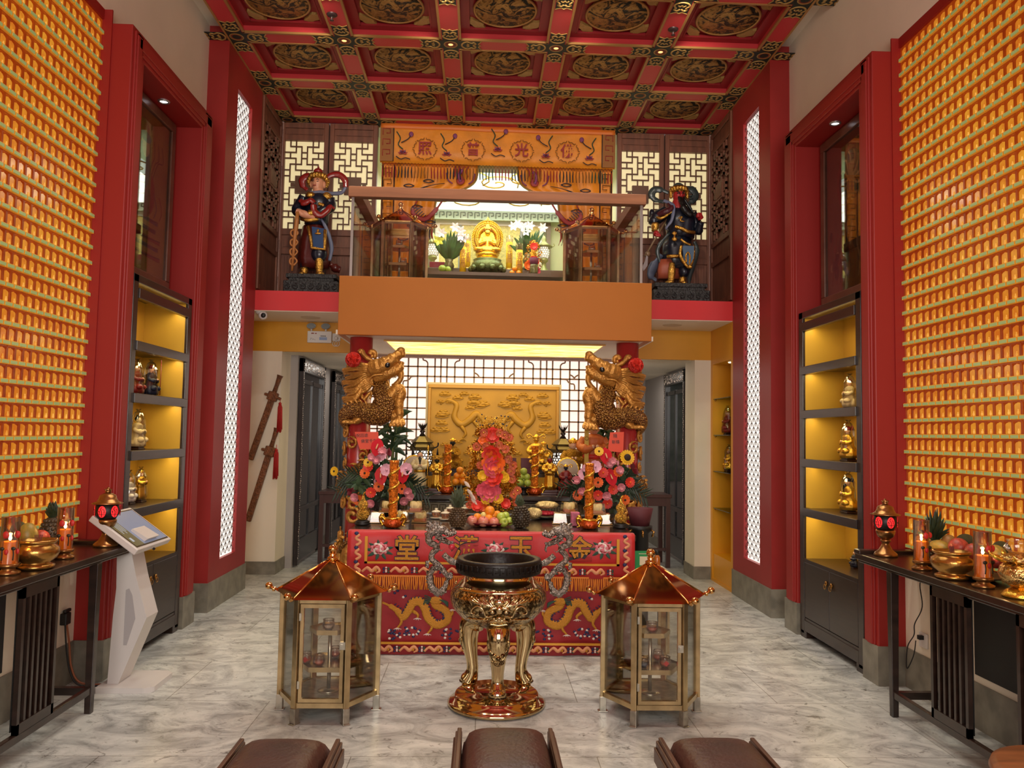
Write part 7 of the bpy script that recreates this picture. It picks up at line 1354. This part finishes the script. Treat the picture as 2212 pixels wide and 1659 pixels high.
mx = N.new('ShaderNodeMixRGB'); mx.inputs[0].default_value = .55; L.new(v.outputs['Distance'], mx.inputs[1]); L.new(n.outputs['Fac'], mx.inputs[2]); r = ramp(N, [(.3, (214, 190, 144)), (.46, (190, 164, 116)), (.56, (92, 74, 48))]); L.new(mx.outputs[0], r.inputs[0]); L.new(r.outputs[0], bs.inputs['Base Color']); bp = N.new('ShaderNodeBump'); bp.inputs['Strength'].default_value = .55; bp.inputs['Distance'].default_value = .012; bp.invert = True; L.new(mx.outputs[0], bp.inputs['Height']); L.new(bp.outputs[0], bs.inputs['Normal']); bs.inputs['Metallic'].default_value = 1; bs.inputs['Roughness'].default_value = .17
CHASE = m; KX, KY = .12, 4.757
cz = thing('incense_censer', 'large three-legged bronze censer with dragon handles in the middle of the hall', 'incense censer', (KX, KY, 0))
b = MB(); b.lathe([(.268, 0), (.284, .01), (.286, .022), (.272, .034), (.254, .046), (.246, .062), (.242, .07), (.236, .074), (.14, .076), (.138, .083), (.128, .083), (.126, .072), (.01, .072)], 64); obj('base', b, CHAMP, cz)
b = MB(); b.lathe([(.02, .447), (.1, .452), (.17, .476), (.23, .52), (.268, .565), (.283, .61), (.282, .64)], 72, cap=False); b.lathe([(.282, .64), (.276, .66), (.262, .68)], 72, cap=False); obj('bowl', b, CHASE, cz)
b = MB(); b.lathe([(.262, .68), (.268, .686), (.25, .7), (.225, .722), (.212, .735), (.206, .75), (.206, .765)], 64, cap=False); obj('shoulder', b, CHAMP, cz)
b = MB(); b.lathe([(.21, .758), (.246, .766), (.25, .775), (.25, .835), (.246, .846), (.213, .847), (.207, .84), (.2, .78), (.19, .72)], 64, cap=False); obj('rim', b, DKB, cz)
b = MB()
for k in range(40):
    a = 2*pi*k/40
    b.tube([((.2515)*cos(a+d*.15), .2515*sin(a+d*.15), z) for d, z in ((0, .785), (0, .825), (.8, .825), (.8, .797), (.35, .797))], .003, 4)
obj('key_fret', b, DKB, cz); b = MB(); b.lathe([(.197, .775), (.1, .78), (.01, .782)], 40, cap=False); obj('ash', b, ASH, cz)
def bowl_r(z): 
    P = [(.447, .02), (.452, .1), (.476, .17), (.52, .23), (.565, .268), (.61, .283), (.64, .282), (.66, .276), (.68, .262)]
    for (z0, r0), (z1, r1) in zip(P, P[1:]):
        if z0 <= z <= z1: return r0+(r1-r0)*(z-z0)/(z1-z0)
    return .26
def onb(x, z, o=.004):   # a point on the bowl's front face
    r_ = bowl_r(z)+o; return (x, -sqrt(max(1e-4, r_*r_-x*x)), z)
b = MB(); f = lambda P, o=.004: cr([onb(x, z, o) for x, z in P], 5)
for s in (-1, 1):
    b.tube(f([(s*.03, .575), (s*.07, .56), (s*.09, .6), (s*.12, .62), (s*.15, .6), (s*.155, .575), (s*.135, .57)]), [.006, .006, .0065, .006, .006, .005, .003], 6)
    for k in range(6): b.tube(f([(s*(.03+.012*k), .615+.004*k), (s*(.05+.018*k), .64), (s*(.055+.026*k), .668)], .006), [.008, .007, .002], 6)
    b.ball(onb(s*.038, .593, .008), (.014, .012, .013), 10); b.ball(onb(s*.028, .553, .01), (.01, .012, .009), 8)
    b.tube(f([(s*.015, .618), (s*.04, .612), (s*.06, .596)], .01), [.008, .01, .005], 6)
    for k in range(5): b.tube(f([(s*(.06+.02*k), .545-.004*k), (s*(.085+.02*k), .535), (s*(.09+.025*k), .515)], .003), [.006, .006, .002], 5)
b.ball(onb(0, .558, .014), (.017, .016, .014), 10); b.ball(onb(0, .605, .012), (.02, .014, .024), 10); b.ball(onb(0, .642, .004), (.03, .012, .02), 10); b.tube(f([(-.05, .532), (-.02, .54), (0, .537), (.02, .54), (.05, .532)], .008), .007, 6); b.tube(f([(-.05, .512), (0, .506), (.05, .512)], .008), .006, 6)
for k in range(7): x = -.036+.012*k; b.tube([onb(x, .53, .006), onb(x, .52, .006)], .0035, 5)
obj('dragon_mask', b, CHAMP, cz)
b = MB()
for s in (-1, 1): b.ball(onb(s*.038, .59, .0), (.024, .01, .02), 10); b.ball(onb(s*.085, .575, -.003), (.03, .008, .02), 10)
obj('mask_hollow', b, DRKR, cz)
for k in range(8):
    a = k*pi/4; b = MB(); x0, y0 = .252*cos(a), .252*sin(a)
    for q in (-1, 0, 1): b.ball((.25*cos(a+q*.07), .25*sin(a+q*.07), .698), (.012, .012, .008), 8)
    obj('cloud_boss', b, CHAMP, cz)
LEGP = cr([(.13, .475, .07), (.178, .455, .066), (.195, .40, .062), (.19, .33, .05), (.172, .24, .036), (.166, .18, .035), (.178, .135, .045), (.19, .112, .052), (.19, .096, .044), (.188, .085, .036), (.19, .073, .044)], 5)
for k, a in enumerate((-pi/2, pi/6, 5*pi/6)):
    dx, dy = cos(a), sin(a); lg = MB(); lg.tube([(dx*r_, dy*r_, z) for r_, z, w_ in LEGP], [w_ for r_, z, w_ in LEGP], 20); lgo = obj('leg', lg, CHAMP, cz)
    b = MB(); ux, uy = -dy, dx
    def onl(t, z, o=.0):
        q = min(LEGP, key=lambda p: abs(p[1]-z) if p[0] > .15 else 9); return (dx*(q[0]+(q[2]+o)*sqrt(max(.05, 1-t*t)))+ux*t*(q[2]+o), dy*(q[0]+(q[2]+o)*sqrt(max(.05, 1-t*t)))+uy*t*(q[2]+o), z)
    for s in (-1, 1):
        b.tube(cr([onl(s*.2, .335), onl(s*.6, .35), onl(s*.85, .37), onl(s*.7, .33), onl(s*.4, .315)], 4), .007, 6); b.ball(onl(s*.45, .345), (.014, .014, .012), 8); b.tube(cr([onl(s*.9, .42), onl(s*.95, .38), onl(s*.8, .34)], 4), .008, 6)
        for q in range(3): b.tube([onl(s*(.15+.25*q), .312), onl(s*(.15+.22*q), .294)], [.007, .004], 6)
    b.ball(onl(0, .33, .004), (.016, .016, .014), 8); b.tube(cr([onl(-.8, .3), onl(0, .285), onl(.8, .3)], 4), .006, 6); obj('beast_mask', b, CHASE, lgo)
    b = MB(); b.tube(cr([onl(t, .105+.012*abs((t*3) % 1-.5)) for t in [-.95+.19*q for q in range(11)]], 3), .005, 6); obj('petal_edge', b, DRKR, lgo)
def Hc(x, y, d=0): p = at(905+x/5.01, 1120+y/5.01, Y=KY+d); return (p.x-KX, d, p.z)
def HR(*pts): return cr([Hc(*p) for p in pts], 5)
hh = MB()
hh.tube(HR((330, 620), (300, 690), (270, 760), (205, 800), (140, 740), (120, 640), (125, 590), (180, 520), (240, 545), (270, 580), (230, 520), (170, 470), (135, 430), (150, 370), (195, 330), (180, 290), (120, 260), (105, 210), (130, 160), (190, 140)), [.010, .016, .02, .021, .021, .021, .018, .016, .014, .016, .017, .018, .018, .018, .018, .019, .02, .022, .022, .024], 12)
hh.tube(HR((160, 140), (230, 115), (290, 140), (330, 165), (370, 160), (385, 130)), [.026, .026, .022, .018, .016, .011], 12); hh.ball(Hc(375, 130), (.013, .016, .012), 8); hh.ball(Hc(395, 155), (.01, .014, .012), 8); hh.ball(Hc(250, 100), (.016, .024, .012), 8)
hh.tube(HR((190, 180), (250, 225), (310, 255), (350, 270), (370, 245)), [.02, .018, .015, .013, .008], 10); hh.tube(HR((350, 275), (365, 320), (350, 360)), [.008, .007, .003], 8)
hh.tube(HR((265, 385), (300, 420), (350, 460), (400, 480), (430, 490)), [.018, .018, .02, .018, .016], 10); hh.tube(HR((260, 560), (300, 610), (340, 640), (350, 600), (330, 585)), [.016, .016, .013, .01, .006], 10)
for P in (((150, 120), (100, 80), (65, 75)), ((150, 100), (110, 45), (65, 40)), ((190, 100), (170, 40), (180, 20)), ((140, 150), (85, 120), (60, 130)), ((125, 180), (80, 165), (60, 180)), ((200, 90), (210, 50), (175, 30)), ((110, 480), (85, 470), (65, 480)), ((110, 520), (80, 510), (75, 480))): hh.tube(HR(*P), [.013, .009, .003], 7)
for s in (-1, 1):
    for P in (((300, 150), (330, 190), (280, 200), (190, 220), (110, 250)), ((300, 260), (240, 250), (210, 300), (240, 350), (280, 320)), ((240, 530), (190, 560), (160, 530), (200, 510), (150, 500))): hh.tube(cr([Hc(x, y, s*.022) for x, y in P], 4), [.006, .006, .005, .004, .002], 6)
    hh.ball(Hc(265, 125, s*.024), .008, 8)
HD = fuse(hh, 'dragon_handle', SILV, .0032, 2, cz)
b = MB()
for k in range(16): q = HR((270, 760), (205, 800), (140, 740), (120, 640), (125, 590)); p = V(q[int(k*len(q)/16)]); c = V(Hc(200, 660)); o = (p-c).normalized(); b.tube([p+o*.018, p+o*.03], [.007, .001], 6)
obj('spine_fin', b, SILV, HD)
H2 = link('dragon_handle', HD.data, cz); H2.scale = (-1, 1, 1); k_ = link('spine_fin', HD.children[0].data, H2)
b = MB(); b.ball((-Hc(355, 305)[0], 0, Hc(355, 305)[2]), .02, 14); obj('red_pearl', b, mat('red_pearl', (196, 50, 66), .25), H2)

# ---------------------------------------------------------------- kneeling stools
LEA = mat('brown_leather', (66, 32, 24), .42, bump=(60, .25), var=(5, .35), spec=.6); STW = mat('walnut_frame', (84, 54, 38), .4, var=(5, .25), stretch=(6, 1, 1))
def stool(lab, x, y):
    t = thing('kneeling_stool', lab, 'stool', (x, y, 0), group='kneeling stools'); W, D_ = .176, .29; b = MB(); n = 14; m_ = 14; rows = []
    for i in range(n+1):
        fy = -1+2*i/n; row = []
        for j in range(m_+1): fx = -1+2*j/m_; ed = (1-abs(fx)**6)*(1-abs(fy)**6); row.append((fx*W*(1-.03*abs(fy)**4), fy*D_*(1-.03*abs(fx)**4), .30+.085*ed**.55+.012*(1-fx*fx)*(1-fy*fy)))
        rows.append(row)
    b.sheet(rows); k = len(b.v); 
    ring = [rows[0][j] for j in range(m_+1)]+[rows[i][m_] for i in range(1, n+1)]+[rows[n][j] for j in range(m_-1, -1, -1)]+[rows[i][0] for i in range(n-1, 0, -1)]
    nb_ = len(ring); b.add(ring+[(x_, y_, .262) for x_, y_, z_ in ring], [(i, i+nb_, (i+1) % nb_+nb_, (i+1) % nb_) for i in range(nb_)]+[tuple(range(nb_, 2*nb_))], 0, True); obj('cushion', b, LEA, t)
    for s in (-1, 1):
        b = MB(); b.box(*sorted((s*(W+.002), s*(W+.03))), -D_-.02, D_+.02, .235, .335); b.box(*sorted((s*(W+.004), s*(W+.022))), -D_-.01, D_+.01, .335, .352); b.box(*sorted((s*(W+.03), s*(W+.038))), -D_-.02, D_+.02, .25, .31); obj('side_rail', b, STW, t, bevel=.006)
        for e in (-1, 1): b = MB(); b.box(*sorted((s*(W-.03), s*(W+.026))), *sorted((e*(D_-.035), e*(D_+.015))), 0, .24); obj('leg', b, STW, t, bevel=.004)
    for e in (-1, 1): b = MB(); b.box(-W, W, *sorted((e*D_, e*(D_+.018))), .225, .265); obj('end_rail', b, STW, t, bevel=.004)
stool('brown leather kneeling stool at left in front of the left floor lantern', -.735, 2.985); stool('brown leather kneeling stool in the middle in front of the censer', .124, 3.11); stool('brown leather kneeling stool at right in front of the right floor lantern', .945, 3.01)
t = thing('round_stool', 'round brown wooden stool near the right console, at the picture edge', 'stool', (2.05, 2.71, 0)); RW = mat('honey_brown_wood', (136, 82, 44), .4, var=(4, .3), stretch=(1, 5, 1)); b = MB(); b.lathe([(.2, .405), (.25, .415), (.262, .435), (.255, .455), (.235, .462), (.01, .462)], 48); obj('seat', b, RW, t)
for k in range(4): a = pi/4+k*pi/2; b = MB(); b.tube([(.15*cos(a), .15*sin(a), .41), (.21*cos(a), .21*sin(a), 0)], [.024, .02], 10); obj('leg', b, RW, t)

# ---------------------------------------------------------------- consoles under the lamp walls
CONW = mat('console_dark_wood', (40, 26, 20), .28, coat=.25, var=(4, .3), stretch=(6, .6, 6)); CZ = .868
def console(s, nm):
    t = thing('console_table', 'long dark wooden console with slatted front panels under the %s lamp wall' % nm, 'console table', (sx(s, 2.43), 3.68, 0), -s*pi/2)   # local x along wall, -y to the hall
    b = MB(); b.box(-1.32, 1.32, -.19, .185, CZ-.038, CZ); b.box(-1.3, 1.3, -.175, .175, CZ-.055, CZ-.038); obj('top', b, CONW, t, bevel=.005)
    for e in (-1, 1):
        b = MB(); b.box(*sorted((e*1.27, e*1.345)), -.185, .185, CZ-.004, CZ+.022); b.box(*sorted((e*1.0, e*1.32)), .165, .185, CZ-.004, CZ+.026); obj('raised_end', b, CONW, t, bevel=.006)
        for y in (-.165, .14):
            b = MB(); x = e*.905; b.add([(x-.018, y-.018, 0), (x+.018, y-.018, 0), (x+.018, y+.018, 0), (x-.018, y+.018, 0), (x-.026, y-.024, CZ-.05), (x+.026, y-.024, CZ-.05), (x+.026, y+.024, CZ-.05), (x-.026, y+.024, CZ-.05)], [(0, 3, 2, 1), (4, 5, 6, 7), (0, 1, 5, 4), (1, 2, 6, 5), (2, 3, 7, 6), (3, 0, 4, 7)]); obj('leg', b, CONW, t, bevel=.003)
        b = MB(); b.box(e*.905-.018, e*.905+.018, -.145, .12, .1, .14); obj('side_stretcher', b, CONW, t)
        b = MB(); x0, x1 = sorted((e*.18, e*.50)); b.box(x0, x0+.022, -.178, -.155, .14, CZ-.05); b.box(x1-.022, x1, -.178, -.155, .14, CZ-.05); b.box(x0, x1, -.178, -.155, CZ-.1, CZ-.05); b.box(x0, x1, -.178, -.155, .14, .19)
        p_ = obj('slat_frame', b, CONW, t)
        for k in range(5): b = MB(); xx = x0+.022+(x1-x0-.044)*(k+1)/6; b.box(xx-.009, xx+.009, -.175, -.15, .19, CZ-.1); obj('slat', b, CONW, p_)
        b = MB(); b.box(x0+.02, x1-.02, -.14, -.135, .15, CZ-.06); obj('backing', b, BLACK, p_)
    b = MB(); b.box(-.905, .905, -.178, -.15, .105, .145); obj('long_stretcher', b, CONW, t, bevel=.003); return t
console(-1, 'left'); console(1, 'right')
BRZ = mat('worn_brass', (156, 112, 66), .28, .9, var=(20, .3)); REDG = emitm('red_lamp_glow', (240, 40, 44), 1.0)
def altar_lamp(lab, loc):
    t = thing('red_altar_lamp', lab, 'lamp', loc, group='red altar lamps'); b = MB(); b.lathe([(.068, 0), (.07, .012), (.062, .022), (.04, .04), (.024, .07), (.02, .085), (.03, .09), (.03, .1), (.022, .106)], 24); obj('foot', b, BRZ, t); b = MB(); b.lathe([(.022, .104), (.045, .12), (.055, .145), (.056, .158), (.05, .162)], 24); obj('cup', b, BRZ, t)
    b = MB(); b.lathe([(.046, .16), (.066, .19), (.07, .215), (.062, .245), (.046, .255)], 28); obj('black_globe', b, BLACK, t); b = MB(); g2 = MB()
    for k in range(6):
        a = -pi/2+k*pi/3; pts = []
        def og(q, w): return ((.0715-abs(w)*.09)*cos(a+q), (.0715-abs(w)*.09)*sin(a+q), .21+w)
        for j in range(16): an = 2*pi*j/16; pts.append(og(.33*cos(an), .034*sin(an)))
        b.add(pts+[tuple(V(og(0, 0))*1.0)], [(j, (j+1) % 16, 16) for j in range(16)])
        for w0 in (-.016,): g2.tube([og(q, w0) for q in (-.28, -.1, .1, .28)], .002, 4)
        g2.tube(cr([og(0, -.03), og(0, 0), og(-.12, .014), (og(0, .026))], 4), .0022, 4); g2.tube(cr([og(.2, -.01), og(.18, .01), og(.05, .012)], 4), .002, 4); g2.tube(cr([og(-.2, -.01), og(-.2, .004), og(-.28, .0)], 4), .002, 4)
    obj('red_window', b, REDG, t); obj('window_tracery', g2, BLACK, t)
    b = MB(); b.lathe([(.084, .252), (.088, .256), (.06, .266), (.05, .285), (.045, .302), (.024, .314), (.012, .318)], 28); obj('hat', b, BRZ, t); b = MB(); b.lathe([(.012, .316), (.02, .324), (.01, .33), (.014, .338), (.002, .352)], 14)
    for k in range(4): a = k*pi/2; b.tube([(.01*cos(a), .01*sin(a), .325), (.022*cos(a), .022*sin(a), .338)], .004, 5)
    obj('finial', b, BRZ, t)
altar_lamp('brass lamp with red glowing windows at far end of left console', (-2.22, 4.88, CZ)); altar_lamp('brass lamp with red glowing windows at far end of right console', (2.5, 4.86, CZ))
WAXO = mat('orange_wax', (226, 120, 22), .5, emit=((220, 96, 10), .35)); FLAME = emitm('candle_flame', (255, 226, 170), 12); PRINTR = mat('red_flower_print', (196, 40, 36), .5); PRINTD = mat('dark_flower_print', (40, 36, 22), .5)
def glass_candle(lab, loc):
    t = thing('glass_candle', lab, 'candle', loc, group='burning glass candles'); b = MB(); b.lathe([(.05, 0), (.052, .012), (.03, .022), (.03, .03), (.046, .036), (.046, .05), (.042, .052)], 22); obj('brass_foot', b, BRZ, t); b = MB(); b.lathe([(.041, .05), (.041, .27), (.043, .272), (.039, .272), (.038, .055)], 28, cap=False); obj('glass_tube', b, CUPG, t); b = MB(); b.lathe([(.037, .052), (.037, .15), (.034, .156), (.01, .152)], 24); obj('wax', b, WAXO, t)
    b = MB(); b.tube([(0, 0, .15), (0, 0, .162)], .002, 5); obj('wick', b, BLACK, t); b = MB(); b.lathe([(.003, .16), (.007, .168), (.005, .178), (.0005, .19)], 10); obj('flame', b, FLAME, t); b = MB(); pr = lambda a, z, o=.0415: (o*cos(a), o*sin(a), z)
    for q in (-1.9, -.7): b.tube(cr([pr(q, .07), pr(q+.05, .1), pr(q-.06, .13)], 4), .003, 4, 1); b.ball(pr(q, .125), (.012, .004, .009), 8, 1); b.ball(pr(q+.4, .19), (.016, .006, .018), 8, 0); b.ball(pr(q+.5, .11), (.01, .004, .014), 8, 0)
    obj('printed_flower', b, [PRINTR, PRINTD], t)
    lamp('POINT', 'candle_flame_light', (loc[0], loc[1], loc[2]+.2), .5, (1, .55, .2), size=.01)
glass_candle('orange candle in glass tube beside the pineapple on left console', (-2.228, 4.42, CZ)); glass_candle('orange candle in glass tube at the picture edge on left console', (-2.236, 3.93, CZ)); glass_candle('orange candle in glass tube near the lamp on right console', (2.45, 4.37, CZ)); glass_candle('orange candle in glass tube beside the ornate glass lamp, right console', (2.47, 3.86, CZ))
def censer_pot(lab, loc):
    t = thing('incense_pot', lab, 'incense pot', loc, group='brass incense pots'); b = MB(); b.lathe([(.07, 0), (.082, .006), (.084, .018), (.066, .026), (.062, .032), (.09, .052), (.103, .08), (.1, .104), (.08, .118), (.078, .124), (.092, .132), (.092, .142), (.076, .144), (.07, .126), (.02, .11)], 40); obj('pot', b, BRASS, t); b = MB()
    for k in range(5): b.tube([(-.01+.006*k, 0, .11), (-.012+.007*k, .003*k, .165)], .002, 4)
    obj('incense_stub', b, mat('burnt_incense', (90, 30, 30), .7), t)
censer_pot('brass incense pot in front of the fruit on left console', (-2.2, 4.1, CZ)); censer_pot('brass incense pot in front of the fruit on right console', (2.46, 4.1, CZ))
MANG = mat('green_mango_skin', (142, 130, 56), .4, var=(4, .25), var_col=(176, 140, 60)); PEAC = mat('red_mango_skin', (176, 72, 56), .4, var=(4, .25)); CUST = mat('custard_apple_skin', (94, 94, 52), .6, bump=(26, 1.0), var=(30, .3)); DARKF = mat('dark_green_fruit', (70, 74, 40), .45, bump=(30, .4)); STRP = mat('striped_melon', (150, 110, 60), .45, var=(30, .5))
def tray(lab, x, y): t = thing('fruit_tray', lab, 'tray', (x, y, CZ)); b = MB(); b.lathe([(.1, 0), (.16, .016), (.2, .022), (.198, .027), (.15, .021), (.01, .01)], 36); b.v = [V((p.x*.6, p.y, p.z)) for p in b.v]; obj('dish', b, BLACK, t)
tray('dark tray under the fruit on left console', -2.36, 4.2); tray('dark tray under the fruit on right console', 2.6, 4.12)
def cfruit(name, lab, x, y, z, r, m, cat='fruit'): b = MB(); b.ball((0, 0, 0), 1, 18); o = tag(obj(name, b, m), lab, cat); o.location = (x, y, z); o.scale = r; return o
def cf(u, v, X): p = at(u, v, X=X); return p.y, p.z
for name, lab, u, v, X, r, m in (('mango', 'tall yellow-green mango behind the left incense pot', 60, 1160, -2.36, (.05, .05, .075), MANG), ('red_mango', 'red mango right of the yellow-green mango, left console', 88, 1164, -2.34, (.045, .05, .048), PEAC), ('dark_fruit', 'dark green fruit left of the yellow-green mango, left console', 40, 1155, -2.42, (.045, .05, .07), DARKF), ('green_melon', 'green fruit at the picture edge on left console', 0, 1168, -2.36, (.05, .05, .07), DARKF),
    ('mango', 'green mango lying beside the pineapple on right console', 2030, 1183, 2.58, (.045, .085, .042), MANG), ('red_mango', 'large red mango behind the right incense pot', 2071, 1182, 2.6, (.05, .058, .05), PEAC), ('red_mango', 'red mango beside the candle tube on right console', 2104, 1194, 2.6, (.045, .05, .05), PEAC), ('custard_apple', 'bumpy green custard apple behind the red mangoes', 2086, 1173, 2.66, (.05, .055, .05), CUST), ('striped_fruit', 'brown striped fruit behind the green mango, right console', 2050, 1172, 2.67, (.04, .045, .045), STRP), ('green_mango', 'olive mango right of the candle tube, right console', 2150, 1196, 2.6, (.045, .06, .045), MANG), ('custard_apple', 'dark bumpy custard apple behind the olive mango', 2163, 1190, 2.66, (.045, .05, .05), CUST), ('red_mango', 'red mango lying below the olive mango, right console', 2148, 1212, 2.54, (.04, .06, .035), PEAC)): y, z = cf(u, v, X); cfruit(name, lab, X, y, z, r, m)
pineapple('dark pineapple with stubby crown on left console', (-2.38, at(109, 1180, X=-2.38).y, CZ), .2, .058, PIND, 0, .5, FROND); pineapple('leafy pineapple behind the first candle on right console', (2.62, at(2020, 1190, X=2.62).y, CZ), .14, .06, PINE, 0, 1.0, FROND)
t = thing('ornate_glass_lamp', 'ornate gilt and crystal glass lamp at right edge on right console', 'lamp', (2.49, 3.62, CZ)); MERC = mat('mercury_glass_gilt', (214, 176, 110), .1, .95, var=(40, .5), bump=(40, .7)); b = MB(); b.lathe([(.075, 0), (.08, .01), (.06, .03), (.03, .045)], 20); obj('foot', b, GOLDC, t); b = MB(); b.lathe([(.03, .042), (.075, .07), (.09, .105), (.08, .14), (.05, .16)], 24); obj('faceted_bowl', b, MERC, t); b = MB(); b.lathe([(.05, .16), (.1, .172), (.06, .19), (.04, .2)], 24); obj('petal_collar', b, MERC, t); b = MB(); b.lathe([(.04, .2), (.065, .225), (.05, .25), (.055, .262)], 24, cap=False); obj('glass_top', b, CUPG, t)
for k in range(8): a = k*pi/4; b = MB(); b.tube(cr([(.06*cos(a), .06*sin(a), .165), (.11*cos(a), .11*sin(a), .18), (.125*cos(a), .125*sin(a), .2)], 4), [.012, .01, .003], 6); obj('petal', b, GOLDC, t)
# socket, cables, black sheets painted for the dark in open recesses under the consoles
def cable(lab, pts, r, m): b = MB(); b.tube(cr(pts, 8), r, 6); tag(obj('cable', b, m), lab, 'cable')
CAB = mat('black_cable', (18, 16, 16), .5); CABO = mat('orange_brown_cable', (150, 84, 50), .5)
t = thing('power_socket', 'white wall socket with black plug under the right console', 'socket', (sx(1, WD), 4.93, .3)); b = MB(); b.box(-.012, 0, -.045, .045, 0, .09); obj('plate', b, PLW, t, bevel=.003); b = MB(); b.box(-.04, -.012, -.014, .014, .05, .075); obj('plug', b, BLACK, t)
xw = sx(1, WD)-.02; cable('thin black cable hanging from the right console down to wall socket', [(xw, 4.84, .8), (xw-.02, 4.9, .7), (xw-.02, 4.88, .56), (xw-.03, 4.95, .44), (xw-.03, 4.96, .37), (xw-.04, 5.02, .28), (xw-.03, 5.05, .14), (xw-.03, 4.97, .24), (xw-.03, 4.94, .34)], .0035, CAB)
xl = sx(-1, WD)+.03; t = thing('power_plug', 'black plug adaptor in the wall under the left console', 'plug', (sx(-1, WD), 5.0, .38)); b = MB(); b.box(0, .04, -.03, .03, 0, .07); b.box(.01, .03, -.02, .05, .07, .09); obj('body', b, BLACK, t, bevel=.006)
cable('orange-brown cable looping from the left plug to the floor', [(xl, 5.0, .38), (xl+.01, 5.02, .26), (xl+.03, 5.02, .12), (xl+.08, 5.03, .03), (xl+.2, 5.05, .012), (xl+.3, 5.1, .01)], .006, CABO); cable('black cable looping beside the orange-brown cable, left wall', [(xl, 4.98, .38), (xl+.01, 4.99, .24), (xl+.04, 4.99, .1), (xl+.1, 5.0, .02), (xl+.26, 5.06, .008)], .005, CAB)
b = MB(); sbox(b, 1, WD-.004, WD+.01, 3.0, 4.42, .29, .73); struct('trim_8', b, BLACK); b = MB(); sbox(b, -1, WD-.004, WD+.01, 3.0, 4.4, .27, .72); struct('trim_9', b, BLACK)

# ---------------------------------------------------------------- self-service kiosk at the left
KW = mat('kiosk_white_metal', (214, 208, 204), .35); KD = mat('kiosk_groove_grey', (176, 170, 170), .4)
t = thing('information_kiosk', 'white floor-standing touch screen kiosk beside the left display cabinet', 'kiosk', (-2.12, 5.085, 0))
b = MB(); b.prism([(-.14, -.17), (.15, -.17), (.195, -.13), (.195, .15), (.15, .19), (-.14, .19)], 0, .032); obj('base', b, KW, t, bevel=.01)
PR = [(-.105, .03), (-.04, .03), (.112, .425), (.04, .66), (.0, .83), (.1, .9), (.0, .96), (-.085, .83), (-.078, .6), (-.09, .43)]
b = MB(); b.at((0, .085, 0), rx=pi/2); b.prism(PR, .0, .17); obj('column', b, KW, t, bevel=.006)
b = MB(); b.at((0, -.0855, 0), rx=pi/2); b.prism([(-.02, .26), (.0, .26), (.045, .42), (.02, .56), (.0, .6), (-.02, .59)], 0, .001); obj('side_recess', b, KD, t)
L0, T0, B0 = V((-2.283+2.12, -.255, 1.056)), V((-2.283+2.12, .255, 1.056)), V((-2.008+2.12, -.255, .856)); ex = (T0-L0).normalized(); ey = (B0-L0).normalized(); nz = ey.cross(ex) if ey.cross(ex).z > 0 else ex.cross(ey)
def kq(a, c, o): return L0+ex*a+ey*c+nz*o
def slab(b, a0, a1, c0, c1, o0, o1): b.add([kq(a0, c0, o0), kq(a1, c0, o0), kq(a1, c1, o0), kq(a0, c1, o0), kq(a0, c0, o1), kq(a1, c0, o1), kq(a1, c1, o1), kq(a0, c1, o1)], [(0, 3, 2, 1), (4, 5, 6, 7), (0, 1, 5, 4), (1, 2, 6, 5), (2, 3, 7, 6), (3, 0, 4, 7)])
b = MB(); slab(b, 0, .51, 0, .34, -.04, 0); sc_ = obj('screen_housing', b, KW, t, bevel=.006); b = MB(); slab(b, .02, .49, .018, .322, 0, .002); obj('bezel', b, mat('screen_bezel', (70, 60, 40), .2), sc_); SCB = emitm('screen_blue_grey', (112, 120, 140), .55); b = MB(); slab(b, .14, .48, .028, .312, .002, .003); obj('display', b, SCB, sc_); b = MB(); slab(b, .03, .14, .028, .312, .002, .003); obj('menu_strip', b, emitm('screen_olive', (92, 86, 56), .5), sc_)
b = MB()
for k in range(4): slab(b, .06+.02*k, .066+.02*k, .07, .2-.02*(k % 2), .003, .0036)
slab(b, .05, .075, .24, .275, .003, .0036); obj('screen_text', b, emitm('screen_text', (150, 160, 170), .6), sc_)
b = MB(); b.tube([(0.06, .0, .86), (.1, .02, .82)], .008, 6); obj('cable_stub', b, CAB, t)
